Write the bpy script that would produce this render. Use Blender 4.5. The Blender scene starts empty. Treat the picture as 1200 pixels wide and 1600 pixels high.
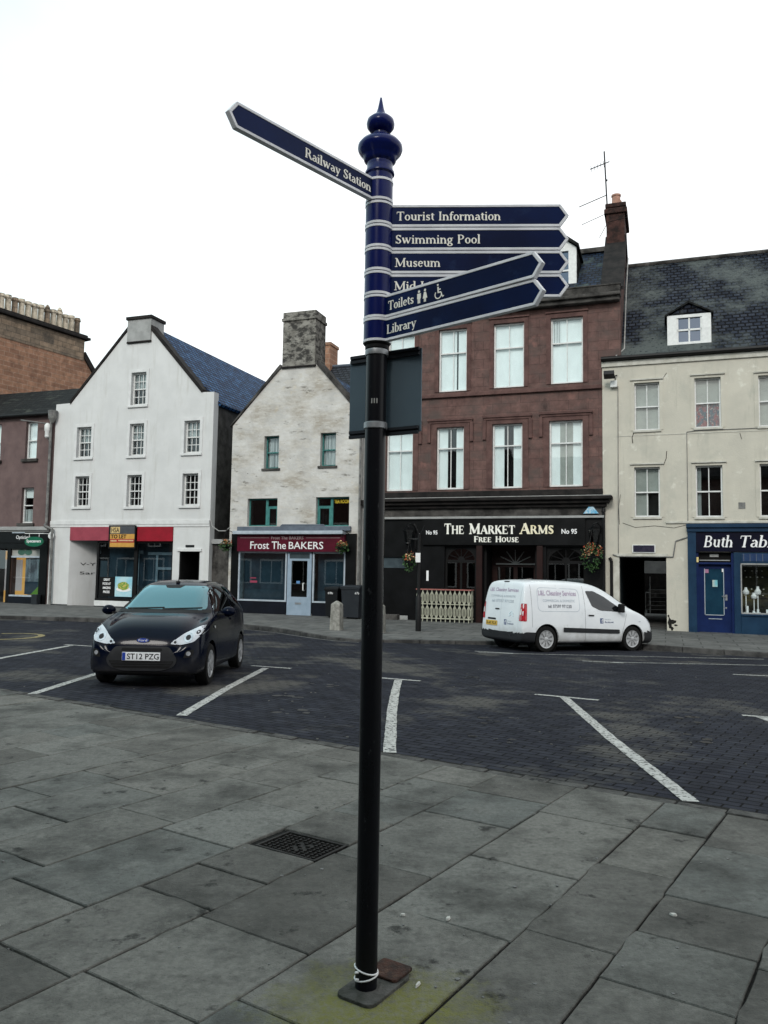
import bpy, bmesh, math, random
from mathutils import Vector, Matrix
from mathutils.bvhtree import BVHTree
from mathutils.geometry import tessellate_polygon
random.seed(7)
C = bpy.context.scene.collection
R = math.radians
# ------------------------------------------------------------------ camera
cam_d = bpy.data.cameras.new("camera"); cam = bpy.data.objects.new("camera", cam_d); C.objects.link(cam)
PITCH, ROLL, EYE = math.atan(94/1240), 0.016, 1.6
cam_d.sensor_fit = 'VERTICAL'; cam_d.sensor_height = 36; cam_d.lens = 36*1240/1600
cam_d.clip_start = .05; cam_d.clip_end = 3000
cam.matrix_world = Matrix.Translation((0, 0, EYE)) @ Matrix.Rotation(math.pi/2 + PITCH, 4, 'X') @ Matrix.Rotation(ROLL, 4, 'Z')
bpy.context.scene.camera = cam
# ------------------------------------------------------------------ world, sun, exposure
SUN_EL, SUN_ROT = R(34), R(200)
w = bpy.data.worlds.new("World"); bpy.context.scene.world = w; w.use_nodes = True
nt = w.node_tree; nt.nodes.clear()
def wn(t, **k):
    n = nt.nodes.new(t)
    for a, b in k.items(): setattr(n, a, b)
    return n
sky = wn('ShaderNodeTexSky', sky_type='NISHITA', sun_disc=False, sun_elevation=SUN_EL, sun_rotation=SUN_ROT, air_density=1.2, dust_density=2.5)
tcw = wn('ShaderNodeTexCoord'); mpw = wn('ShaderNodeMapping'); mpw.inputs['Scale'].default_value = (1.2, 1.2, 2.6)
nzw = wn('ShaderNodeTexNoise'); nzw.inputs['Scale'].default_value = 1.6; nzw.inputs['Detail'].default_value = 5
rmp = wn('ShaderNodeValToRGB'); rmp.color_ramp.elements[0].position = .34; rmp.color_ramp.elements[0].color = (.72, .72, .72, 1)
rmp.color_ramp.elements[1].position = .55; rmp.color_ramp.elements[1].color = (1, 1, 1, 1)
mixw = wn('ShaderNodeMixRGB'); mixw.inputs[2].default_value = (6.9, 7.35, 7.5, 1)
bgw = wn('ShaderNodeBackground'); bgw.inputs['Strength'].default_value = .1
outw = wn('ShaderNodeOutputWorld')
sxw = wn('ShaderNodeSeparateXYZ'); m1 = wn('ShaderNodeMath', operation='MULTIPLY_ADD'); m1.inputs[1].default_value = -1.3
m2 = wn('ShaderNodeMath', operation='MULTIPLY_ADD'); m2.inputs[1].default_value = .35; mr_ = wn('ShaderNodeMapRange'); mr_.inputs[1].default_value = .75; mr_.inputs[2].default_value = 1.25
tint = wn('ShaderNodeMixRGB'); tint.inputs[1].default_value = (7.1, 7.25, 7.25, 1); tint.inputs[2].default_value = (5.25, 6.75, 7.05, 1)
for a, b in ((tcw.outputs['Generated'], sxw.inputs[0]), (sxw.outputs[0], m1.inputs[0]), (sxw.outputs[2], m1.inputs[2]), (nzw.outputs['Fac'], m2.inputs[0]), (m1.outputs[0], m2.inputs[2]), (m2.outputs[0], mr_.inputs[0]), (mr_.outputs[0], tint.inputs[0]), (tint.outputs[0], mixw.inputs[2])):
    nt.links.new(a, b)
for a, b in ((tcw.outputs['Generated'], mpw.inputs[0]), (mpw.outputs[0], nzw.inputs['Vector']), (nzw.outputs['Fac'], rmp.inputs[0]),
             (rmp.outputs[0], mixw.inputs[0]), (sky.outputs[0], mixw.inputs[1]), (mixw.outputs[0], bgw.inputs[0]), (bgw.outputs[0], outw.inputs[0])):
    nt.links.new(a, b)
sun_d = bpy.data.lights.new("sun", 'SUN'); sun_d.energy = .85; sun_d.angle = R(14); sun_d.color = (1, .955, .90)
sun = bpy.data.objects.new("sun", sun_d); C.objects.link(sun)
sun.rotation_euler = (math.pi/2 - SUN_EL, 0, math.pi - SUN_ROT)   # light travels from behind the camera's left towards the frontages
sun.location = (0, -10, 30)
vs = bpy.context.scene.view_settings
vs.view_transform = 'Standard'; vs.look = 'None'; vs.exposure = 0.92; vs.gamma = 1
# ------------------------------------------------------------------ materials
def newmat(name):
    m = bpy.data.materials.new(name); m.use_nodes = True
    n = m.node_tree; b = n.nodes['Principled BSDF']
    return m, n, b
def add(n, t, **k):
    x = n.nodes.new(t)
    for a, b in k.items(): setattr(x, a, b)
    return x
def c4(c): return (c[0], c[1], c[2], 1)
MCACHE = {}
def pm(name, c1, c2=None, scale=4, rough=.6, metal=0, bump=0, bscale=60, coat=0, spec=.2, lo=.38, hi=.62, detail=6, stretch=(1, 1, 1), spots=None, rvar=0):
    """noise-varied painted / rendered / stone surface"""
    m, n, b = newmat(name); L = n.links.new
    b.inputs['Roughness'].default_value = rough; b.inputs['Metallic'].default_value = metal
    b.inputs['Specular IOR Level'].default_value = spec; b.inputs['Coat Weight'].default_value = coat
    tc = add(n, 'ShaderNodeTexCoord'); mp = add(n, 'ShaderNodeMapping'); mp.inputs['Scale'].default_value = stretch
    L(tc.outputs['Object'], mp.inputs[0])
    c2 = c2 or tuple(x*.82 for x in c1)
    if max(c1) < .06: c1 = tuple(x*.5 for x in c1); c2 = tuple(x*.5 for x in c2); spec = min(spec, .12) if spec == .2 else spec
    nz = add(n, 'ShaderNodeTexNoise'); nz.inputs['Scale'].default_value = scale; nz.inputs['Detail'].default_value = detail; nz.inputs['Roughness'].default_value = .6
    L(mp.outputs[0], nz.inputs['Vector'])
    r = add(n, 'ShaderNodeValToRGB'); r.color_ramp.elements[0].position = lo; r.color_ramp.elements[1].position = hi
    r.color_ramp.elements[0].color = c4(c2); r.color_ramp.elements[1].color = c4(c1)
    L(nz.outputs['Fac'], r.inputs[0]); col = r.outputs[0]
    for sp in (spots or []):   # (color, scale, lo, hi, stretch)
        mp2 = add(n, 'ShaderNodeMapping'); mp2.inputs['Scale'].default_value = sp[4]; mp2.inputs['Location'].default_value = (sp[1]*3.1, 1.7, sp[2]*9)
        L(tc.outputs['Object'], mp2.inputs[0])
        z = add(n, 'ShaderNodeTexNoise'); z.inputs['Scale'].default_value = sp[1]; z.inputs['Detail'].default_value = 9; z.inputs['Roughness'].default_value = .65
        L(mp2.outputs[0], z.inputs['Vector'])
        q = add(n, 'ShaderNodeMapRange'); q.inputs[1].default_value = sp[2]; q.inputs[2].default_value = sp[3]
        L(z.outputs['Fac'], q.inputs[0])
        mx = add(n, 'ShaderNodeMixRGB'); mx.inputs[2].default_value = c4(sp[0])
        L(q.outputs[0], mx.inputs[0]); L(col, mx.inputs[1]); col = mx.outputs[0]
    L(col, b.inputs['Base Color'])
    if bump:
        z = add(n, 'ShaderNodeTexNoise'); z.inputs['Scale'].default_value = bscale; z.inputs['Detail'].default_value = 4
        L(tc.outputs['Object'], z.inputs['Vector'])
        bp = add(n, 'ShaderNodeBump'); bp.inputs['Strength'].default_value = bump; bp.inputs['Distance'].default_value = .02
        L(z.outputs['Fac'], bp.inputs['Height']); L(bp.outputs[0], b.inputs['Normal'])
    if rvar:
        q = add(n, 'ShaderNodeMapRange'); q.inputs[3].default_value = rough-rvar; q.inputs[4].default_value = rough+rvar
        L(nz.outputs['Fac'], q.inputs[0]); L(q.outputs[0], b.inputs['Roughness'])
    return m
def brick(name, c1, c2, mortar, bw, bh, ms, axis='xz', rough=.85, bump=.5, rot=0, patch=None, spots=None, warp=.0, spec=.3, loc=(0, 0, 0), smooth=.1, bias=0, offset=.5):
    """masonry / slate / setts: axis picks the two object axes that carry the pattern"""
    m, n, b = newmat(name); L = n.links.new
    b.inputs['Roughness'].default_value = rough; b.inputs['Specular IOR Level'].default_value = spec
    tc = add(n, 'ShaderNodeTexCoord'); sp = add(n, 'ShaderNodeSeparateXYZ'); cb = add(n, 'ShaderNodeCombineXYZ')
    src = tc.outputs['Object']
    if warp:
        wz = add(n, 'ShaderNodeTexNoise'); wz.inputs['Scale'].default_value = 1.3; wz.inputs['Detail'].default_value = 3
        L(src, wz.inputs['Vector'])
        vm = add(n, 'ShaderNodeVectorMath', operation='MULTIPLY_ADD'); vm.inputs[1].default_value = (warp,)*3
        L(wz.outputs['Color'], vm.inputs[0]); L(src, vm.inputs[2]); src2 = vm.outputs[0]
    else: src2 = src
    L(src2, sp.inputs[0]); L(sp.outputs['XYZ'.index(axis[0].upper())], cb.inputs[0]); L(sp.outputs['XYZ'.index(axis[1].upper())], cb.inputs[1])
    mp = add(n, 'ShaderNodeMapping'); mp.inputs['Rotation'].default_value = (0, 0, rot); mp.inputs['Location'].default_value = loc
    L(cb.outputs[0], mp.inputs[0])
    br = add(n, 'ShaderNodeTexBrick'); br.offset = offset
    br.inputs['Color1'].default_value = c4(c1); br.inputs['Color2'].default_value = c4(c2); br.inputs['Mortar'].default_value = c4(mortar)
    br.inputs['Scale'].default_value = 1; br.inputs['Mortar Size'].default_value = ms; br.inputs['Mortar Smooth'].default_value = smooth
    br.inputs['Brick Width'].default_value = bw; br.inputs['Row Height'].default_value = bh; br.inputs['Bias'].default_value = bias
    L(mp.outputs[0], br.inputs['Vector']); col = br.outputs['Color']
    nz = add(n, 'ShaderNodeTexNoise'); nz.inputs['Scale'].default_value = 3; nz.inputs['Detail'].default_value = 8; nz.inputs['Roughness'].default_value = .65
    L(src, nz.inputs['Vector'])
    q = add(n, 'ShaderNodeMapRange'); q.inputs[1].default_value = .3; q.inputs[2].default_value = .7; q.inputs[3].default_value = .62; q.inputs[4].default_value = 1.35
    L(nz.outputs['Fac'], q.inputs[0])
    mu = add(n, 'ShaderNodeMixRGB', blend_type='MULTIPLY'); mu.inputs[0].default_value = 1
    L(col, mu.inputs[1]); L(q.outputs[0], mu.inputs[2]); col = mu.outputs[0]
    for s in (spots or []):
        mp2 = add(n, 'ShaderNodeMapping'); mp2.inputs['Scale'].default_value = s[4]; mp2.inputs['Location'].default_value = (s[1]*2.7, 3.1, s[2]*7)
        L(src, mp2.inputs[0])
        z = add(n, 'ShaderNodeTexNoise'); z.inputs['Scale'].default_value = s[1]; z.inputs['Detail'].default_value = 9; z.inputs['Roughness'].default_value = .65
        L(mp2.outputs[0], z.inputs['Vector'])
        q2 = add(n, 'ShaderNodeMapRange'); q2.inputs[1].default_value = s[2]; q2.inputs[2].default_value = s[3]
        L(z.outputs['Fac'], q2.inputs[0])
        mx = add(n, 'ShaderNodeMixRGB'); mx.inputs[2].default_value = c4(s[0])
        L(q2.outputs[0], mx.inputs[0]); L(col, mx.inputs[1]); col = mx.outputs[0]
    L(col, b.inputs['Base Color'])
    mm = add(n, 'ShaderNodeMath', operation='MULTIPLY_ADD'); mm.inputs[1].default_value = -1
    L(br.outputs['Fac'], mm.inputs[0]); L(nz.outputs['Fac'], mm.inputs[2])
    bp = add(n, 'ShaderNodeBump'); bp.inputs['Strength'].default_value = bump; bp.inputs['Distance'].default_value = .02
    L(mm.outputs[0], bp.inputs['Height']); L(bp.outputs[0], b.inputs['Normal'])
    return m
def glassmat(name, tint=(.9, .95, .95), refl=.06, through=1.0, rough=.01, gl=(1, 1, 1), fmul=1.3):
    m = bpy.data.materials.new(name); m.use_nodes = True; n = m.node_tree; n.nodes.clear(); L = n.links.new
    o = add(n, 'ShaderNodeOutputMaterial'); mx = add(n, 'ShaderNodeMixShader'); tr = add(n, 'ShaderNodeBsdfTransparent'); g = add(n, 'ShaderNodeBsdfGlossy')
    tr.inputs[0].default_value = c4(tuple(t*through for t in tint)); g.inputs['Roughness'].default_value = rough; g.inputs[0].default_value = c4(gl)
    tc = add(n, 'ShaderNodeTexCoord'); nz = add(n, 'ShaderNodeTexNoise'); nz.inputs['Scale'].default_value = 1.1
    bp = add(n, 'ShaderNodeBump'); bp.inputs['Strength'].default_value = .004; bp.inputs['Distance'].default_value = .1
    L(tc.outputs['Object'], nz.inputs['Vector']); L(nz.outputs['Fac'], bp.inputs['Height']); L(bp.outputs[0], g.inputs['Normal'])
    fr = add(n, 'ShaderNodeFresnel'); fr.inputs[0].default_value = 1.45
    ma = add(n, 'ShaderNodeMath', operation='MULTIPLY_ADD'); ma.inputs[1].default_value = fmul; ma.inputs[2].default_value = refl; ma.use_clamp = True
    ge = add(n, 'ShaderNodeNewGeometry'); iv = add(n, 'ShaderNodeMath', operation='SUBTRACT'); iv.inputs[0].default_value = 1; mb_ = add(n, 'ShaderNodeMath', operation='MULTIPLY')
    L(ge.outputs['Backfacing'], iv.inputs[1]); L(iv.outputs[0], mb_.inputs[0]); L(ma.outputs[0], mb_.inputs[1])   # the far side of the pane only transmits
    L(fr.outputs[0], ma.inputs[0]); L(mb_.outputs[0], mx.inputs[0]); L(tr.outputs[0], mx.inputs[1]); L(g.outputs[0], mx.inputs[2]); L(mx.outputs[0], o.inputs[0])
    return m
def emat(name, c, s):
    m, n, b = newmat(name); b.inputs['Base Color'].default_value = c4(c); b.inputs['Emission Color'].default_value = c4(c); b.inputs['Emission Strength'].default_value = s
    return m
G3 = lambda v: (v, v, v)
M = {}
# ------------------------------------------------------------------ geometry helpers (street frame t along the frontages, s away from the camera, z up)
TH = R(19.5); CT, ST = math.cos(TH), math.sin(TH)
def W2(t, s): return (t*CT + s*ST, -t*ST + s*CT)
def TS(x, y): return (x*CT - y*ST, x*ST + y*CT)
ORG = {}
def setp(o, label=None, cat=None, group=None, kind=None):
    if label: o['label'] = label
    if cat: o['category'] = cat
    if group: o['group'] = group
    if kind: o['kind'] = kind
    return o
def empty(name, label, cat, loc=(0, 0, 0), rz=0, group=None, org=None):
    o = bpy.data.objects.new(name, None); C.objects.link(o); o.empty_display_size = .2
    o.location = loc; o.rotation_euler = (0, 0, rz); ORG[o.name] = Vector(org or (0, 0, 0))
    return setp(o, label, cat, group)
def sroot(name, label, cat, t, s, z, group=None):
    x, y = W2(t, s)
    return empty(name, label, cat, (x, y, z), -TH, group, (t, s, z))
class MB:
    def __init__(s): s.v = []; s.f = []
    def add(s, vs, fs):
        k = len(s.v); s.v += [tuple(v) for v in vs]; s.f += [tuple(i+k for i in f) for f in fs]; return s
    def box(s, x0, x1, y0, y1, z0, z1):
        return s.add([(x0, y0, z0), (x1, y0, z0), (x1, y1, z0), (x0, y1, z0), (x0, y0, z1), (x1, y0, z1), (x1, y1, z1), (x0, y1, z1)],
                     [(0, 3, 2, 1), (4, 5, 6, 7), (0, 1, 5, 4), (1, 2, 6, 5), (2, 3, 7, 6), (3, 0, 4, 7)])
    def obox(s, c, ax, ay, az):   # oriented box: centre and three half-axis vectors
        c, ax, ay, az = map(Vector, (c, ax, ay, az)); V = []
        for k in (-1, 1):
            for (i, j) in ((-1, -1), (1, -1), (1, 1), (-1, 1)): V.append(c + ax*i + ay*j + az*k)
        return s.add(V, [(0, 3, 2, 1), (4, 5, 6, 7), (0, 1, 5, 4), (1, 2, 6, 5), (2, 3, 7, 6), (3, 0, 4, 7)])
    def prism(s, pts, y0, y1, holes=()):   # polygon in (x,z), extruded along y; holes are rectangles
        loops = [[Vector((p[0], p[1], 0)) for p in pts]]
        hl = [[(a, c), (b, c), (b, d), (a, d)] for (a, b, c, d) in holes]
        loops += [[Vector((p[0], p[1], 0)) for p in h] for h in hl]
        flat = [p for l in loops for p in l]; tr = tessellate_polygon(loops); N = len(flat)
        V = [(p.x, y0, p.y) for p in flat] + [(p.x, y1, p.y) for p in flat]
        F = []
        for a, b, c in tr:
            cr = (flat[b]-flat[a]).cross(flat[c]-flat[a]).z
            if cr < 0: b, c = c, b
            F.append((a, b, c)); F.append((a+N, c+N, b+N))
        k = 0
        for l in loops:
            n = len(l)
            for i in range(n): F.append((k+i, k+(i+1) % n, k+(i+1) % n+N, k+i+N))
            k += n
        return s.add(V, F)
    def poly3(s, bottom, top):  # prism between two equal loops
        n = len(bottom)
        return s.add(list(bottom)+list(top), [tuple(range(n-1, -1, -1)), tuple(range(n, 2*n))] + [(i, (i+1) % n, (i+1) % n+n, i+n) for i in range(n)])
    def cyl(s, p0, p1, r0, r1=None, n=16, cap=True):
        r1 = r0 if r1 is None else r1
        p0, p1 = Vector(p0), Vector(p1); d = (p1-p0).normalized(); u = d.orthogonal().normalized(); w_ = d.cross(u)
        V = []
        for p, r in ((p0, r0), (p1, r1)):
            for i in range(n):
                a = 2*math.pi*i/n; V.append(p + (u*math.cos(a) + w_*math.sin(a))*r)
        F = [(i, (i+1) % n, (i+1) % n+n, i+n) for i in range(n)]
        if cap: F += [tuple(range(n-1, -1, -1)), tuple(range(n, 2*n))]
        return s.add(V, F)
    def tube(s, pts, r, n=8):
        for a, b in zip(pts[:-1], pts[1:]): s.cyl(a, b, r, n=n)
        return s
    def lathe(s, c, prof, n=32, axis='z'):  # prof: (radius, height)
        V = []; F = []; m = len(prof)
        for r, h in prof:
            for i in range(n):
                a = 2*math.pi*i/n; x, y = r*math.cos(a), r*math.sin(a)
                V.append({'z': (c[0]+x, c[1]+y, c[2]+h), 'y': (c[0]+x, c[1]+h, c[2]+y), 'x': (c[0]+h, c[1]+x, c[2]+y)}[axis])
        for k in range(m-1):
            for i in range(n): F.append((k*n+i, k*n+(i+1) % n, (k+1)*n+(i+1) % n, (k+1)*n+i))
        F += [tuple(range(n-1, -1, -1)), tuple((m-1)*n+i for i in range(n))]
        return s.add(V, F)
    def sphere(s, c, r, n=12, sc=(1, 1, 1)):
        m = n//2+1
        s.lathe(c, [(max(1e-4, r*math.sin(math.pi*k/m)), -r*math.cos(math.pi*k/m)*sc[2]) for k in range(m+1)], n)
        return s
    def build(s, name, mat, parent=None, smooth=False, bevel=0, label=None, cat=None, group=None, kind=None, seg=2, angle=35, rec=True):
        o0 = ORG.get(parent.name, Vector((0, 0, 0))) if parent else Vector((0, 0, 0))
        me = bpy.data.meshes.new(name); me.from_pydata([Vector(v)-o0 for v in s.v], [], s.f)
        if rec:
            bm = bmesh.new(); bm.from_mesh(me); bmesh.ops.recalc_face_normals(bm, faces=bm.faces); bm.to_mesh(me); bm.free()
        if smooth:
            me.shade_smooth()
            me.set_sharp_from_angle(angle=R(angle))
        me.materials.append(mat)
        o = bpy.data.objects.new(name, me); C.objects.link(o)
        if parent: o.parent = parent
        ORG[o.name] = o0
        if bevel:
            b = o.modifiers.new('bevel', 'BEVEL'); b.width = bevel; b.segments = seg; b.limit_method = 'ANGLE'; b.angle_limit = R(40)
        return setp(o, label, cat, group, kind)
    def thing(s, name, mat, label, cat, t, sdepth, z, group=None, **k):   # top-level single mesh in the street frame
        x, y = W2(t, sdepth); ORG['_tmp'] = Vector((t, sdepth, z))
        o0 = ORG['_tmp']; s.v = [tuple(Vector(v)-o0) for v in s.v]
        o = s.build(name, mat, None, **k); o.location = (x, y, z); o.rotation_euler = (0, 0, -TH); ORG[o.name] = o0
        return setp(o, label, cat, group)
# ------------------------------------------------------------------ lettering
def arc(cx, cy, rx, ry, a0, a1): return ('a', cx, cy, rx, ry, a0, a1)
def sf(x, y, w=.1): return ('h', x-w, x+w, y)
GL = {
 'a': (.44, [('v', .33, .04, .33), arc(.20, .32, .13, .125, 0, 155), arc(.18, .13, .13, .12, 70, 290), ('l', .2, .25, .33, .28, .035), ('l', .2, .01, .33, .09, .035), ('l', .33, .05, .42, .015, .045)]),
 'b': (.48, [('v', .10, .0, .72), sf(.06, .71, .06), arc(.25, .23, .17, .225, -90, 90), ('l', .10, .38, .25, .455, .04), ('l', .1, .06, .25, .005, .04)]),
 'd': (.50, [('v', .37, .02, .72), sf(.33, .71, .06), arc(.22, .23, .17, .225, 90, 270), ('l', .37, .38, .22, .455, .04), ('l', .37, .06, .22, .005, .04), sf(.41, .02, .05)]),
 'e': (.43, [arc(.22, .23, .17, .225, 20, 320), ('l', .06, .26, .38, .26, .04), arc(.22, .27, .17, .185, 0, 60)]),
 'f': (.30, [('v', .13, .02, .56), sf(.13, .02), ('h', .03, .28, .45), arc(.23, .57, .10, .13, 30, 180)]),
 'g': (.47, [arc(.21, .29, .15, .165, 0, 360), arc(.22, -.08, .18, .125, 0, 360), ('l', .12, .16, .1, .06, .045), ('l', .1, .06, .33, .03, .06), ('l', .33, .42, .45, .45, .045)]),
 'h': (.52, [('v', .11, .02, .72), sf(.07, .71, .06), sf(.11, .02), ('v', .40, .02, .30), sf(.40, .02), arc(.26, .30, .14, .15, 0, 150)]),
 'i': (.25, [('v', .12, .02, .45), sf(.08, .44, .06), sf(.12, .02), ('d', .12, .62, .055)]),
 'k': (.50, [('v', .11, .02, .72), sf(.07, .71, .06), sf(.11, .02), ('l', .13, .2, .38, .43, .04), ('l', .22, .28, .42, .02, .085), sf(.38, .44, .08), sf(.42, .02, .08)]),
 'l': (.25, [('v', .12, .02, .72), sf(.08, .71, .06), sf(.12, .02)]),
 'm': (.80, [('v', .11, .02, .45), sf(.07, .44, .06), sf(.11, .02), ('v', .39, .02, .30), sf(.39, .02, .08), ('v', .67, .02, .30), sf(.67, .02), arc(.25, .30, .14, .15, 0, 150), arc(.53, .30, .14, .15, 0, 150)]),
 'n': (.52, [('v', .11, .02, .45), sf(.07, .44, .06), sf(.11, .02), ('v', .40, .02, .30), sf(.40, .02), arc(.26, .30, .14, .15, 0, 150)]),
 'o': (.46, [arc(.23, .23, .18, .225, 0, 360)]),
 'r': (.37, [('v', .11, .02, .45), sf(.07, .44, .06), sf(.11, .02), arc(.25, .30, .13, .14, 60, 150), ('d', .31, .39, .05)]),
 's': (.38, [arc(.19, .34, .12, .11, 20, 240), arc(.19, .12, .13, .115, -160, 60), ('l', .12, .27, .27, .19, .08), ('v2', .32, .33, .44, .03), ('v2', .06, .02, .13, .03)]),
 't': (.30, [('v', .14, .1, .58), ('h', .03, .28, .45), arc(.23, .12, .09, .11, 180, 300)]),
 'u': (.52, [('v', .12, .14, .45), sf(.08, .44, .06), ('v', .39, .02, .45), sf(.35, .44, .06), sf(.43, .02, .05), arc(.255, .15, .135, .14, 180, 330)]),
 'w': (.72, [('l', .08, .45, .22, .02, .085), ('l', .22, .02, .35, .42, .04), ('l', .33, .45, .48, .02, .085), ('l', .48, .02, .63, .45, .04), sf(.09, .45, .08), sf(.34, .45, .08), sf(.63, .45, .07)]),
 'y': (.47, [('l', .09, .45, .25, .03, .085), ('l', .41, .45, .2, -.15, .04), sf(.09, .45, .08), sf(.40, .45, .08), ('d', .15, -.16, .05)]),
 'A': (.70, [('l', .08, .02, .34, .68, .04), ('l', .34, .70, .60, .02, .1), ('h', .18, .5, .24), sf(.08, .02), sf(.60, .02, .1)]),
 'B': (.60, [('v', .13, .02, .68), arc(.30, .52, .17, .165, -90, 90), arc(.32, .18, .2, .18, -90, 90), ('h', .04, .32, .68), ('h', .1, .34, .355), ('h', .04, .34, .02)]),
 'E': (.60, [('v', .14, .02, .68), ('h', .05, .50, .68), ('h', .05, .52, .02), ('h', .14, .40, .36), ('v2', .50, .55, .69, .035), ('v2', .52, .02, .17, .035), ('v2', .40, .28, .44, .03)]),
 'F': (.55, [('v', .14, .02, .68), sf(.14, .02), ('h', .05, .50, .68), ('h', .14, .40, .36), ('v2', .50, .53, .69, .035), ('v2', .40, .28, .44, .03)]),
 'H': (.72, [('v', .14, .02, .68), ('v', .58, .02, .68), sf(.14, .02), sf(.58, .02), sf(.14, .68), sf(.58, .68), ('h', .14, .58, .36)]),
 'I': (.32, [('v', .16, .02, .68), sf(.16, .02), sf(.16, .68)]),
 'K': (.66, [('v', .14, .02, .68), sf(.14, .02), sf(.14, .68), ('l', .16, .30, .52, .67, .045), ('l', .28, .40, .58, .02, .1), sf(.53, .68, .08), sf(.59, .02, .08)]),
 'L': (.56, [('v', .14, .02, .68), sf(.14, .68), ('h', .05, .50, .02), ('v2', .50, .02, .18, .035)]),
 'M': (.86, [('v', .14, .02, .68, .5), ('v', .72, .02, .68), ('l', .14, .68, .43, .06, .09), ('l', .43, .06, .72, .68, .04), sf(.12, .02), sf(.72, .02), sf(.10, .68, .07), sf(.76, .68, .07)]),
 'O': (.72, [arc(.36, .35, .29, .345, 0, 360)]),
 'P': (.56, [('v', .14, .02, .68), sf(.14, .02), ('h', .05, .32, .68), arc(.31, .51, .17, .17, -90, 90), ('h', .14, .32, .34)]),
 'R': (.64, [('v', .14, .02, .68), sf(.14, .02), ('h', .05, .32, .68), arc(.31, .52, .17, .165, -90, 90), ('h', .14, .34, .355), ('l', .33, .36, .55, .02, .09), sf(.58, .02, .07)]),
 'S': (.50, [arc(.25, .52, .16, .165, 20, 250), arc(.25, .18, .175, .175, -160, 70), ('l', .14, .42, .36, .28, .1), ('v2', .42, .50, .68, .035), ('v2', .07, .02, .2, .035)]),
 'T': (.62, [('v', .31, .02, .68), sf(.31, .02), ('h', .05, .57, .68), ('v2', .05, .52, .69, .035), ('v2', .57, .52, .69, .035)]),
 'U': (.70, [('v', .14, .25, .68), ('v', .56, .25, .68, .6), sf(.14, .68), sf(.56, .68), arc(.35, .25, .21, .24, 180, 360)]),
 ' ': (.28, []),
}
def serif_polys(text, T=.085, h=.038, shear=0, small=1.0):
    """list of quads / polygons (x,y) and total width; small<1 draws capitals after the first of a word smaller"""
    out = []; x0 = 0
    first = True
    for ch in text:
        k = 1.0 if (first or small == 1.0) else small
        first = ch == ' '
        adv, ops = GL[ch]
        def q(pts): out.append([(x0 + (x+shear*y)*k, y*k) for x, y in pts])
        for op in ops:
            if op[0] == 'v':
                tw = T*(op[4] if len(op) > 4 else 1)/2; q([(op[1]-tw, op[2]), (op[1]+tw, op[2]), (op[1]+tw, op[3]), (op[1]-tw, op[3])])
            elif op[0] == 'v2': q([(op[1]-op[4]/2, op[2]), (op[1]+op[4]/2, op[2]), (op[1]+op[4]/2, op[3]), (op[1]-op[4]/2, op[3])])
            elif op[0] == 'h': q([(op[1], op[3]-h/2), (op[2], op[3]-h/2), (op[2], op[3]+h/2), (op[1], op[3]+h/2)])
            elif op[0] == 'l':
                a, b = Vector(op[1:3]), Vector(op[3:5]); d = (b-a).normalized(); nn = Vector((-d.y, d.x))*(max(op[5], h)*(T/.085 if op[5] > .06 else 1)/2)
                q([tuple(a-nn), tuple(b-nn), tuple(b+nn), tuple(a+nn)])
            elif op[0] == 'd': q([(op[1]+op[3]*math.cos(i*math.pi/5), op[2]+op[3]*math.sin(i*math.pi/5)) for i in range(10)])
            elif op[0] == 'a':
                _, cx, cy, rx, ry, a0, a1 = op; N = max(4, int(abs(a1-a0)/18)); pr = None
                for i in range(N+1):
                    a = R(a0+(a1-a0)*i/N); th = h + (T-h)*abs(math.cos(a))**1.3
                    ca, sa = math.cos(a), math.sin(a); dx, dy = ca, sa
                    po, pi_ = (cx+rx*ca+dx*th*.25, cy+ry*sa+dy*th*.2), (cx+rx*ca-dx*th*.75, cy+ry*sa-dy*th*.75)
                    if pr: q([pr[1], pr[0], po, pi_])
                    pr = (po, pi_)
        x0 += adv*k
    return out, x0
def put_serif(mb, text, x0, x1, y0, caph, place, T=.085, h=.038, shear=0, small=1.0, th=.002):
    """place(x, y, d) -> point; d = height above the face"""
    P, wd = serif_polys(text, T, h, shear, small); sx = (x1-x0)/wd; sy = caph/.7
    for i, pl in enumerate(P):
        e = th + (i % 7)*th*.06
        pts = [(x0+a*sx, y0+b*sy) for a, b in pl]
        ar = sum(pts[k][0]*pts[(k+1) % len(pts)][1]-pts[(k+1) % len(pts)][0]*pts[k][1] for k in range(len(pts)))
        if ar < 0: pts.reverse()
        mb.poly3([place(a, b, 0) for a, b in pts], [place(a, b, e) for a, b in pts])
def put_sans(mb, text, x0, x1, y0, y1, place, th=.002, bold=0.0, track=1.0):
    cu = bpy.data.curves.new('tmp', 'FONT'); cu.body = text; cu.size = 1; cu.extrude = .5; cu.offset = bold; cu.space_character = track; cu.resolution_u = 3
    ob = bpy.data.objects.new('tmp', cu); C.objects.link(ob); bpy.context.view_layer.update()
    ev = ob.evaluated_get(bpy.context.evaluated_depsgraph_get()); me = ev.to_mesh()
    V = [v.co.copy() for v in me.vertices]; F = [tuple(p.vertices) for p in me.polygons]; ev.to_mesh_clear()
    bpy.data.objects.remove(ob); bpy.data.curves.remove(cu)
    if not V: return
    ax, bx = min(v.x for v in V), max(v.x for v in V); ay, by = min(v.y for v in V), max(v.y for v in V)
    mb.add([place(x0+(v.x-ax)/(bx-ax)*(x1-x0), y0+(v.y-ay)/(by-ay)*(y1-y0), (v.z+.5)*th) for v in V], F)
def on_wall(s): return lambda x, y, d: (x, s-d, y)
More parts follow.
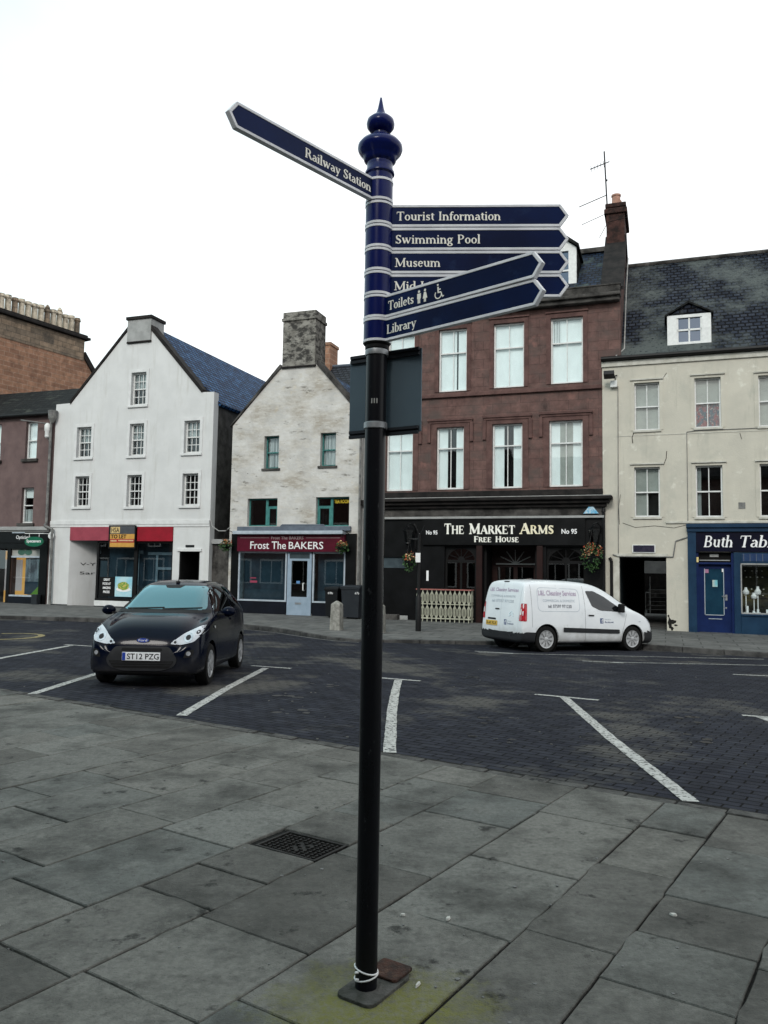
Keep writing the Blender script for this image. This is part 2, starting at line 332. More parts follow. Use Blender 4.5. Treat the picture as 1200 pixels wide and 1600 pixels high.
# ------------------------------------------------------------------ material library
wh = (1, 1, 1)
M['white_render'] = pm('white_render', (.60, .605, .60), (.55, .555, .55), 1.2, .85, spots=[((.50, .50, .48), 1.6, .55, .80, (1, 1, .25)), ((.45, .445, .42), 5, .56, .80, (1, 1, .10)), ((.25, .25, .24), 13, .71, .76, wh)], bump=.25, bscale=40, spec=.2)
M['white_band'] = pm('white_band', (.64, .645, .64), (.56, .565, .56), 3, .8, spec=.2)
M['old_white'] = pm('old_whitewash', (.58, .57, .545), (.44, .43, .41), 1.1, .9, spots=[((.36, .33, .285), .75, .50, .66, (1, 1, 1.8)), ((.50, .48, .44), 5, .50, .62, (.6, 1, 2.2)), ((.20, .19, .17), 2.2, .60, .68, (.7, 1, 2.6)), ((.07, .068, .062), 3.4, .665, .69, (.8, 1, 2.2)), ((.55, .46, .30), .9, .62, .78, wh)], bump=1, bscale=6, spec=.1)
M['cream'] = pm('cream_render', (.505, .480, .410), (.450, .430, .370), 1.1, .85, spots=[((.38, .375, .325), 1.3, .54, .74, (1, 1, .6)), ((.34, .33, .28), 5, .58, .80, (1, 1, .10)), ((.64, .63, .56), 2.6, .60, .75, wh), ((.19, .185, .16), 5, .70, .76, (1, 1, 1.2))], bump=.3, bscale=20, spec=.2)
M['cream_trim'] = pm('cream_trim', (.52, .51, .46), (.40, .39, .34), 4, .8, spec=.2)
M['sandstone'] = brick('red_sandstone', (.132, .076, .066), (.108, .061, .054), (.060, .036, .034), .66, .33, .006, 'xz', .9, .5, warp=.03, spots=[((.085, .062, .056), .9, .45, .65, (1, 1, 2)), ((.19, .10, .085), 1.8, .58, .72, wh), ((.045, .028, .026), 2.3, .58, .74, (1, 1, .6))])
M['sandstone_side'] = brick('red_sandstone_side', (.13, .070, .058), (.08, .044, .039), (.05, .028, .026), .5, .25, .01, 'yz', .9, .6, spots=[((.04, .026, .024), 2.3, .5, .7, wh)])
M['sandstone_trim'] = pm('sandstone_trim', (.125, .072, .064), (.080, .046, .042), 3, .88, bump=.5, bscale=14, spec=.15)
M['soot_stone'] = pm('sooty_stone', (.085, .08, .075), (.022, .021, .02), 1.9, .9, bump=.7, bscale=10, spots=[((.14, .13, .125), 2.6, .60, .72, (1, 1, .4))], spec=.15)
M['dark_trim'] = pm('dark_stone_trim', (.040, .034, .032), (.014, .013, .013), 3, .8, bump=.4, bscale=12)
M['pink_render'] = pm('mauve_render', (.15, .105, .10), (.115, .080, .078), 1.5, .9, spots=[((.07, .055, .055), 2, .6, .8, (1, 1, .5))], bump=.2, bscale=30, spec=.15)
M['tenement'] = brick('orange_sandstone', (.30, .165, .105), (.215, .115, .075), (.32, .23, .17), .60, .26, .012, 'xz', .9, .5, spots=[((.14, .075, .05), 1.2, .56, .74, wh), ((.42, .24, .14), 2.0, .6, .8, wh)], warp=.03)
M['tenement_head'] = brick('weathered_sandstone', (.27, .20, .14), (.15, .12, .09), (.10, .085, .07), .6, .3, .012, 'xz', .9, .5, spots=[((.07, .06, .05), 1.4, .5, .7, wh)])
M['slate_blue'] = brick('blue_slate', (.044, .118, .25), (.013, .038, .10), (.003, .005, .012), .28, .17, .035, 'yz', .6, 1.0, spots=[((.05, .13, .27), 2.5, .56, .75, wh)], spec=.05)
M['slate_dark'] = brick('dark_slate', (.012, .013, .013), (.004, .0045, .005), (.003, .003, .003), .26, .17, .022, 'xz', .7, 1.0, spots=[((.05, .055, .045), 1.6, .55, .72, (1, 1, 2))], spec=.12)
M['slate_grey'] = brick('grey_slate', (.034, .038, .046), (.020, .023, .030), (.005, .005, .006), .26, .16, .022, 'xz', .6, 1.0, spec=.12)
M['slate_lichen'] = brick('lichen_slate', (.030, .036, .050), (.014, .018, .028), (.003, .003, .004), .24, .15, .025, 'xz', .65, 1.0, spots=[((.074, .084, .082), .45, .47, .60, (1, 1, .9)), ((.006, .008, .013), 9, .56, .66, (1, 1, 1.6)), ((.11, .12, .115), 12, .62, .70, (1, 1, 1.6))], spec=.05)
M['slate_mans'] = brick('mansard_slate', (.016, .030, .060), (.010, .016, .030), (.004, .005, .006), .24, .15, .022, 'xz', .6, 1.0, spots=[((.06, .085, .075), 1.4, .52, .7, wh)], spec=.12)
M['lead'] = pm('lead', (.10, .12, .15), (.07, .085, .11), 5, .6, spec=.4)
M['chim_black'] = pm('sooty_brick', (.062, .030, .025), (.018, .012, .011), 4, .95, bump=.9, bscale=14)
M['chim_grey'] = pm('lichened_chimney', (.26, .25, .225), (.16, .152, .135), 3, .95, bump=1, bscale=9, spots=[((.045, .043, .040), 4.5, .46, .58, (.8, 1, 1.4)), ((.025, .025, .024), 9, .60, .66, (.7, 1, 2)), ((.36, .35, .31), 6, .64, .74, wh)])
M['shaded_harl'] = pm('shaded_harling', (.075, .074, .070), (.035, .035, .033), 2.5, .95, bump=.6, bscale=30)  # grey harling with the alley's shade mixed into its colour
M['cement'] = pm('cement', (.34, .345, .34), (.26, .265, .26), 2.5, .9, bump=.3, spots=[((.16, .16, .16), 3, .62, .78, (1, 1, .6))])
M['pot'] = pm('buff_clay', (.55, .49, .39), (.38, .33, .26), 6, .9, spots=[((.09, .08, .07), 4, .56, .7, (1, 1, .6))])
M['pot_red'] = pm('terracotta', (.42, .24, .18), (.30, .17, .13), 6, .9)
M['white_paint'] = pm('white_paint', (.70, .71, .70), (.60, .61, .60), 8, .45)
M['green_paint'] = pm('teal_paint', (.055, .20, .185), (.035, .135, .13), 6, .5)
M['black_paint'] = pm('black_gloss', (.0075, .008, .0095), (.005, .0055, .006), 2, .35, rvar=.1)
M['black_matt'] = pm('black_matt', (.010, .010, .011), (.006, .006, .0065), 3, .7)
M['navy_black'] = pm('navy_black', (.008, .011, .022), (.005, .007, .014), 3, .45)
M['maroon'] = pm('maroon_board', (.085, .006, .018), (.065, .005, .014), 3, .35)
M['red_board'] = pm('red_board', (.27, .010, .022), (.22, .009, .018), 3, .4)
M['red_faded'] = pm('faded_red_board', (.30, .055, .078), (.25, .045, .065), 3, .5, spots=[((.36, .10, .12), 4, .6, .75, wh)])
M['shop_blue'] = pm('shop_blue', (.009, .034, .072), (.006, .024, .054), 2.5, .4, rvar=.08)
M['door_blue'] = pm('door_blue', (.006, .018, .080), (.004, .013, .062), 2.5, .35)
M['fascia_blue'] = pm('fascia_navy', (.006, .007, .030), (.005, .006, .022), 2.5, .3)
M['alu'] = pm('brushed_frame', (.42, .47, .52), (.34, .39, .44), 6, .4, metal=.1)
M['alu_blue'] = pm('pale_blue_door', (.27, .34, .42), (.23, .30, .37), 4, .45)
M['cream_letter'] = pm('cream_letter', (.86, .85, .78), (.80, .79, .72), 6, .45)
M['gold_letter'] = pm('gold_letter', (.74, .62, .30), (.62, .50, .22), 6, .45)
M['warm_letter'] = pm('warm_letter', (.78, .70, .46), (.80, .76, .62), 3, .45)
M['white_letter'] = pm('white_letter', (.80, .80, .80), (.74, .74, .74), 6, .45)
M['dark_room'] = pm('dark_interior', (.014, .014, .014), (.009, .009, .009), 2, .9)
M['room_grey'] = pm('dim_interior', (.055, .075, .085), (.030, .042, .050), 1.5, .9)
M['blind'] = pm('blind_white', (.84, .87, .87), (.76, .79, .79), 2.5, .8, stretch=(1, 1, .5))
M['blind_grey'] = pm('blind_grey', (.34, .345, .32), (.28, .285, .265), 2.5, .8)
M['net'] = pm('net_curtain', (.46, .49, .49), (.10, .11, .11), 1, .9, stretch=(14, 14, .4), lo=.35, hi=.6)
M['pattern'] = pm('floral_curtain', (.22, .06, .07), (.05, .09, .12), 9, .8, lo=.45, hi=.55, stretch=(1, 1, .6), spots=[((.30, .28, .26), 14, .56, .6, wh)])
M['glass'] = glassmat('window_glass', (.95, .98, .98), .03)
M['glass_shop'] = glassmat('shop_glass', (.75, .85, .9), .05)
M['glass_dark'] = glassmat('pub_glass', (.35, .37, .38), .03)
M['glass_sky'] = glassmat('dormer_glass', (.3, .35, .4), .10, gl=(.62, .76, 1), fmul=2)
M['plastic_grey'] = pm('grey_plastic', (.038, .045, .055), (.030, .036, .045), 3, .55)
M['plastic_dark'] = pm('dark_plastic', (.014, .016, .019), (.010, .012, .014), 3, .5)
M['bollard'] = pm('weathered_granite', (.30, .295, .27), (.17, .168, .15), 9, .9, bump=.6, bscale=25)
M['pipe'] = pm('pipe_grey', (.20, .20, .19), (.10, .10, .10), 5, .6)
M['pipe_black'] = pm('pipe_black', (.015, .015, .016), (.010, .010, .011), 5, .5)
M['cable'] = pm('cable_grey', (.34, .34, .33), (.25, .25, .24), 5, .6)
M['leaf'] = pm('leaf_green', (.045, .10, .030), (.018, .045, .018), 9, .6)
M['petal_red'] = pm('petal_red', (.36, .05, .035), (.30, .10, .03), 12, .6)
M['petal_pale'] = pm('petal_pale', (.55, .42, .30), (.50, .30, .12), 12, .6)
M['steel'] = pm('galvanised', (.30, .31, .32), (.22, .23, .24), 5, .45, metal=.6)
# ------------------------------------------------------------------ ground levels
UC, US = math.cos(R(56.5)), math.sin(R(56.5))
def UV(u, v): return (u*UC + v*US, u*US - v*UC)
def edge_s(t, u=5.95): return (u - .2419*t)/.9703
def zp(t, s): return -.13 - .0052*max(-45, min(20, t)) - .010*(27.34-s)
def zr(t, s):
    se = edge_s(t); return max(0, min(1.1, (s-se)/(21.5-se)))*(zp(t, 21.5)-.11) - .012
def zr_xy(x, y): return zr(*TS(x, y))
KERB = [(-60, 21.3), (-21.2, 21.25), (-18.3, 22.0), (-12.6, 22.3), (-11.9, 22.1), (-10.8, 21.53), (-8.93, 20.13), (-8.2, 19.72), (-7.48, 19.6), (-6.97, 19.82), (-4.33, 20.9), (-3.6, 21.4), (-2.6, 22.5), (-1.3, 22.6), (-.57, 22.05), (2.34, 21.4), (6, 20.9), (30, 18)]
def grid(name, T, S, zf, mat, label=None, kind='structure', world=True):
    mb = MB(); n = len(S)
    for t in T:
        for s_ in S:
            s1 = s_(t) if callable(s_) else s_
            x, y = W2(t, s1); mb.v.append((x, y, zf(t, s1)))
    for i in range(len(T)-1):
        for j in range(n-1): mb.f.append((i*n+j, (i+1)*n+j, (i+1)*n+j+1, i*n+j+1))
    return mb.build(name, mat, kind=kind)
def frange(a, b, n): return [a+(b-a)*i/n for i in range(n+1)]
# paving slabs of the square -------------------------------------------------
def slabmat():
    m, n, b = newmat('sandstone_flags'); L = n.links.new
    geo = add(n, 'ShaderNodeNewGeometry'); tc = add(n, 'ShaderNodeTexCoord')
    r = add(n, 'ShaderNodeValToRGB'); e = r.color_ramp.elements
    e[0].position = 0; e[0].color = c4((.104, .100, .090)); e[1].position = 1; e[1].color = c4((.195, .196, .180))
    for p, c in ((.18, (.125, .121, .110)), (.4, (.172, .168, .152)), (.6, (.138, .145, .136)), (.8, (.180, .174, .156))):
        q = e.new(p); q.color = c4(c)
    L(geo.outputs['Random Per Island'], r.inputs[0]); col = r.outputs[0]
    def nz(scale, det, lo, hi, c, st=(1, 1, 1), fac=1.0, blend='MIX', loc=(0, 0, 0)):
        nonlocal col
        mp = add(n, 'ShaderNodeMapping'); mp.inputs['Scale'].default_value = st; mp.inputs['Location'].default_value = loc
        z = add(n, 'ShaderNodeTexNoise'); z.inputs['Scale'].default_value = scale; z.inputs['Detail'].default_value = det; z.inputs['Roughness'].default_value = .68
        L(tc.outputs['Object'], mp.inputs[0]); L(mp.outputs[0], z.inputs['Vector'])
        q = add(n, 'ShaderNodeMapRange'); q.inputs[1].default_value = lo; q.inputs[2].default_value = hi; q.inputs[4].default_value = fac
        L(z.outputs['Fac'], q.inputs[0])
        mx = add(n, 'ShaderNodeMixRGB', blend_type=blend); mx.inputs[2].default_value = c4(c)
        L(q.outputs[0], mx.inputs[0]); L(col, mx.inputs[1]); col = mx.outputs[0]; return z
    nz(1.4, 9, .46, .66, (.030, .030, .027), fac=.85)
    nz(2.3, 8, .50, .72, (.21, .205, .188), fac=.5, loc=(4, 2, 0))
    nz(7, 9, .52, .70, (.050, .048, .044), fac=.6, loc=(9, 3, 0)); z0 = nz(30, 7, .35, .75, (.045, .045, .042), fac=.6)
    nz(4, 10, .60, .66, (.016, .016, .015), fac=.8, loc=(1, 7, 0))
    nz(90, 2, .68, .72, (.022, .022, .020), fac=.8); nz(60, 3, .66, .72, (.22, .22, .20), fac=.6, loc=(5, 5, 0)); nz(14, 8, .58, .68, (.04, .038, .034), fac=.5, loc=(2, 9, 0))
    # moss staining round the foot of the post
    mp = add(n, 'ShaderNodeMapping'); mp.inputs['Location'].default_value = (-.02, -3.02, 0)
    L(tc.outputs['Object'], mp.inputs[0])
    sc = add(n, 'ShaderNodeVectorMath', operation='MULTIPLY'); sc.inputs[1].default_value = (1.9, 2.3, 0); L(mp.outputs[0], sc.inputs[0])
    ln = add(n, 'ShaderNodeVectorMath', operation='LENGTH'); L(sc.outputs[0], ln.inputs[0])
    z = add(n, 'ShaderNodeTexNoise'); z.inputs['Scale'].default_value = 7; z.inputs['Detail'].default_value = 10; z.inputs['Roughness'].default_value = .78; L(tc.outputs['Object'], z.inputs['Vector'])
    ad = add(n, 'ShaderNodeMath', operation='MULTIPLY_ADD'); ad.inputs[1].default_value = 2.0; L(z.outputs['Fac'], ad.inputs[0]); L(ln.outputs['Value'], ad.inputs[2])
    q = add(n, 'ShaderNodeMapRange'); q.inputs[1].default_value = 1.95; q.inputs[2].default_value = 1.35; q.inputs[3].default_value = 0; q.inputs[4].default_value = .85
    L(ad.outputs[0], q.inputs[0])
    z9 = add(n, 'ShaderNodeTexNoise'); z9.inputs['Scale'].default_value = 38; z9.inputs['Detail'].default_value = 6; z9.inputs['Roughness'].default_value = .75; L(tc.outputs['Object'], z9.inputs['Vector'])
    q9 = add(n, 'ShaderNodeMapRange'); q9.inputs[1].default_value = .28; q9.inputs[2].default_value = .56; L(z9.outputs['Fac'], q9.inputs[0])
    m9 = add(n, 'ShaderNodeMath', operation='MULTIPLY'); L(q.outputs[0], m9.inputs[0]); L(q9.outputs[0], m9.inputs[1]); q = m9
    mx = add(n, 'ShaderNodeMixRGB'); mx.inputs[2].default_value = c4((.150, .150, .034)); L(q.outputs[0], mx.inputs[0]); L(col, mx.inputs[1]); col = mx.outputs[0]
    L(col, b.inputs['Base Color'])
    b.inputs['Roughness'].default_value = .78; b.inputs['Specular IOR Level'].default_value = .15
    bp = add(n, 'ShaderNodeBump'); bp.inputs['Strength'].default_value = .6; bp.inputs['Distance'].default_value = .014
    zb = add(n, 'ShaderNodeTexNoise'); zb.inputs['Scale'].default_value = 120; zb.inputs['Detail'].default_value = 5; L(tc.outputs['Object'], zb.inputs['Vector'])
    ab = add(n, 'ShaderNodeMath', operation='ADD'); L(z0.outputs['Fac'], ab.inputs[0]); L(zb.outputs['Fac'], ab.inputs[1]); L(ab.outputs[0], bp.inputs['Height']); L(bp.outputs[0], b.inputs['Normal'])
    return m
ROWS = [-14, -13.3, -12.6, -11.95, -11.3, -10.65, -10.1, -9.4, -8.75, -8.06, -7.14, -6.65, -6.15, -5.49, -5.05, -4.46, -3.91, -3.29, -2.785, -2.145, -1.5, -1.085, -.57, .05, .62, 1.2, 1.75, 2.4, 3.0]
CUTS = {-8.06: [3.3, 4.35], -7.14: [3.6, 4.73, 5.3], -6.15: [3.3, 4.7], -5.49: [2.6, 3.47, 4.05, 4.61, 5.49], -5.05: [2.4, 3.2, 3.95, 4.85, 5.24], -4.46: [2.67, 3.58, 4.59, 5.57],
        -3.91: [1.6, 2.48, 3.455, 4.23, 5.02], -3.29: [1.2, 2.04, 2.795, 3.185, 4.375, 4.88, 5.46], -2.785: [1.25, 2.10, 2.725, 3.75, 4.745, 5.385], -2.145: [1.4, 2.295, 3.33, 4.185, 5.195],
        -1.5: [1.5, 2.5, 3.475, 4.49, 5.3], -1.085: [2.6, 3.245, 3.755, 4.26, 5.15], -.57: [2.9, 3.7, 4.6, 5.35]}
DR = (3.57, 3.90, -3.245, -2.785)   # drain cover, u0 u1 v0 v1
mb = MB(); rnd = random.Random(3)
for v0, v1 in zip(ROWS[:-1], ROWS[1:]):
    cuts = CUTS.get(v0)
    us = [-3.0]
    if cuts:
        while us[-1] < cuts[0]-1.3: us.append(us[-1]+rnd.uniform(.7, 1.1))
        us = [u for u in us if u < cuts[0]-.45] + cuts
    else:
        while us[-1] < 5.95-1.3: us.append(us[-1]+rnd.uniform(.6, 1.15))
    us.append(5.93)
    if v0 == -3.29: us = sorted(us + [DR[0], DR[1]])
    for u0, u1 in zip(us[:-1], us[1:]):
        if v0 == -3.29 and abs(u0-DR[0]) < .01: continue
        g = rnd.uniform(.0025, .0085); h = rnd.uniform(-.004, .004); tlt = 0
        jj = lambda: rnd.uniform(-.003, .003)
        base = [(u0+g+jj(), v0+g+jj()), (u1-g+jj(), v0+g+jj()), (u1-g+jj(), v1-g+jj()), (u0+g+jj(), v1-g+jj())]
        pts = []
        for k in range(4):   # chipped, slightly wandering edges
            a, b_ = base[k], base[(k+1) % 4]; n_ = max(3, int(math.dist(a, b_)/.09))
            nx, ny = (b_[1]-a[1])/math.dist(a, b_), -(b_[0]-a[0])/math.dist(a, b_)
            for q_ in range(n_):
                f_ = q_/n_; o_ = rnd.uniform(-.0022, .0018) - (.012 if rnd.random() < .05 and q_ else 0)
                pts.append((a[0]+(b_[0]-a[0])*f_+nx*o_*-1, a[1]+(b_[1]-a[1])*f_+ny*o_*-1))
        top = [(*UV(u, v), h+tlt*i) for i, (u, v) in ((0, p) for p in pts)]; bot = [(x, y, -.06) for x, y, z in top]
        rim = [(*UV(u+(.004 if u < (u0+u1)/2 else -.004), v+(.004 if v < (v0+v1)/2 else -.004)), h+.0) for u, v in pts]
        top = [(x, y, h-.005) for x, y, z in top]
        n = len(pts); k = len(mb.v); mb.v += bot+top+rim
        mb.f += [tuple(range(k+2*n, k+3*n))] + [(k+i, k+(i+1) % n, k+(i+1) % n+n, k+i+n) for i in range(n)] + [(k+n+i, k+n+(i+1) % n, k+2*n+(i+1) % n, k+2*n+i) for i in range(n)]
mb.build('paving', slabmat(), kind='structure')
M['joint'] = pm('joint_dirt', (.020, .020, .018), (.008, .008, .007), 30, .95, bump=.5)
M['ground'] = pm('ground_grey', (.07, .07, .068), (.05, .05, .048), .6, .9)
def uvsheet(name, u0, u1, v0, v1, z, mat, n=1):
    m_ = MB(); m_.add([(*UV(u0, v0), z), (*UV(u1, v0), z), (*UV(u1, v1), z), (*UV(u0, v1), z)], [(0, 1, 2, 3)]); return m_.build(name, mat, kind='structure')
uvsheet('paving_bed', -3.1, 6.12, -14.1, 3.1, -.013, M['joint'])
m_ = MB()   # rest of the square round and behind the camera
for (u0, u1, v0, v1) in ((-40, -3.1, -60, 60), (-3.1, 5.93, -60, -14.1), (-3.1, 5.93, 3.1, 60)):
    m_.add([(*UV(u0, v0), -.004), (*UV(u1, v0), -.004), (*UV(u1, v1), -.004), (*UV(u0, v1), -.004)], [(0, 1, 2, 3)])
m_.build('square_paving', M['ground'], kind='structure')
g_ = MB(); g_.add([(-600, -600, -.62), (600, -600, -.62), (600, 900, -.62), (-600, 900, -.62)], [(0, 1, 2, 3)]); g_.build('ground', M['ground'], kind='structure')
# edge kerb of the square
mb = MB(); v = -14
M['edge'] = pm('granite_edging', (.085, .083, .078), (.040, .040, .038), 7, .85, bump=.8, bscale=30, spots=[((.02, .02, .02), 9, .55, .65, wh)])
while v < 9:
    l = rnd.uniform(.18, .36); a, b_ = rnd.uniform(-.01, .01), rnd.uniform(-.008, .012)
    P_ = [(5.945, v+.008), (6.06+a, v+.008), (6.06+b_, v+l-.008), (5.945, v+l-.008)]; h = rnd.uniform(-.010, .004)
    mb.poly3([(*UV(*p), -.08) for p in P_], [(*UV(*p), h) for p in P_]); v += l
mb.build('square_kerb', M['edge'], bevel=.006, kind='structure')
# road -----------------------------------------------------------------------
def roadmat():
    m = brick('dark_setts', (.027, .029, .037), (.017, .0185, .026), (.005, .005, .0055), .23, .112, .008, 'xy', .85, .9, rot=R(33.5), warp=.07, spec=.07, smooth=.3,
              spots=[((.072, .070, .066), .50, .53, .62, (1, 1, 1)), ((.012, .012, .013), 6, .58, .7, (1, 1, 1))])
    n = m.node_tree; L = n.links.new; b = n.nodes['Principled BSDF']
    br = [x for x in n.nodes if x.type == 'TEX_BRICK'][0]
    # joints stay dark over the worn patches
    src = b.inputs['Base Color'].links[0].from_socket
    mx = add(n, 'ShaderNodeMixRGB'); mx.inputs[2].default_value = c4((.0025, .0025, .0025)); q = add(n, 'ShaderNodeMath', operation='MULTIPLY'); q.inputs[1].default_value = .8
    L(br.outputs['Fac'], q.inputs[0]); L(q.outputs[0], mx.inputs[0]); L(src, mx.inputs[1]); L(mx.outputs[0], b.inputs['Base Color'])
    return m
M['setts'] = roadmat()
M['asphalt'] = pm('asphalt', (.036, .036, .041), (.026, .026, .031), .8, .85, bump=.5, bscale=110, spec=.03, spots=[((.020, .020, .020), .5, .52, .66, (1, 1, 1)), ((.006, .006, .0075), 1.2, .60, .70, (1, .4, 1))])
TT = frange(-60, -16, 11) + frange(-15, 9, 24) + frange(12, 40, 7)
grid('parking_setts', TT, [lambda t: edge_s(t, 6.0)]+[lambda t, k=k: edge_s(t, 6.0)+(edge_s(t, 12.4)-edge_s(t, 6.0))*k/6 for k in range(1, 7)], zr, M['setts'])
grid('road', TT, [lambda t, k=k: edge_s(t, 12.4)+(23.2-edge_s(t, 12.4))*k/6 for k in range(0, 7)], zr, M['setts'])
# far pavement and kerb
def kerb_s(t):
    for (a, sa), (b_, sb) in zip(KERB[:-1], KERB[1:]):
        if a <= t <= b_: return sa + (sb-sa)*(t-a)/(b_-a)
    return KERB[-1][1]
KT = sorted(set([k[0] for k in KERB] + frange(-50, 25, 60)))
M['flags_far'] = brick('far_flags', (.115, .115, .110), (.085, .086, .084), (.035, .035, .034), .9, .62, .016, 'xy', .8, .3, rot=TH, spots=[((.06, .06, .058), 1.2, .54, .7, wh)])
grid('yard_ground', [-5, 0, 5], [27.59, 42], zp, M['flags_far'])
grid('pavement', KT, [lambda t: kerb_s(t)+.14] + [lambda t, k=k: kerb_s(t)+.14+(27.6-kerb_s(t)-.14)*k/3 for k in (1, 2, 3)], zp, M['flags_far'])
mb = MB()
for (a, sa), (b_, sb) in zip(KERB[:-1], KERB[1:]):
    L_ = math.hypot(b_-a, sb-sa); n = max(1, int(L_/.9))
    for i in range(n):
        f0, f1 = i/n, (i+1)/n
        t0, s0, t1, s1 = a+(b_-a)*f0, sa+(sb-sa)*f0, a+(b_-a)*f1, sa+(sb-sa)*f1
        lo = [(*W2(t0+.006, s0), zr(t0, s0)-.1), (*W2(t1-.006, s1), zr(t1, s1)-.1), (*W2(t1-.006, s1+.15), zr(t1, s1)-.1), (*W2(t0+.006, s0+.15), zr(t0, s0)-.1)]
        h = rnd.uniform(.0, .008)
        up = [(*W2(t0+.006, s0), zp(t0, s0)+h), (*W2(t1-.006, s1), zp(t1, s1)+h), (*W2(t1-.006, s1+.15), zp(t1, s1)+h), (*W2(t0+.006, s0+.15), zp(t0, s0)+h)]
        mb.poly3(lo, up)
M['kerb'] = pm('kerb_granite', (.085, .083, .080), (.028, .028, .028), 2.2, .85, bump=.6, bscale=20)
mb.build('kerb', M['kerb'], bevel=.015, kind='structure')
# painted lines ---------------------------------------------------------------
M['line'] = pm('road_paint', (.42, .42, .40), (.33, .33, .315), 9, .8, spots=[((.06, .06, .06), 26, .52, .58, wh), ((.20, .20, .19), 5, .54, .70, wh)])
M['line_y'] = pm('yellow_paint', (.30, .24, .10), (.20, .17, .08), 9, .7, spots=[((.05, .05, .05), 12, .52, .60, wh)])
mb = MB()
def stripe(mb, pts, wd, step=.12):
    """painted stripe along a polyline of world (x,y) points, lying 4 mm above the road"""
    P_ = []
    for a, b_ in zip(pts[:-1], pts[1:]):
        d = math.dist(a, b_); n = max(1, int(d/step)); P_ += [(a[0]+(b_[0]-a[0])*i/n, a[1]+(b_[1]-a[1])*i/n) for i in range(n)]
    P_.append(pts[-1]); k = len(mb.v)
    for i, p in enumerate(P_):
        a, b_ = P_[max(0, i-1)], P_[min(len(P_)-1, i+1)]; d = math.dist(a, b_) or 1; nx, ny = -(b_[1]-a[1])/d, (b_[0]-a[0])/d
        for sg in (-1, 1):
            o = sg*(wd/2+rnd.uniform(-.004, .004)); x, y = p[0]+nx*o, p[1]+ny*o; mb.v.append((x, y, zr_xy(x, y)+.006))
    mb.f += [(k+2*i, k+2*i+1, k+2*i+3, k+2*i+2) for i in range(len(P_)-1)]
stripe(mb, [(.085, 7.25), (.13, 9.5), (.20, 11.4), (.27, 12.75)], .12); stripe(mb, [(-.12, 13.05), (.62, 12.72)], .10)
stripe(mb, [(2.245, 5.85), (2.35, 8.2), (2.56, 11.25)], .12); stripe(mb, [(2.2, 11.50), (2.99, 11.06)], .10)
stripe(mb, [(-2.20, 8.9), (-2.15, 11.4), (-2.02, 14.0)], .12); stripe(mb, [(-2.32, 14.33), (-1.58, 14.05)], .10)
stripe(mb, [(-4.42, 10.2), (-4.44, 12.4), (-4.3, 15.6)], .12); stripe(mb, [(-4.65, 15.9), (-3.9, 15.6)], .10)
stripe(mb, [(-6.72, 11.6), (-6.86, 14.5), (-6.78, 17.5)], .12); stripe(mb, [(-7.0, 17.7), (-6.2, 17.4)], .10)
stripe(mb, [(-8.9, 13.2), (-9.1, 18.0)], .12)
stripe(mb, [(4.6, 4.3), (4.68, 9.98)], .12); stripe(mb, [(4.5, 10.05), (5.4, 9.7)], .10)
stripe(mb, [(7.0, 3.0), (7.0, 9.0)], .12)
stripe(mb, [(6.62, 15.12), (8.2, 14.85)], .10)
stripe(mb, [(2.25, 18.65), (3.0, 18.55), (9.0, 18.9)], .07); stripe(mb, [(2.2, 18.95), (3.05, 18.62)], .09)
stripe(mb, [(4.28, 17.12), (5.1, 16.9)], .08); stripe(mb, [(4.9, 17.02), (8.6, 17.30), (10.5, 17.3)], .07)
mb.build('road_markings', M['line'], kind='structure')
mb = MB()
stripe(mb, [(-9.2+.75*math.cos(a), 19.6+1.1*math.sin(a)) for a in frange(-2.4, 2.3, 14)], .16)
stripe(mb, [(-10.2, 19.6), (-9.35, 19.6)], .16)
mb.build('yellow_road_marking', M['line_y'], kind='structure')
mb = MB()   # double line painted along the kerb of the build-out
KL = [(-12.4, 22.05), (-11.9, 21.9), (-10.8, 21.28), (-8.93, 19.88), (-8.2, 19.46), (-7.48, 19.34)]
stripe(mb, [W2(*p) for p in KL], .07)
M['line_dim'] = pm('worn_paint', (.20, .20, .19), (.12, .12, .115), 9, .8)
mb.build('kerb_line', M['line_dim'], kind='structure')
# oil and damp marks in the bays
M['oil'] = pm('oil_mark', (.006, .006, .0065), (.004, .004, .0045), 9, .45, spec=.3)
mb = MB(); ro = random.Random(5)
for (x, y) in ((-1.0, 9.4), (-1.3, 10.6), (1.3, 9.2), (1.1, 8.1), (3.5, 8.4), (3.8, 9.6), (-3.2, 9.3), (5.6, 8.2), (-.9, 12.0), (1.6, 13.4)):
    for k in range(5):
        cx, cy, r_ = x+ro.uniform(-.25, .25), y+ro.uniform(-.25, .25), ro.uniform(.02, .09)
        P_ = [(cx+r_*math.cos(j*.7)*ro.uniform(.6, 1.2), cy+r_*math.sin(j*.7)*ro.uniform(.6, 1.2)) for j in range(9)]
        q_ = len(mb.v); mb.v += [(a, c, zr_xy(a, c)+.003) for a, c in P_]; mb.f.append(tuple(range(q_, q_+9)))
mb.build('oil_marks', M['oil'], kind='structure')
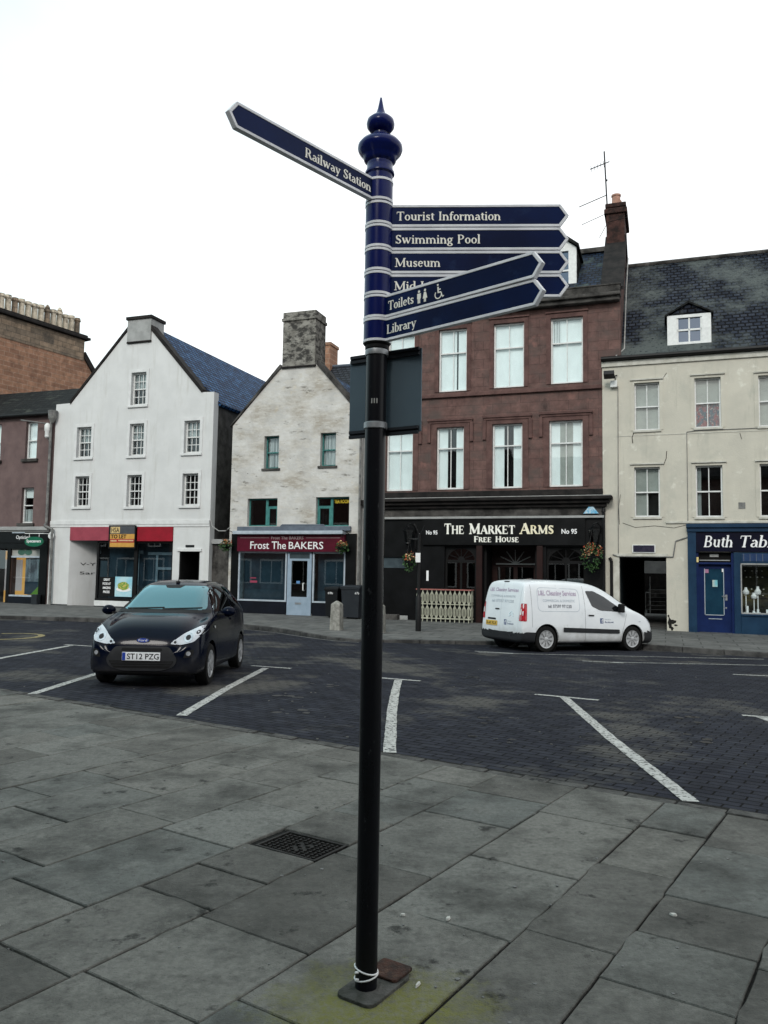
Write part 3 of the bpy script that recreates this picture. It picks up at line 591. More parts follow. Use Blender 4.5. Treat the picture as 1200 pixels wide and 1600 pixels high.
# ------------------------------------------------------------------ building helpers
def window(par, t0, t1, z0, z1, s, cols=2, rows=(1, 1), frame='white_paint', glass='glass', back=None, deep=.14, sill=None, label=None, bar=.022, fr=.055, mid=.5, name='window', split=None):
    """sash window: frame and bars one mesh; pane, sill and what hangs behind the glass are sub-parts"""
    mb = MB(); f0, f1 = s+deep, s+deep+.07
    mb.box(t0, t0+fr, f0, f1, z0, z1).box(t1-fr, t1, f0, f1, z0, z1).box(t0+fr, t1-fr, f0, f1, z1-fr, z1).box(t0+fr, t1-fr, f0, f1, z0, z0+fr*1.3)
    zm = z0+(z1-z0)*mid
    mb.box(t0+fr, t1-fr, f0-.015, f1-.01, zm-.022, zm+.022)
    def bars(za, zb, r, off):
        for i in range(1, cols):
            x = t0+fr+(t1-t0-2*fr)*(i/cols if not split else split); mb.box(x-bar/2, x+bar/2, f0+off, f0+off+.03, za, zb)
        for j in range(1, r):
            z = za+(zb-za)*j/r; mb.box(t0+fr, t1-fr, f0+off+.003, f0+off+.027, z-bar/2, z+bar/2)
    bars(zm+.022, z1-fr, rows[0], .012); bars(z0+fr*1.3, zm-.022, rows[1], .022)
    o = mb.build(name, M[frame], par, label=label)
    MB().box(t0+fr, t1-fr, f0+.055, f0+.060, z0+fr, z1-fr).build('pane', M[glass], o)
    def bk(a, b_, c, d, mat, nm, y=.10, wavy=False):
        m2 = MB()
        if wavy:
            n = 14; vs_ = []
            for i in range(n+1):
                x = a+(b_-a)*i/n; yy = f0+y+.018*math.sin(i*2.1)
                vs_ += [(x, yy, c), (x, yy, d), (x, yy+.006, c), (x, yy+.006, d)]
            m2.add(vs_, [(4*i, 4*i+4, 4*i+5, 4*i+1) for i in range(n)] + [(4*i+2, 4*i+3, 4*i+7, 4*i+6) for i in range(n)])
        else: m2.box(a, b_, f0+y, f0+y+.012, c, d)
        m2.build(nm, M[mat], o, smooth=wavy)
    W_, H_ = t1-t0, z1-z0
    for spec in (back or []):
        nm, a, b_, c, d, mat = spec   # fractions of the opening
        bk(t0+W_*a, t0+W_*b_, z0+H_*c, z0+H_*d, mat, nm, wavy=nm.endswith('curtain'))
    if sill:
        MB().box(t0-sill[1], t1+sill[1], s-sill[2], s+deep, z0-sill[3], z0).build('sill', M[sill[0]], o, bevel=.01)
    return o
def surround(par, t0, t1, z0, z1, s, wd, dp, mat, name='window_surround', top=0, label=None):
    mb = MB(); mb.prism([(t0-wd, z0), (t1+wd, z0), (t1+wd, z1+wd+top), (t0-wd, z1+wd+top)], s-dp, s-.0005, holes=[(t0, t1, z0+.0001, z1)])
    return mb.build(name, M[mat], par, label=label)
def wall(par, outline, holes, s, mat, th=.30, name='wall', label=None):
    mb = MB(); mb.prism(outline, s, s+th, holes=holes); return mb.build(name, M[mat], par, label=label)
def shell(par, t0, t1, s0, s1, z0, z1, mat, name='side_wall', back=True, left=True, right=True, label=None):
    mb = MB(); e = .25
    if left: mb.box(t0, t0+e, s0, s1-e, z0, z1)
    if right: mb.box(t1-e, t1, s0, s1-e, z0, z1)
    if back: mb.box(t0, t1, s1-e, s1, z0, z1)
    return mb.build(name, M[mat], par, label=label)
def slab_roof(par, quad, th, mat, name='roof', label=None):   # quad: four (t,s,z)
    q = [Vector(p) for p in quad]; n = (q[1]-q[0]).cross(q[3]-q[0]).normalized()
    if n.z < 0: n = -n
    return MB().poly3([p-n*th for p in q], q).build(name, M[mat], par, label=label)
F = 27.34   # the building line
ZB = lambda t: zp(t, F)
# ------------------------------------------------------------------ white gable house
b = sroot('gabled_house', 'white rendered house with tall smooth gable, cement chimney and empty shop under red boards', 'house', -20.7, F, 0)
z0 = -.25
HW = [(-23.68, -22.93, 6.26, 7.58), (-20.98, -20.27, 6.25, 7.60), (-18.33, -17.60, 6.27, 7.60), (-23.66, -22.94, 4.16, 5.46), (-21.01, -20.29, 4.13, 5.45), (-18.33, -17.60, 4.14, 5.44), (-21.0, -20.26, 8.38, 9.77)]
shop = (-23.80, -18.68, z0+.001, 3.30); pend = (-18.36, -17.42, z0+.001, 2.30)
wall(b, [(-24.87, z0), (-17.0, z0), (-17.0, 8.72), (-17.6, 8.74), (-20.38, 11.86), (-21.02, 11.86), (-24.05, 8.66), (-24.87, 8.64)], HW+[shop, pend], F, 'white_render', .35)
shell(b, -24.87, -17.001, F+.35, 40.5, z0, 8.3, 'shaded_harl', label='grey side wall along the alley, its colour darkened for shade')
slab_roof(b, [(-20.7, F+.32, 12.0), (-20.7, 40.5, 12.0), (-16.85, 40.5, 8.28), (-16.85, F+.32, 8.28)], .12, 'slate_blue', label='blue slate slope of the roof')
slab_roof(b, [(-20.7, F+.32, 12.0), (-20.7, 40.5, 12.0), (-24.95, 40.5, 8.1), (-24.95, F+.32, 8.1)], .12, 'slate_blue')
MB().box(-24.6, -17.3, F+.7, F+.8, 3.5, 8.4).box(-21.6, -19.8, F+.7, F+.8, 8.4, 10.5).build('room_shade_panel', M['dark_room'], b)  # near-black panel added behind the glass to paint the unlit rooms dark
mb = MB()
mb.prism([(-24.1, 8.60), (-24.02, 8.72), (-21.2, 11.70), (-21.2, 11.86), (-21.42, 11.62)][:3]+[(-21.25, 11.80), (-24.12, 8.76)], F-.04, F+.38)
mb.prism([(-17.56, 8.72), (-17.48, 8.84), (-20.15, 11.80), (-20.25, 11.68)], F-.05, F+.40)
mb.build('skew_coping', M['dark_trim'], b)
ch = MB().box(-21.27, -20.10, F-.06, F+.85, 11.10, 12.02).build('chimney', M['cement'], b)
MB().box(-21.33, -20.04, F-.12, F+.91, 12.02, 12.16).box(-21.29, -20.08, F-.08, F+.9, 11.02, 11.10).build('chimney_cap', M['dark_trim'], ch, bevel=.02)
for i, (a, c, d, e) in enumerate(HW):
    o = window(b, a, c, d, e, F, cols=3 if i != 6 else 3, rows=(2, 2), bar=.028, fr=.06, sill=('white_band', .13, .07, .10),
               back=[('net_curtain', .05, .95, .5, .97, 'net')] if i in (0, 1, 2, 6) else None)
    surround(b, a, c, d, e, F, .13, .025, 'white_band')
mb = MB().box(-24.86, -17.01, F-.05, F-.001, 3.40, 3.56).box(-24.86, -17.01, F-.03, F-.0011, 3.30, 3.395); mb.build('string_course', M['white_band'], b)
# shop unit: recessed dark front behind angled reveal
MB().poly3([(-23.79, F, z0), (-22.95, F+1.25, z0), (-22.95, F+1.3, z0), (-23.85, F+.04, z0)], [(-23.79, F, 2.75), (-22.95, F+1.25, 2.75), (-22.95, F+1.3, 2.75), (-23.85, F+.04, 2.75)]).build('shop_reveal', M['white_render'], b, label='white angled reveal with graffiti')
g = MB()
for k in range(2): put_sans(g, 'V-Y' if k else 'Sar', -.3, .35, 1.30+.38*k, 1.42+.38*k, lambda x, y, d: (-23.37+.56*x+.004, F+.62+.83*x-.006-d, y), .002)
g.build('graffiti', M['black_matt'], b)
MB().box(-23.83, -18.68, F+1.32, F+1.4, z0, 3.3).box(-23.8, -18.7, F+.36, F+1.3, 2.76, 2.80).build('shop_back_wall', M['dark_room'], b)
mb = MB()   # black timber frame of the shop windows
for x0, x1 in ((-22.44, -22.34), (-20.58, -20.42), (-18.76, -18.69)): mb.box(x0, x1, F+.06, F+.16, .30, 2.70)
mb.box(-22.44, -18.69, F+.04, F+.18, .24, .34).box(-22.44, -18.69, F+.06, F+.16, 2.62, 2.70)
mb.box(-23.0, -22.44, F+1.0, F+1.05, z0, 2.7).build('shop_frame', M['black_matt'], b)
for x0, x1 in ((-22.34, -20.58), (-20.42, -18.76)):
    MB().box(x0, x1, F+.10, F+.108, .34, 2.62).build('shop_window', M['glass_shop'], b)
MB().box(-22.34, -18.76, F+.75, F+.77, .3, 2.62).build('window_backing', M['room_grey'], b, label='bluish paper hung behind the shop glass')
mb = MB()
for x0, x1, za, zb in ((-20.98, -20.78, .5, 2.3), (-20.95, -20.6, 2.2, 2.34), (-20.35, -18.8, 2.16, 2.28), (-19.95, -19.84, .5, 2.2), (-19.05, -18.95, .5, 2.2), (-19.84, -19.05, 1.55, 1.66)): mb.box(x0, x1, F+.68, F+.70, za, zb)
mb.build('shop_fitting', M['cement'], b)
MB().box(-22.46, -18.69, F+.03, F+.2, .02, .24).build('stall_riser', M['white_band'], b)
MB().box(-24.80, -23.80, F-.03, F-.001, z0, .03).box(-22.46, -18.69, F+.01, F+.2, z0, .02).build('plinth', M['navy_black'], b)
d = MB().box(-23.0, -22.5, F+.94, F+.99, z0, 2.2).build('door', M['black_matt'], b)
MB().box(-22.93, -22.57, F+.925, F+.939, .75, 1.9).build('pane', M['room_grey'], d)
MB().box(-23.79, -21.76, F-.04, F+.05, 2.73, 3.30).build('fascia', M['red_faded'], b, label='faded pinkish red fascia board')
MB().box(-20.39, -18.69, F-.04, F+.05, 2.71, 3.29).build('fascia', M['red_board'], b, label='bright red fascia board')
# dark pend at the right
MB().box(-18.36, -18.30, F+.02, F+4, z0, 2.3).box(-17.48, -17.42, F+.02, F+4, z0, 2.3).box(-18.36, -17.42, F+4, F+4.1, z0, 2.3).box(-18.36, -17.42, F+.36, F+4, 2.3, 2.36).build('passage_lining', M['dark_room'], b)
MB().box(-18.45, -17.33, F-.06, F-.001, 2.30, 2.42).build('lintel', M['white_band'], b, bevel=.01)
pl = MB().box(-18.08, -17.68, F-.02, F-.001, 2.47, 2.56).build('name_plate', M['plastic_dark'], b)
# to let board
t = sroot('letting_board', 'orange and grey to let board fixed over the red fascia of the white house', 'sign', -21.05, F-.05, 2.9)
bd = MB().box(-21.74, -20.42, F-.12, F-.075, 2.40, 3.36).build('backing_board', M['black_matt'], t)
M['board_or'] = pm('board_orange', (.55, .30, .07), (.48, .25, .055), 5, .5); M['board_gr'] = pm('board_grey', (.07, .075, .085), None, 5, .5); M['board_ye'] = pm('board_yellow', (.60, .44, .20), None, 5, .5)
M['board_red'] = pm('board_red', (.36, .03, .03), None, 5, .5)
MB().box(-21.66, -20.46, F-.128, F-.1201, 3.00, 3.32).build('panel', M['board_gr'], t)
MB().box(-21.66, -20.46, F-.128, F-.1201, 2.46, 2.995).build('panel', M['board_or'], t)
MB().box(-21.66, -20.46, F-.131, F-.1281, 2.64, 2.79).build('band', M['board_red'], t)
MB().box(-21.64, -21.18, F-.131, F-.1281, 3.03, 3.29).build('logo_patch', M['board_ye'], t)
mb = MB(); put_sans(mb, 'HSA', -21.60, -21.21, 3.06, 3.26, on_wall(F-.131), .003, bold=.01); put_sans(mb, 'TO LET', -21.62, -20.85, 2.81, 2.975, on_wall(F-.128), .003, bold=.03); mb.build('lettering', M['plastic_dark'], t)
mb = MB().box(-21.63, -21.32, F-.134, F-.1311, 2.685, 2.745).box(-21.24, -20.50, F-.134, F-.1311, 2.70, 2.755); mb.build('printed_line', M['petal_pale'], t)
# posters in the shop window
p = MB().box(-22.28, -21.52, F+.085, F+.095, .42, 1.22).thing('window_poster', M['black_matt'], 'black poster offering great food at amazing prices in the empty shop window', 'poster', -21.9, F+.09, .42)
mb = MB()
for k, tx in enumerate(('GREAT', 'FOOD AT', 'AMAZING', 'PRICES')): put_sans(mb, tx, -21.9-.16-.04*(len(tx) > 6), -21.9+.16+.04*(len(tx) > 6), 1.06-.17*k, 1.16-.17*k, on_wall(F+.085), .002, bold=.03)
mb.build('lettering', M['white_letter'], p)
M['poster_sky'] = pm('poster_cyan', (.20, .50, .62), (.45, .62, .66), 2, .5); M['salad'] = pm('salad_print', (.10, .26, .04), (.55, .42, .12), 16, .6, lo=.42, hi=.56)
p = MB().box(-21.48, -20.64, F+.085, F+.095, .42, 1.24).thing('food_poster', M['poster_sky'], 'light blue poster of a plate of food in the empty shop window', 'poster', -21.05, F+.09, .42)
mb = MB()
def disc(mb, cx, cz, rx, rz, s_, th, n=24, jit=0):
    P_ = [(cx+rx*(1+rnd.uniform(-jit, jit))*math.cos(2*math.pi*i/n), cz+rz*(1+rnd.uniform(-jit, jit))*math.sin(2*math.pi*i/n)) for i in range(n)]
    mb.prism(P_, s_-th, s_)
disc(mb, -21.06, .72, .36, .10, F+.0849, .002); mb.build('printed_plate', M['white_letter'], p)
mb = MB(); disc(mb, -21.06, .86, .28, .17, F+.0828, .002, 26, .12); mb.build('printed_food', M['salad'], p)
# ------------------------------------------------------------------ optician
b = sroot('opticians_shop', 'mauve rendered three storey building with a black opticians shopfront, at the left edge', 'building', -27.5, F, 0)
t0, t1 = -33.5, -24.90
OW = [(-28.62, -27.86, 6.28, 7.92), (-26.47, -25.83, 6.30, 7.95), (-26.53, -25.87, 3.48, 5.04), (-28.85, -28.1, 3.48, 5.04), (-31, -30.3, 6.28, 7.92), (-31, -30.3, 3.48, 5.04)]
wall(b, [(t0, z0), (t1, z0), (t1, 8.28), (t0, 8.28)], OW+[(-28.45, -27.10, -.1, 2.40), (-26.92, -25.33, .33, 2.36)], F, 'pink_render', .3)
shell(b, t0, t1, F+.3, 34, z0, 8.2, 'pink_render')
slab_roof(b, [(t0, F-.18, 8.26), (t1+.02, F-.18, 8.26), (t1+.02, F+3.0, 10.12), (t0, F+3.0, 10.12)], .1, 'slate_dark')
slab_roof(b, [(t0, 34, 8.1), (t1+.02, 34, 8.1), (t1+.02, F+3.0, 10.12), (t0, F+3.0, 10.12)], .1, 'slate_dark')
MB().cyl((t0, F-.22, 8.22), (t1+.02, F-.22, 8.22), .07, n=10).build('gutter', M['pipe_black'], b)
for i, (a, c, d, e) in enumerate(OW):
    window(b, a, c, d, e, F, cols=1, rows=(1, 1), sill=('soot_stone', .12, .10, .13), back=[('blind', .06, .94, .05 if i in (0, 1) else .72, .97, 'blind')] + ([] if i in (0, 1) else [('net_curtain', .06, .94, .05, .40, 'net')]))
MB().box(t0, t1-.02, F-.16, F-.001, 3.16, 3.32).box(t0, t1-.02, F-.10, F-.001, 3.10, 3.159).build('cornice', M['cement'], b, bevel=.015)
mb = MB().box(t0, t1-.02, F-.09, F-.001, 2.62, 3.09).box(t0, t1-.02, F-.07, F-.001, 2.36, 2.60)
mb.box(-27.10, -26.92, F-.06, F+.02, -.15, 2.36).box(-25.33, -24.93, F-.06, F-.001, -.15, 2.36).box(-28.6, -28.45, F-.06, F-.001, -.15, 2.36)
mb.build('shopfront', M['black_paint'], b)
MB().box(-26.92, -25.33, F-.07, F+.25, -.12, .30).build('stall_riser', M['navy_black'], b)
MB().box(-26.92, -25.33, F-.05, F+.02, .30, .37).box(-26.92, -25.33, F-.02, F+.02, 1.98, 2.05).build('window_ledge', M['alu'], b)
MB().box(-26.92, -25.33, F+.04, F+.048, .37, 1.98).build('shop_window', M['glass_shop'], b)
MB().box(-26.92, -25.33, F+.03, F+.05, 2.05, 2.36).build('fanlight', M['blind_grey'], b, label='pale panel with a green spectacles emblem over the window')
M['green_sign'] = pm('sign_green', (.010, .12, .065), (.008, .10, .055), 4, .35); M['green_dim'] = pm('sign_green_dim', (.05, .12, .09), None, 4, .5)
mb = MB(); disc(mb, -26.40, 2.22, .20, .13, F+.0299, .01); disc(mb, -26.02, 2.22, .20, .13, F+.0288, .01); mb.build('spectacles_emblem', M['green_dim'], b)
M['lit_orange'] = emat('lit_shop_wall', (.62, .27, .06), .55); M['lit_pale'] = emat('lit_shop_back', (.45, .34, .30), .35)
MB().box(-26.85, -26.25, F+.6, F+.62, .37, 1.98).box(-28.45, -27.1, F+1.2, F+1.22, 1.9, 2.3).box(-28.45, -27.1, F+1.2, F+1.22, -.1, .5).build('lit_interior', M['lit_orange'], b)
MB().box(-28.45, -27.1, F+1.21, F+1.23, .5, 1.9).build('lit_interior', M['lit_pale'], b)
MB().box(t0+.3, t1-.3, F+.31, 33, 3.0, 3.1).build('upper_floor', M['dark_room'], b)
MB().box(t0+.3, t1-.3, F+.9, F+1.0, 3.1, 8.0).build('room_shade_panel', M['dark_room'], b)  # dark panel painting the shade of the upper rooms
MB().box(-28.45, -27.3, F+.20, F+.208, -.1, 2.3).build('door_glass', M['glass_shop'], b)
M['poster_grey'] = pm('poster_grey', (.40, .35, .32), (.16, .12, .11), 2.2, .6, stretch=(1, 1, .6), lo=.42, hi=.58)
p = MB().box(-26.20, -25.42, F+.09, F+.10, .40, 1.97).thing('portrait_poster', M['poster_grey'], 'tall grey portrait poster with a green edge in the opticians window', 'poster', -25.8, F+.1, .4)
MB().box(-25.47, -25.40, F+.085, F+.0899, .40, 1.97).build('green_edge', pm('poster_green', (.12, .42, .22), None, 3, .5), p)
MB().box(-26.20, -25.48, F+.083, F+.0899, .40, .95).build('caption_panel', M['board_gr'], p)
MB().prism([(-25.85, .40), (-25.42, .40), (-25.42, .78)], F+.079, F+.0829).build('corner_patch', pm('poster_lime', (.26, .40, .04), None, 3, .5), p)
mb = MB(); put_sans(mb, 'Opticians', -26.62, -25.86, 2.74, 2.94, on_wall(F-.09), .01); mb.build('lettering', M['white_letter'], b)
MB().box(-26.85, -26.15, F-.11, F-.09, 3.04, 3.085).build('sign_light', M['alu'], b)
t = sroot('projecting_sign', 'green oval hanging sign on a white iron bracket outside the opticians', 'sign', -25.2, F-.1, 2.6)
MB().tube([(-24.72, F-.02, 3.0), (-24.72, F-.55, 3.0), (-25.65, F-.62, 3.0)], .018).lathe((-24.73, F-.10, 2.93), [(.14, -.02), (.16, 0), (.14, .02)], 16, 'y').build('bracket', M['white_paint'], t)
mb = MB(); mb.tube([(-25.42, F-.6, 3.0), (-25.42, F-.6, 2.85)], .012).tube([(-24.92, F-.58, 3.0), (-24.92, F-.58, 2.85)], .012); mb.build('hanger', M['white_paint'], t)
mb = MB(); P_ = [(-25.15+.50*math.cos(a)*(1 if abs(math.cos(a)) < .9 else .97), 2.65+.21*math.sin(a)) for a in frange(0, 2*math.pi, 31)[:-1]]; mb.prism(P_, F-.63, F-.57); o = mb.build('sign_plate', M['green_sign'], t)
mb = MB(); put_sans(mb, 'Specsavers', -25.53, -24.77, 2.58, 2.74, on_wall(F-.631), .003, bold=.02); mb.build('lettering', M['white_letter'], o)
# lamp arm and pipes at the joint of the two houses
t = sroot('wall_lamp', 'grey wall lamp on a long horizontal arm at the top corner of the mauve building', 'lamp', -25.25, F-.1, 7.6)
MB().tube([(-26.3, F-.5, 7.93), (-25.15, F-.22, 7.78)], .03).box(-25.22, -25.05, F-.24, F-.04, 7.45, 7.55).build('arm', M['pipe'], t)
MB().lathe((-25.12, F-.18, 7.50), [(.05, -.35), (.10, -.30), (.10, -.08), (.13, -.02), (.13, .2), (.06, .3)], 14).build('lantern', M['white_paint'], t, smooth=True)
t = MB().tube([(-24.98, F-.14, 8.25), (-24.98, F-.14, 3.45), (-25.02, F-.20, 3.35), (-24.66, F-.12, 3.2), (-24.62, F-.12, .0)], .055).lathe((-24.9, F-.16, 8.0), [(.05, -.2), (.17, .0), (.20, .28), (.20, .34)], 12).thing('drainpipe', M['pipe'], 'grey downpipe with a hopper head between the mauve and white buildings', 'pipe', -24.9, F-.14, 0)
t = MB().tube([(-25.2, F-.06, 7.2), (-25.05, F-.06, 7.0), (-25.05, F-.06, 3.5)], .03).thing('service_pipe', M['cable'], 'thin pale service pipe on the mauve wall beside the downpipe', 'pipe', -25.1, F-.06, 3.5)
MB().box(-25.42, -25.12, F-.34, F-.10, -.02, .42).thing('utility_box', M['plastic_grey'], 'small grey box on the pavement at the foot of the opticians shopfront', 'box', -25.3, F-.2, 0, bevel=.02)
# ------------------------------------------------------------------ tenement behind
cx_, cy_ = W2(-32.75, 38.0)
b = empty('tenement', 'tall orange sandstone tenement with a row of chimney pots behind the opticians', 'building', (cx_, cy_, 0), R(60))
mb = MB(); mb.prism([(-9.5, -1), (6.5, -1), (6.5, 7.5), (4.0, 9.5), (.05, 14.1), (.05, 14.6), (-9.5, 14.6)], 0, .5); mb.build('wall', M['tenement'], b)
MB().box(-9.5, .04, -.03, .9, 13.95, 15.2).build('wallhead', M['tenement_head'], b, label='weathered upper masonry under the chimney pots')
MB().box(-9.55, .30, -.28, 1.1, 15.2, 15.36).box(-9.55, .18, -.16, 1.0, 15.361, 15.5).build('coping', M['dark_trim'], b, bevel=.03)
MB().prism([(.05, 14.1), (4.0, 9.5), (6.5, 7.5), (6.75, 7.6), (4.15, 9.75), (.10, 14.5)], -.1, .9).build('skew_coping', M['dark_trim'], b)
MB().box(-9.5, 6.4, .5, .9, -1, 7.4).box(-9.5, 0, .9, 12, -1, 12).build('rear_wall', M['tenement_head'], b)
for i in range(22):
    x = -.25-.415*i
    mb = MB(); k = 1+.06*rnd.uniform(-1, 1)
    mb.lathe((x, .35, 15.5), [(.19, 0), (.17, .12), (.16, .80*k), (.20, .81*k), (.21, .88*k), (.175, .92*k), (.18, 1.0*k), (.13, 1.01*k)], 12)
    if i in (3, 5): mb.lathe((x, .35, 15.5+1.05*k), [(.15, 0), (.12, .10), (.02, .22)], 10)
    mb.build('chimney_pot', M['pot'] if i % 5 else M['tenement_head'], b, smooth=True)
# ------------------------------------------------------------------ bakery
b = sroot('bakery', 'old whitewashed stone house with peeling gable, tall lichened chimney and a bakery at street level', 'house', -13.3, F, 0)
BW = [(-14.68, -14.04, 5.54, 6.82), (-12.29, -11.65, 5.57, 6.84), (-15.34, -14.04, 3.30, 4.38), (-12.42, -11.06, 3.29, 4.39)]
wall(b, [(-16.1, z0), (-10.6, z0), (-10.6, 7.30), (-12.45, 9.50), (-14.05, 9.50), (-16.1, 7.28)], BW+[(-15.62, -11.14, -.02, 2.30)], F, 'old_white', .5)
shell(b, -16.1, -10.6, F+.5, 36.5, z0, 7.0, 'cement')
slab_roof(b, [(-13.3, F+.45, 9.95), (-13.3, 36.5, 9.95), (-10.4, 36.5, 6.95), (-10.4, F+.45, 6.95)], .1, 'slate_blue')
slab_roof(b, [(-13.3, F+.45, 9.95), (-13.3, 36.5, 9.95), (-16.15, 36.5, 6.95), (-16.15, F+.45, 6.95)], .1, 'slate_blue')
MB().box(-15.8, -10.8, F+.9, F+1.0, 3.3, 7.0).build('room_shade_panel', M['dark_room'], b)  # dark panel in place of the bakery's unlit upper rooms
MB().prism([(-16.2, 7.24), (-16.12, 7.38), (-14.06, 9.62), (-14.0, 9.50)], F-.06, F+.5).prism([(-10.5, 7.26), (-10.42, 7.38), (-12.4, 9.62), (-12.5, 9.5)], F-.06, F+.5).build('skew_coping', M['soot_stone'], b)
ch = MB().box(-13.97, -12.58, F-.04, F+.92, 9.50, 11.30).build('chimney', M['chim_grey'], b)
MB().box(-14.02, -12.53, F-.09, F+.97, 11.30, 11.42).box(-13.98, -12.57, F-.05, F+.93, 11.42, 11.66).build('chimney_head', M['chim_grey'], ch, bevel=.02)
MB().box(-14.01, -12.54, F-.08, F+.96, 9.44, 9.50).build('chimney_base', M['dark_trim'], ch)
for i, (a, c, d, e) in enumerate(BW[:2]):
    window(b, a, c, d, e, F, cols=1, rows=(1, 1), frame='green_paint', deep=.2, fr=.05, sill=('soot_stone', .08, .05, .09), back=[('net_curtain', .06, .94, .04, .96, 'net')])
for i, (a, c, d, e) in enumerate(BW[2:]):
    sp = a+(c-a)*(.60 if i == 0 else .44); mb = MB(); f0 = F+.16
    mb.box(a, c, f0, f0+.06, e-.05, e).box(a, c, f0, f0+.06, d, d+.05).box(a, a+.05, f0, f0+.06, d+.05, e-.05).box(c-.05, c, f0, f0+.06, d+.05, e-.05).box(sp-.05, sp+.05, f0-.01, f0+.07, d+.05, e-.05)
    la, lc = (sp+.05, c-.05) if i == 0 else (a+.05, sp-.05)
    mb.box(la, lc, f0-.005, f0+.055, d+.68, d+.78).box(la, la+.06, f0-.004, f0+.05, d+.05, d+.68).box(lc-.06, lc, f0-.004, f0+.05, d+.05, d+.68)
    o = mb.build('window', M['green_paint'], b)
    MB().box(a+.05, c-.05, f0+.03, f0+.036, d+.05, e-.05).build('pane', M['glass_dark'], o)
    MB().box(la, lc, f0+.25, f0+.26, d+.05, d+.7).build('net_curtain', M['net'], o)
M['gold_text'] = pm('window_gold', (.60, .42, .03), None, 5, .5)
mb = MB(); put_sans(mb, 'TEA ROOM', -11.74, -11.13, 4.16, 4.30, on_wall(F+.185), .003, bold=.03); mb.build('window_lettering', M['gold_text'], b)
MB().box(-15.7, -10.95, F-.14, F-.001, 3.10, 3.28).prism([(-13.9, 3.281), (-12.0, 3.281), (-12.05, 3.36), (-13.8, 3.37)], F-.06, F-.001).build('lead_flashing', M['lead'], b, bevel=.02)
MB().box(-15.74, -11.14, F-.40, F-.02, 2.97, 3.10).build('awning_box', M['alu'], b, bevel=.015)
o = MB().box(-15.62, -11.14, F-.22, F-.001, 2.32, 2.965).build('fascia', M['maroon'], b)
mb = MB(); pl = on_wall(F-.22); put_sans(mb, 'Frost The', -15.04, -13.52, 2.41, 2.70, pl, .012, bold=.004); put_sans(mb, 'BAKERS', -13.40, -11.98, 2.415, 2.69, pl, .012, bold=.004)
mb.build('lettering', M['white_letter'], o)
M['dim_letter'] = pm('dim_letter', (.30, .24, .24), None, 6, .5)
mb = MB(); put_sans(mb, 'Frost The BAKERS', -14.15, -12.8, 2.78, 2.90, pl, .008, bold=.01); mb.box(-15.5, -14.25, F-.226, F-.2201, 2.83, 2.845).box(-12.7, -11.3, F-.226, F-.2201, 2.83, 2.845); mb.build('lettering', M['dim_letter'], o)
mb = MB().box(-15.62, -13.50, F-.08, F-.02, 2.26, 2.32).box(-15.62, -15.56, F-.08, F-.02, .48, 2.26).box(-13.60, -13.54, F-.08, F-.02, .48, 2.26).box(-15.62, -13.54, F-.09, F-.01, .42, .48)
mb.box(-12.46, -11.14, F-.08, F-.02, 2.26, 2.32).box(-12.46, -12.40, F-.08, F-.02, .48, 2.26).box(-11.20, -11.14, F-.08, F-.02, .48, 2.26).box(-12.46, -11.14, F-.09, F-.01, .42, .48)
mb.build('shop_frame', M['alu'], b)
for x0, x1 in ((-15.56, -13.60), (-12.40, -11.20)): MB().box(x0, x1, F-.045, F-.037, .48, 2.26).build('shop_window', M['glass_shop'], b)
for x0, x1 in ((-15.56, -13.60), (-12.40, -11.20)): MB().box(x0, x1, F+.30, F+.32, .40, 2.3).build('window_blind', M['room_grey'], b)
for x0, x1 in ((-15.62, -13.54), (-12.46, -11.14)): MB().box(x0, x1, F-.07, F-.02, z0, .42).build('stall_riser', M['navy_black'], b)
for x0, x1 in ((-15.94, -15.63), (-11.13, -10.72)): MB().box(x0, x1, F-.10, F-.001, z0, 3.0).build('pilaster', M['black_paint'], b)
d = MB().prism([(-13.50, -.12), (-12.50, -.12), (-12.50, 2.30), (-13.50, 2.30)], F-.09, F-.03, holes=[(-13.33, -12.67, .62, 1.98), (-13.42, -12.58, 2.06, 2.26)]).build('door', M['alu_blue'], b)
MB().box(-13.33, -12.67, F-.065, F-.058, .62, 1.98).build('pane', M['glass_dark'], d); MB().box(-13.42, -12.58, F-.065, F-.058, 2.06, 2.26).build('pane', M['room_grey'], d)
MB().tube([(-12.80, F-.09, .86), (-12.80, F-.17, .88), (-12.80, F-.17, 1.12), (-12.80, F-.09, 1.14)], .022).build('handle', M['white_paint'], d)
MB().box(-13.15, -12.90, F-.10, F-.0901, .34, .41).build('letter_box', M['steel'], d)
MB().box(-15.62, -11.14, F+1.8, F+1.85, z0, 2.4).build('shop_back_wall', M['dark_room'], b)
mb = MB(); mb.box(-15.1, -14.85, F-.05, F-.0451, 1.28, 1.32).box(-15.1, -14.8, F-.05, F-.0451, 1.12, 1.20); mb.build('window_sticker', pm('pink_sticker', (.30, .05, .09), None, 4, .5), b)
MB().box(-13.12, -12.98, F-.07, F-.0651, 1.12, 1.22).build('window_sticker', pm('blue_sticker', (.12, .26, .50), None, 4, .5), b)
wall(b, [(-16.999, z0), (-16.101, z0), (-16.101, 2.62), (-16.999, 2.62)], [], F+.25, 'soot_stone', .3, name='alley_wall', label='grey stone wall closing the alley')
MB().box(-16.995, -16.105, F+.15, F+.6, 2.62, 2.80).build('alley_lintel', M['cement'], b)
MB().tube([(-17.0, F+.02, 3.6), (-16.9, F+.02, 3.3), (-16.6, F+.02, 3.12), (-16.3, F+.02, 3.12), (-16.08, F-.03, 3.25)], .02).thing('overhead_cable', M['cable'], 'pale cable looping across the alley between the white house and the bakery', 'cable', -16.6, F, 3.1)
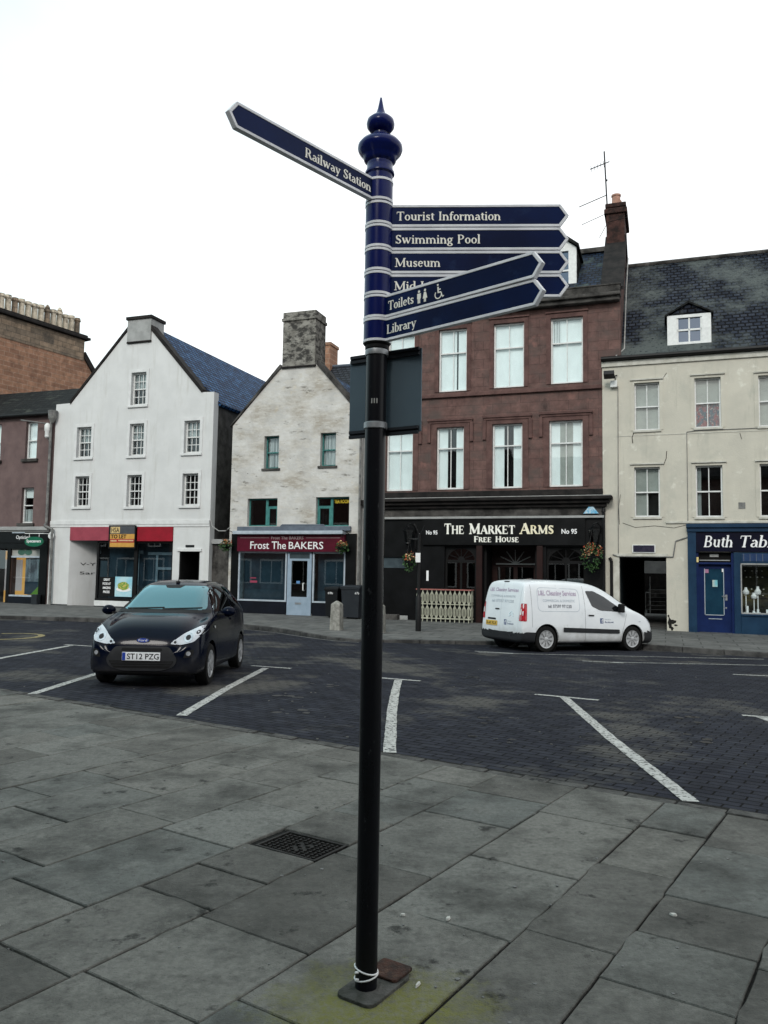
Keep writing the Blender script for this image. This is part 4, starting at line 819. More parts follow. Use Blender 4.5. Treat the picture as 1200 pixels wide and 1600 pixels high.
# narrow grey slip between bakery and pub, with pipes
b2 = sroot('link_building', 'narrow pale grey slip of wall between the bakery and the red pub', 'wall', -10.35, F+.1, 0)
wall(b2, [(-10.60, z0), (-10.10, z0), (-10.10, 7.6), (-10.60, 7.6)], [], F+.12, 'cement', .4)
MB().box(-10.60, -10.12, F-.02, F+.11, 4.05, 4.25).build('ledge', M['dark_trim'], b2)
MB().tube([(-10.62, F-.08, 7.3), (-10.62, F-.08, .0)], .045).thing('drainpipe', M['pipe'], 'pale downpipe on the right corner of the bakery wall', 'pipe', -10.62, F-.08, 0)
MB().tube([(-10.40, F+.04, 7.5), (-10.40, F+.04, 4.3)], .04).tube([(-10.42, F-.02, 4.2), (-10.45, F-.02, 0)], .05).thing('drainpipe', M['cable'], 'pipe running down the narrow grey slip beside the fingerpost', 'pipe', -10.4, F+.04, 0)
# slate roofed range behind
b3 = sroot('rear_house', 'slate roofed house with a small orange brick chimney behind the bakery', 'house', -12.5, 35.5, 0)
shell(b3, -16.5, -8.2, 34.0, 40.0, -1, 9.0, 'cement', left=True); wall(b3, [(-16.499, -1), (-8.201, -1), (-8.201, 9), (-16.499, 9)], [], 33.75, 'cement', .25)
slab_roof(b3, [(-16.5, 33.6, 8.9), (-8.2, 33.6, 8.9), (-8.2, 37, 12.1), (-16.5, 37, 12.1)], .1, 'slate_grey'); slab_roof(b3, [(-16.5, 40.3, 8.9), (-8.2, 40.3, 8.9), (-8.2, 37, 12.1), (-16.5, 37, 12.1)], .1, 'slate_grey')
MB().box(-16.5, -16.02, 36.6, 37.6, 8, 13.15).box(-16.55, -15.97, 36.55, 37.65, 13.15, 13.3).build('chimney', M['tenement'], b3)
MB().tube([(-16.5, 37, 12.13), (-8.2, 37, 12.13)], .08).build('ridge', M['lead'], b3)
# ------------------------------------------------------------------ pub
b = sroot('pub', 'three storey red sandstone pub with black ground floor and gold lettered sign', 'pub', -6, F, 0)
TR = [(-9.62, -8.58, 8.06, 10.38), (-7.66, -6.62, 8.12, 10.42), (-5.65, -4.57, 8.14, 10.46), (-3.65, -2.56, 8.16, 10.48)]
MR = [(-9.62, -8.60, 4.56, 6.80), (-7.71, -6.70, 4.58, 6.83), (-5.68, -4.62, 4.58, 6.86), (-3.70, -2.58, 4.60, 6.88)]
wall(b, [(-10.1, 3.6), (-1.94, 3.6), (-1.94, 9.0), (-1.33, 9.0), (-1.33, 11.1), (-10.1, 11.1)], TR+MR, F, 'sandstone', .3)
shell(b, -10.1, -1.94, F+.3, 36.0, z0, 11.0, 'sandstone_side')
# party gable with the chimney above the cream house
mb = MB(); PG = [(F+.02, 9.0), (F+.02, 11.3), (F+.6, 11.5), (F+3.4, 14.5), (F+8.5, 11.6), (F+9.5, 9)]
k = len(PG); mb.add([(-1.94, s_, z) for s_, z in PG]+[(-1.32, s_, z) for s_, z in PG], [tuple(range(k-1, -1, -1)), tuple(range(k, 2*k))]+[(i, (i+1) % k, (i+1) % k+k, i+k) for i in range(k)])
mb.build('gable_wall', M['sandstone_side'], b)
mb = MB()
for (s1, za), (s2, zb) in zip(PG[1:-1], PG[2:]): mb.poly3([(-2.02, s1, za-.02), (-1.24, s1, za-.02), (-1.24, s2, zb-.02), (-2.02, s2, zb-.02)], [(-2.02, s1, za+.1), (-1.24, s1, za+.1), (-1.24, s2, zb+.1), (-2.02, s2, zb+.1)])
mb.build('skew_coping', M['dark_trim'], b)
ch = MB().box(-1.96, -1.30, F+3.0, F+4.9, 13.3, 15.55).build('chimney', M['chim_black'], b)
MB().box(-2.04, -1.20, F+2.92, F+4.98, 15.30, 15.5).box(-2.0, -1.24, F+2.96, F+4.94, 15.55, 15.72).build('chimney_head', M['chim_black'], ch, bevel=.03)
for y_ in (3.4, 3.95, 4.5): MB().lathe((-1.62, F+y_, 15.7), [(.18, 0), (.16, .1), (.155, .42), (.18, .44), (.18, .5), (.13, .5)], 14).build('chimney_pot', M['pot_red'], ch, smooth=True)
# cornices
MB().box(-10.1, -1.30, F-.42, F-.001, 10.98, 11.10).box(-10.1, -1.34, F-.30, F-.0012, 10.84, 10.979).build('cornice', M['soot_stone'], b, bevel=.03)
MB().box(-10.1, -1.32, F-.12, F+.25, 11.101, 11.42).box(-10.1, -1.30, F-.15, F+.28, 11.42, 11.47).build('parapet', M['soot_stone'], b, bevel=.01)
MB().box(-10.1, -1.93, F-.10, F-.001, 7.90, 8.04).build('string_course', M['sandstone_trim'], b, bevel=.02)
MB().box(-10.1, -1.92, F-.09, F-.001, 4.30, 4.50).build('sill_course', M['dark_trim'], b, bevel=.02)
MB().box(-10.2, -1.60, F-.46, F-.001, 4.12, 4.24).box(-10.18, -1.70, F-.34, F-.0012, 4.00, 4.119).box(-10.15, -1.80, F-.22, F-.0014, 3.88, 3.999).build('shop_cornice', M['dark_trim'], b, bevel=.03)
MB().box(-10.16, -1.64, F-.44, F-.02, 4.2401, 4.262).build('lead_capping', M['cable'], b)
MB().box(-10.1, -1.92, F-.10, F-.001, 3.60, 3.879).build('entablature', M['soot_stone'], b)
MB().box(-10.1, -1.88, F-.16, F-.10, 3.52, 3.60).build('fascia_moulding', M['cement'], b, bevel=.01)
for i, (a, c, d, e) in enumerate(TR+MR):
    up = i < 4
    if i == 1: bk = [('blind', .04, .60, .02, .985, 'blind'), ('blind', .66, .96, .02, .985, 'blind')]
    elif i == 2: bk = [('blind', .04, .49, .02, .985, 'blind'), ('blind', .505, .96, .03, .985, 'blind')]
    elif i == 3: bk = [('blind', .04, .96, .03, .985, 'blind'), ('curtain', .06, .30, .60, .97, 'net')]
    elif up: bk = [('blind', .04, .96, .02, .985, 'blind')]
    elif i == 4: bk = [('blind', .04, .96, .02, .985, 'blind')]
    elif i == 7: bk = [('blind', .04, .31, .02, .985, 'blind'), ('blind', .70, .96, .02, .985, 'blind'), ('shade', .31, .70, .02, .985, 'blind_grey')]
    else: bk = [('shutter', .04, .37, .02, .985, 'blind'), ('shutter', .68, .96, .02, .985, 'blind')]
    window(b, a, c, d, e, F, cols=2, rows=(1, 1), mid=.62 if up else .66, back=bk, fr=.055, bar=.028, deep=.10)
    wd = .15 if up else .20
    surround(b, a, c, d, e, F, wd, .03, 'sandstone_trim')
    if not up:
        MB().box(a-.34, c+.34, F-.10, F-.0305, e+.22, e+.31).box(a-.30, c+.30, F-.06, F-.031, e+.14, e+.2199).box(a-.34, a-.22, F-.07, F-.0012, e-.55, e+.14).box(c+.22, c+.34, F-.07, F-.0012, e-.55, e+.14).build('hood_mould', M['sandstone_trim'], b, bevel=.012)
    else: MB().box(a-.18, c+.18, F-.08, F-.0305, e+.16, e+.22).build('hood_mould', M['sandstone_trim'], b, bevel=.01)
# mansard roof and dormer
MB().box(-9.8, -2.2, F+.9, F+1.0, 4.3, 10.9).build('room_shade_panel', M['dark_room'], b)  # near-black panel added so the pub's upper windows read dark
slab_roof(b, [(-10.1, F+.35, 11.35), (-1.95, F+.35, 11.35), (-1.95, F+3.6, 14.1), (-10.1, F+3.6, 14.1)], .1, 'slate_mans')
slab_roof(b, [(-10.1, 36, 11.0), (-1.95, 36, 11.0), (-1.95, F+3.6, 14.1), (-10.1, F+3.6, 14.1)], .1, 'slate_mans')
MB().box(-10.1, -1.95, F+3.45, F+3.75, 14.08, 14.26).build('ridge', M['soot_stone'], b)
mb = MB(); mb.prism([(-4.35, 11.5), (-2.90, 11.5), (-2.90, 13.45), (-3.62, 14.0), (-4.35, 13.45)], F+1.25, F+1.4, holes=[(-4.12, -3.18, 11.95, 13.35)])
o = mb.build('dormer', M['white_paint'], b)
MB().prism([(-4.45, 13.42), (-3.62, 14.05), (-2.80, 13.42), (-2.80, 13.52), (-3.62, 14.17), (-4.45, 13.52)], F+1.1, F+3.4).box(-2.93, -2.88, F+1.4, F+3.2, 11.6, 13.42).build('dormer_roof', M['slate_dark'], o)
MB().box(-3.68, -3.62, F+1.28, F+1.33, 11.95, 13.35).box(-4.12, -3.18, F+1.28, F+1.33, 12.6, 12.66).build('glazing_bars', M['white_paint'], o); MB().box(-4.12, -3.18, F+1.34, F+1.345, 11.95, 13.35).build('pane', M['glass_sky'], o)
# black pub front
FH = [(-7.36, -6.22, .75, 2.55), (-5.98, -4.12, -.16, 2.60), (-3.80, -2.50, .75, 2.55), (-9.75, -8.75, 1.75, 2.15)]
mb = MB(); mb.prism([(-10.1, z0), (-1.94, z0), (-1.94, 3.52), (-10.1, 3.52)], F-.04, F+.2, holes=FH); mb.build('pub_front', M['black_paint'], b)
def arched(t0, t1, z0_, z1_, zs, name='arched_window'):
    """window with a fanlight arch above the transom zs"""
    cx = (t0+t1)/2; r = (t1-t0)/2; n = 20; f0 = F+.08
    arcp = [(cx+r*math.cos(math.pi*i/n), zs+(z1_-zs)*math.sin(math.pi*i/n)) for i in range(n+1)]
    inn = [(cx+(r-.07)*math.cos(math.pi*i/n), zs+(z1_-zs-.07)*math.sin(math.pi*i/n)) for i in range(n+1)]
    mb = MB()
    for i in range(n): mb.poly3([(x, f0, z) for x, z in (arcp[i], arcp[i+1], inn[i+1], inn[i])], [(x, f0+.06, z) for x, z in (arcp[i], arcp[i+1], inn[i+1], inn[i])])
    mb.box(t0, t0+.07, f0, f0+.06, z0_, zs).box(t1-.07, t1, f0, f0+.06, z0_, zs).box(t0+.07, t1-.07, f0+.005, f0+.055, zs-.05, zs+.05).box(t0+.07, t1-.07, f0, f0+.06, z0_, z0_+.08).box(cx-.035, cx+.035, f0+.01, f0+.05, z0_+.08, zs-.05)
    for k in range(1, 6):
        a = math.pi*k/6; mb.cyl((cx+.10*math.cos(a), f0+.03, zs+.05+.08*math.sin(a)), (cx+(r-.06)*math.cos(a), f0+.03, zs+(z1_-zs-.06)*math.sin(a)), .016, n=6)
    mb.lathe((cx, f0+.03, zs+.05), [(.12, -.02), (.12, .02)], 16, 'y')
    o = mb.build(name, M['black_matt'], b)
    P_ = [(t0+.04, z0_+.02), (t1-.04, z0_+.02)] + inn
    MB().prism(P_, f0+.035, f0+.040).build('pane', M['glass_pub'], o)
    # corner fillers
    for sg in (0, 1):
        q = arcp[:n//2+1] if sg == 0 else arcp[n//2:]
        Q_ = ([(t1, zs)] + q[1:] + [(t1, z1_+.02)]) if sg == 0 else (q[:-1] + [(t0, zs), (t0, z1_+.02)])
        MB().prism(Q_ if sg else Q_, f0-.005, f0+.07).build('spandrel', M['black_paint'], o)
M['glass_pub'] = glassmat('pub_window_glass', (.3, .3, .3), .05)
arched(-7.36, -6.22, .75, 2.55, 2.03); arched(-3.80, -2.50, .75, 2.55, 2.03)
M['brown_wood'] = pm('dark_red_wood', (.040, .013, .011), (.025, .009, .008), 4, .45)
for x0, x1 in ((-6.20, -5.99), (-4.11, -3.90)): MB().box(x0, x1, F-.12, F-.041, -.16, 2.58).build('door_pilaster', M['brown_wood'], b, bevel=.015)
MB().box(-5.98, -5.90, F+.2, F+1.2, -.2, 2.6).box(-4.20, -4.12, F+.2, F+1.2, -.2, 2.6).box(-5.98, -4.12, F+.2, F+1.3, 2.6, 2.66).build('porch_lining', M['black_matt'], b)
d = MB().prism([(-5.9, -.16), (-4.2, -.16), (-4.2, 2.6), (-5.9, 2.6)], F+1.15, F+1.25, holes=[(-5.70, -5.12, .95, 1.85), (-4.98, -4.40, .95, 1.85)]).build('door', M['brown_wood'], b)
MB().box(-5.9, -4.2, F+1.21, F+1.215, .9, 1.9).build('pane', M['glass_pub'], d)
mb = MB()
for k in range(1, 6):
    a = math.pi*k/6; mb.cyl((-5.05, F+1.12, 1.98), (-5.05+.62*math.cos(a), F+1.12, 1.98+.50*math.sin(a)), .02, n=6)
mb.box(-5.75, -4.35, F+1.09, F+1.15, 1.94, 1.99); mb.build('fanlight_bars', M['cement'], d)
MB().box(-10.0, -2.1, F+3, F+3.1, z0, 3.5).build('room_wall', M['dark_room'], b)
MB().box(-9.73, -8.77, F+.02, F+.03, 1.76, 2.14).build('side_window', M['room_grey'], b)
MB().box(-9.7, -8.7, F-.07, F-.041, z0, .06).build('step_plate', M['cement'], b)
o = MB().box(-8.16, -2.50, F-.15, F-.041, 2.60, 3.51).build('fascia', M['fascia_black'] if 'fascia_black' in M else M['black_paint'], b)
mb = MB(); pl = on_wall(F-.15)
def caps(mb, text, x0, x1, y0, hh, small, T=.16, h=.07): put_serif(mb, text, x0, x1, y0, hh, pl, T, h, 0, small, .015)
caps(mb, 'THE', -7.36, -6.62, 2.985, .36, .80); caps(mb, 'MARKET', -6.46, -4.83, 2.985, .36, .80); caps(mb, 'FREE', -6.28, -5.65, 2.70, .20, .82, .17, .08); caps(mb, 'HOUSE', -5.52, -4.70, 2.70, .20, .82, .17, .08)
mb.build('lettering', M['cream_letter'], o)
mb = MB(); caps(mb, 'ARMS', -4.68, -3.52, 2.985, .36, .80); mb.build('lettering', M['warm_letter'], o)
mb = MB(); put_sans(mb, 'No 95', -8.02, -7.60, 2.96, 3.11, pl, .01, bold=.025); put_sans(mb, 'No 95', -3.27, -2.76, 2.98, 3.15, pl, .01, bold=.025); mb.build('lettering', M['white_letter'], o)
MB().prism([(-2.55, 3.66), (-2.05, 3.66), (-2.30, 3.98)], F-.20, F-.1001).thing('alarm_box', pm('alarm_blue', (.10, .38, .60), (.5, .62, .68), 9, .4), 'light blue triangular alarm box above the pub fascia', 'alarm box', -2.3, F-.1, 3.66)
def lantern(t, zt, label):
    r_ = sroot('wall_lantern', label, 'lantern', t, F-.05, zt-1.0, 'lanterns on the pub front')
    s_ = F-.36
    mb = MB(); mb.box(t+.16, t+.24, F-.10, F-.041, zt-.9, zt-.2).tube([(t+.2, F-.08, zt-.35), (t+.22, F-.24, zt-.12), (t+.12, s_, zt), (t, s_, zt-.04)], .022); mb.build('bracket', M['black_paint'], r_)
    MB().lathe((t, s_, zt-.04), [(.02, 0), (.05, -.08), (.20, -.18), (.20, -.21), (.01, -.21)], 4).build('lantern_cap', M['black_paint'], r_)
    MB().lathe((t, s_, zt-.25), [(.18, 0), (.10, -.40), (.07, -.42)], 4).build('lamp_glass', M['glass_dark'], r_)
    MB().lathe((t, s_, zt-.67), [(.10, 0), (.11, -.04), (.05, -.10), (.03, -.25), (.05, -.28)], 12).build('finial', M['black_paint'], r_)
lantern(-8.63, 3.34, 'black wall lantern on the pub front left of the street pole'); lantern(-2.20, 3.34, 'black wall lantern on the pub front at its right corner')
MB().tube([(-1.90, F-.10, 3.75), (-1.90, F-.10, z0)], .05).lathe((-1.90, F-.10, 3.7), [(.05, 0), (.07, .02), (.05, .16), (.02, .2)], 10).thing('drainpipe', M['pipe_black'], 'black downpipe with a rounded top between the pub and the cream house', 'pipe', -1.9, F-.1, z0)
MB().tube([(-1.72, F-.07, 2.2), (-1.66, F-.07, 2.1), (-1.66, F-.07, z0)], .05).thing('drainpipe', M['pipe_black'], 'short black downpipe on the cream wall beside the passage', 'pipe', -1.7, F-.07, z0)
t = sroot('television_aerial', 'tall black television aerial mast beside the pub chimney', 'aerial', -1.97, F+3.6, 14.2)
MB().tube([(-1.92, F+4.1, 14.4), (-2.10, F+4.1, 18.4)], .028).build('mast', M['pipe_black'], t)
mb = MB().tube([(-2.65, F+4.1, 17.75), (-1.9, F+4.1, 17.95)], .02).tube([(-3.1, F+4.3, 16.35), (-2.0, F+4.1, 16.60)], .018).tube([(-3.0, F+4.3, 15.6), (-2.0, F+4.1, 15.85)], .013).tube([(-2.05, F+4.1, 17.2), (-1.98, F+4.1, 17.2)], .04)
for q in range(5): mb.tube([(-2.6+.12*q, F+3.85, 17.76+.03*q), (-2.6+.12*q, F+4.35, 17.76+.03*q)], .008)
mb.tube([(-2.3, F+4.1, 14.9), (-1.9, F+3.0, 15.0), (-1.2, F+3.0, 15.1)], .012)
mb.build('aerial_arms', M['pipe_black'], t)
# iron railing panel in front of the pub window
t = sroot('railing', 'low cream ironwork railing with a red top rail in front of the pub window', 'railing', -7.2, F-.45, ZB(-7))
M['cream_iron'] = pm('cream_iron', (.42, .42, .33), (.32, .32, .25), 8, .6); M['red_rail'] = pm('faded_red_rail', (.34, .13, .11), (.26, .10, .09), 8, .6)
zb = ZB(-7)
MB().box(-8.26, -6.28, F-.52, F-.44, zb+1.10, zb+1.14).box(-6.34, -6.28, F-.44, F-.05, zb+1.10, zb+1.14).build('top_rail', M['red_rail'], t)
MB().box(-8.24, -6.30, F-.50, F-.46, zb+.10, zb+.14).box(-8.24, -6.30, F-.50, F-.46, zb+.60, zb+.63).box(-6.33, -6.29, F-.46, F-.05, zb+.1, zb+.14).box(-6.33, -6.29, F-.46, F-.05, zb+.6, zb+.63).build('rail', M['cream_iron'], t)
mb = MB()
def pal(x, y0, along='t'):
    for q in range(1):
        for dz, hh in ((.14, .40), (.63, .40)):
            for s2 in (-1, 1):
                c = (x, y0); w_ = .055
                for (a0, h0, a1, h1) in ((.2, 0, 1, .25), (1, .25, 1, .75), (1, .75, .2, 1)):
                    p0 = (s2*w_*a0, zb+dz+hh*h0); p1 = (s2*w_*a1, zb+dz+hh*h1)
                    if along == 't': mb.cyl((x+p0[0], y0, p0[1]), (x+p1[0], y0, p1[1]), .016, n=5)
                    else: mb.cyl((x, y0+p0[0], p0[1]), (x, y0+p1[0], p1[1]), .016, n=5)
        mb.box(x-.014, x+.014, y0-.014, y0+.014, zb-.02, zb+1.10)
for i in range(12): pal(-8.18+.165*i, F-.48)
for i in range(2): pal(-6.31, F-.32+.16*i, 's')
mb.build('balusters', M['cream_iron'], t)
# ------------------------------------------------------------------ cream house
b = sroot('cream_house', 'cream rendered house with mossy slate roof, open passage and navy shopfront, at the right edge', 'building', 2, F, 0)
CW = [(-.90, -.11, 6.42, 8.02), (.97, 1.76, 6.42, 8.06), (2.86, 3.64, 6.38, 8.02), (-.92, -.12, 3.54, 5.19), (.97, 1.77, 3.52, 5.19), (2.85, 3.63, 3.52, 5.19), (4.7, 5.5, 6.4, 8.0), (4.7, 5.5, 3.52, 5.19)]
t0, t1 = -1.93, 8.0
wall(b, [(t0, -.35), (t1, -.35), (t1, 8.90), (t0, 8.90)], CW+[(-1.41, .05, -.349, 2.26), (.95, 5.6, -.348, 2.40)], F, 'cream', .35)
MB().box(t1-.25, t1, F+.35, 36, -.3, 8.8).box(-1.9, t1, 36, 36.2, 2.6, 8.8).box(t0+.005, t0+.25, F+.35, 36, 2.6, 8.8).build('rear_wall', M['cement'], b)
MB().box(t0-.02, t1, F-.06, F-.001, 8.62, 8.80).build('eaves_band', M['cream_trim'], b, bevel=.01)
MB().cyl((t0-.03, F-.14, 8.88), (t1, F-.14, 8.88), .075, n=10).box(t0-.03, t1, F-.12, F-.0015, 8.81, 8.84).build('gutter', M['pipe_black'], b)
slab_roof(b, [(-1.33, F-.10, 8.86), (t1, F-.10, 8.86), (t1, F+4.25, 13.62), (-1.33, F+4.25, 13.62)], .1, 'slate_lichen', label='dark slate slope with pale lichen')
slab_roof(b, [(-1.33, 36.2, 8.8), (t1, 36.2, 8.8), (t1, F+4.25, 13.62), (-1.33, F+4.25, 13.62)], .1, 'slate_lichen')
MB().tube([(-1.3, F+4.25, 13.66), (t1, F+4.25, 13.66)], .09).build('ridge', M['soot_stone'], b)
MB().box(t0+.3, t1-.3, F+.9, F+1.0, 3.2, 8.5).build('room_shade_panel', M['dark_room'], b)  # near-black panel standing in for the darkness of the upper rooms
for i, (a, c, d, e) in enumerate(CW):
    bk = [[('blind', .05, .95, .03, .97, 'blind_grey')], [('blind', .05, .95, .5, .97, 'blind_grey'), ('patterned_curtain', .05, .95, .03, .5, 'pattern')], [('blind', .05, .95, .03, .97, 'blind_grey')],
          [('blind', .05, .95, .5, .97, 'blind_grey'), ('blind', .05, .55, .03, .5, 'blind_grey')], [('curtain', .05, .22, .03, .97, 'net')], [], [('blind', .05, .95, .03, .97, 'blind_grey')], []][i]
    o = window(b, a, c, d, e, F, cols=2, rows=(1, 1), back=bk, bar=.028, fr=.045, deep=.12, sill=('cream_trim', .05, .05, .07))
    if i == 3:
        MB().prism([(a+.43, d+.1), (a+.43, d+.5), (a+.60, d+.82), (a+.75, d+.82), (a+.75, d+.1)], F+.225, F+.23).build('shade', M['dark_room'], o)
    mb = MB(); mb.prism([(a-.12, d), (c+.12, d), (c+.12, e+.12), (a-.12, e+.12)], F-.018, F-.0006, holes=[(a, c, d+.0001, e)]); mb.build('window_surround', M['cream'], b)
    MB().box(a-.13, c+.13, F-.07, F-.0186, e+.085, e+.13).build('drip_mould', M['cream_trim'], b)
mb = MB().box(-1.5, t1, F-.012, F-.0007, 6.24, 6.262); mb.build('joint_line', M['cream_trim'], b)
MB().box(.05, t1, F-.05, F-.0008, 3.32, 3.40).build('ledge', M['cream_trim'], b, bevel=.015)
MB().box(-1.60, -1.41, F-.06, F-.0009, -.3, 2.20).box(-1.60, .1, F-.03, F-.00091, 2.26, 2.34).build('passage_trim', M['cream_trim'], b)
M['patch_dark'] = pm('bare_patch', (.035, .033, .03), (.02, .019, .018), 20, .9, bump=.8, bscale=30)
def blotch(cx, cz, rx, rz, n=12): 
    m2 = MB(); disc(m2, cx, cz, rx, rz, F-.0007, .004, n, .35); return m2
mb = MB()
for cx, cz, rx, rz in ((.14, .12, .06, .20), (.24, .16, .08, .07), (.20, -.05, .05, .06), (.32, .05, .05, .03), (.10, .34, .03, .04)): disc(mb, cx, cz, rx, rz, F-.0007, .004, 12, .35)
mb.build('flaked_patch', M['patch_dark'], b)
mb = MB(); fnd = lambda pts, r: mb.tube([(x, F-.004, z) for x, z in pts], r, 5)
fnd([(-.1, 8.1), (.05, 8.18), (.12, 8.3)], .008); fnd([(.0, 5.25), (.08, 5.45), (.10, 5.7)], .010); fnd([(-.92, 6.35), (-.98, 6.2), (-.96, 6.0)], .012); fnd([(-1.3, 3.35), (-.9, 3.2), (-.3, 3.25), (.3, 3.18), (.7, 3.28)], .008)
fnd([(-1.4, 3.3), (-1.42, 3.9), (-1.36, 4.3)], .007); fnd([(2.3, 6.2), (2.35, 6.0)], .008)
mb.build('wall_crack', M['patch_dark'], b)
MB().box(2.22, 2.42, F-.012, F-.0007, 3.78, 3.98).build('air_vent', M['pipe'], b)
# passage through the house
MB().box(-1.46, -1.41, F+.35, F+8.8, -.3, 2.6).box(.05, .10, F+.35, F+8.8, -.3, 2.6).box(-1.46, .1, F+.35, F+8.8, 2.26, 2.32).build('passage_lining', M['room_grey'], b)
MB().box(-1.46, -.75, F+5.2, F+5.3, -.3, 2.6).build('passage_door', M['dark_room'], b)
cyd = sroot('courtyard_wall', 'grey and white yard wall with stone steps seen through the open passage', 'wall', -.3, F+7, 0)
MB().box(-4, 4, F+13, F+13.4, -.3, 4.6).build('wall', M['cement'], cyd)
MB().box(-4, 4, F+12.8, F+12.999, -.3, 1.75).build('wall', M['dark_trim'], cyd, label='dark lower part of the yard wall')
for k in range(7): MB().box(-.75, 1.2, F+9.6+.35*k, F+12.6, -.2+.17*k, -.03+.17*k).build('step', M['soot_stone'], cyd, bevel=.01)
MB().tube([(-.62, F+9.4, .0), (-.62, F+9.4, 1.6)], .02).tube([(-.80, F+9.2, -.1), (-.80, F+9.2, .9), (-.62, F+9.2, .9)], .018).build('handrail', M['cable'], cyd)
p_ = sroot('name_sign', 'small dark blue name plate above the passage opening', 'sign', -.63, F-.02, 2.36)
MB().box(-1.00, -.28, F-.05, F-.001, 2.37, 2.63).build('frame', M['white_paint'], p_)
o = MB().box(-.97, -.31, F-.056, F-.0501, 2.39, 2.61).build('plate', pm('sign_indigo', (.018, .018, .05), (.06, .05, .09), 9, .4), p_)
mb = MB().tube([(-1.62, F-.03, 2.3), (-1.45, F-.03, 2.24), (.26, F-.03, 2.24), (.34, F-.03, 2.75), (.75, F-.03, 2.9)], .018)
mb.thing('wall_cable', M['pipe'], 'cable clipped over the passage opening and up to the navy shopfront', 'cable', -.5, F-.03, 2.2)
MB().tube([(-1.42, F-.02, 7.95), (-1.44, F-.02, 2.3)], .012).tube([(.72, F-.02, 6.3), (.72, F-.02, 3.4)], .010).tube([(.72, F-.02, 6.3), (1.0, F-.02, 6.33), (4, F-.02, 6.34)], .010).thing('wall_cable', M['pipe'], 'thin cable running down the cream wall from the floodlight', 'cable', -1.4, F-.02, 5)
t = sroot('floodlight', 'floodlight and white junction box high on the cream wall beside the pub', 'floodlight', -1.6, F-.2, 8.1)
MB().obox((-1.68, F-.42, 8.26), (.17, 0, 0), (0, .13, -.05), (0, .02, .07)).build('lamp_head', M['plastic_dark'], t, bevel=.01)
MB().box(-1.66, -1.44, F-.16, F-.001, 7.90, 8.12).build('junction_box', M['white_paint'], t, bevel=.01)
MB().tube([(-1.6, F-.3, 8.2), (-1.45, F-.02, 8.32)], .018).tube([(-1.5, F-.02, 8.05), (-1.5, F-.3, 8.25)], .015).build('bracket', M['pipe_black'], t)
t = MB().tube([(-1.22, F+4.0, 13.9), (-1.22, F+2.2, 12.0), (-1.22, F+.3, 9.3), (-1.5, F-.05, 8.95)], .022).thing('roof_cable', M['cable'], 'pale cable running down the gable edge onto the cream house gutter', 'cable', -1.2, F+2, 11)
# dormer
o = sroot('roof_dormer', 'x', 'x', 0, 0, 0); bpy.data.objects.remove(o)
d = MB().prism([(.16, 9.30), (1.52, 9.30), (1.52, 10.30), (.16, 10.30)], F+.30, F+.42, holes=[(.46, 1.24, 9.38, 10.20)]).build('dormer', M['white_paint'], b)
MB().prism([(.08, 10.27), (.84, 10.68), (1.60, 10.27), (1.60, 10.32), (.84, 10.75), (.08, 10.32)], F+.24, F+2.0).box(.16, .22, F+.42, F+1.5, 9.4, 10.28).box(1.46, 1.52, F+.42, F+1.5, 9.4, 10.28).build('dormer_roof', M['slate_dark'], d)
MB().prism([(.22, 10.3), (1.46, 10.3), (.84, 10.7)], F+.32, F+.42).build('dormer_gable', M['slate_lichen'], d)
MB().box(.82, .87, F+.33, F+.38, 9.38, 10.20).box(.46, 1.24, F+.33, F+.379, 9.76, 9.82).box(.46, .51, F+.33, F+.378, 9.38, 10.2).box(1.19, 1.24, F+.33, F+.378, 9.38, 10.2).build('glazing_bars', M['white_paint'], d)
MB().box(.46, 1.24, F+.385, F+.39, 9.38, 10.20).build('pane', M['glass_sky'], d)
# navy shopfront
zb = -.30
mb = MB().box(.70, .95, F-.12, F-.001, zb, 3.05).box(.66, 8.0, F-.22, F-.001, 3.18, 3.30).box(.68, 8.0, F-.16, F-.0012, 3.05, 3.179).box(2.05, 2.24, F-.08, F+.02, zb, 2.40).box(2.24, 5.4, F-.10, F-.02, zb, .42).box(2.24, 5.4, F-.14, F-.0, .42, .48).box(2.24, 5.4, F-.06, F+.02, 2.06, 2.40)
mb.build('shopfront', M['shop_blue'], b, bevel=.006)
o = MB().box(.95, 8.0, F-.10, F-.001, 2.42, 3.049).build('fascia', M['fascia_blue'], b)
mb = MB(); pl = on_wall(F-.10)
put_serif(mb, 'Buth', 1.16, 2.02, 2.56, .36, pl, .12, .05, .20, 1, .012); put_serif(mb, 'Tabl', 2.18, 3.13, 2.56, .36, pl, .12, .05, .20, 1, .012); mb.build('lettering', M['white_letter'], o)
M['pane_blue'] = pm('leaded_light', (.030, .055, .12), (.022, .042, .10), 5, .2)
f_ = MB().box(2.30, 5.4, F-.075, F-.0601, 2.12, 2.36).build('leaded_lights', M['pane_blue'], b)
mb = MB()
for k in range(17): mb.box(2.34+.18*k-.008, 2.34+.18*k+.008, F-.082, F-.0751, 2.12, 2.36)
mb.build('lead_bars', M['lead'], f_)
d = MB().prism([(1.02, -.15), (1.98, -.15), (1.98, 2.02), (1.02, 2.02)], F+.12, F+.18, holes=[(1.20, 1.76, .42, 1.88)]).build('door', M['door_blue'], b)
MB().box(1.20, 1.76, F+.14, F+.145, .42, 1.88).build('pane', M['room_blue'] if 'room_blue' in M else pm('door_pane', (.012, .045, .075), (.008, .03, .055), 2, .12), d)
MB().box(1.19, 1.21, F+.10, F+.1199, .42, 1.88).box(1.75, 1.77, F+.10, F+.1199, .42, 1.88).box(1.21, 1.75, F+.10, F+.1199, .40, .42).box(1.3, 1.7, F+.10, F+.1199, .28, .30).build('beading', M['alu'], d)
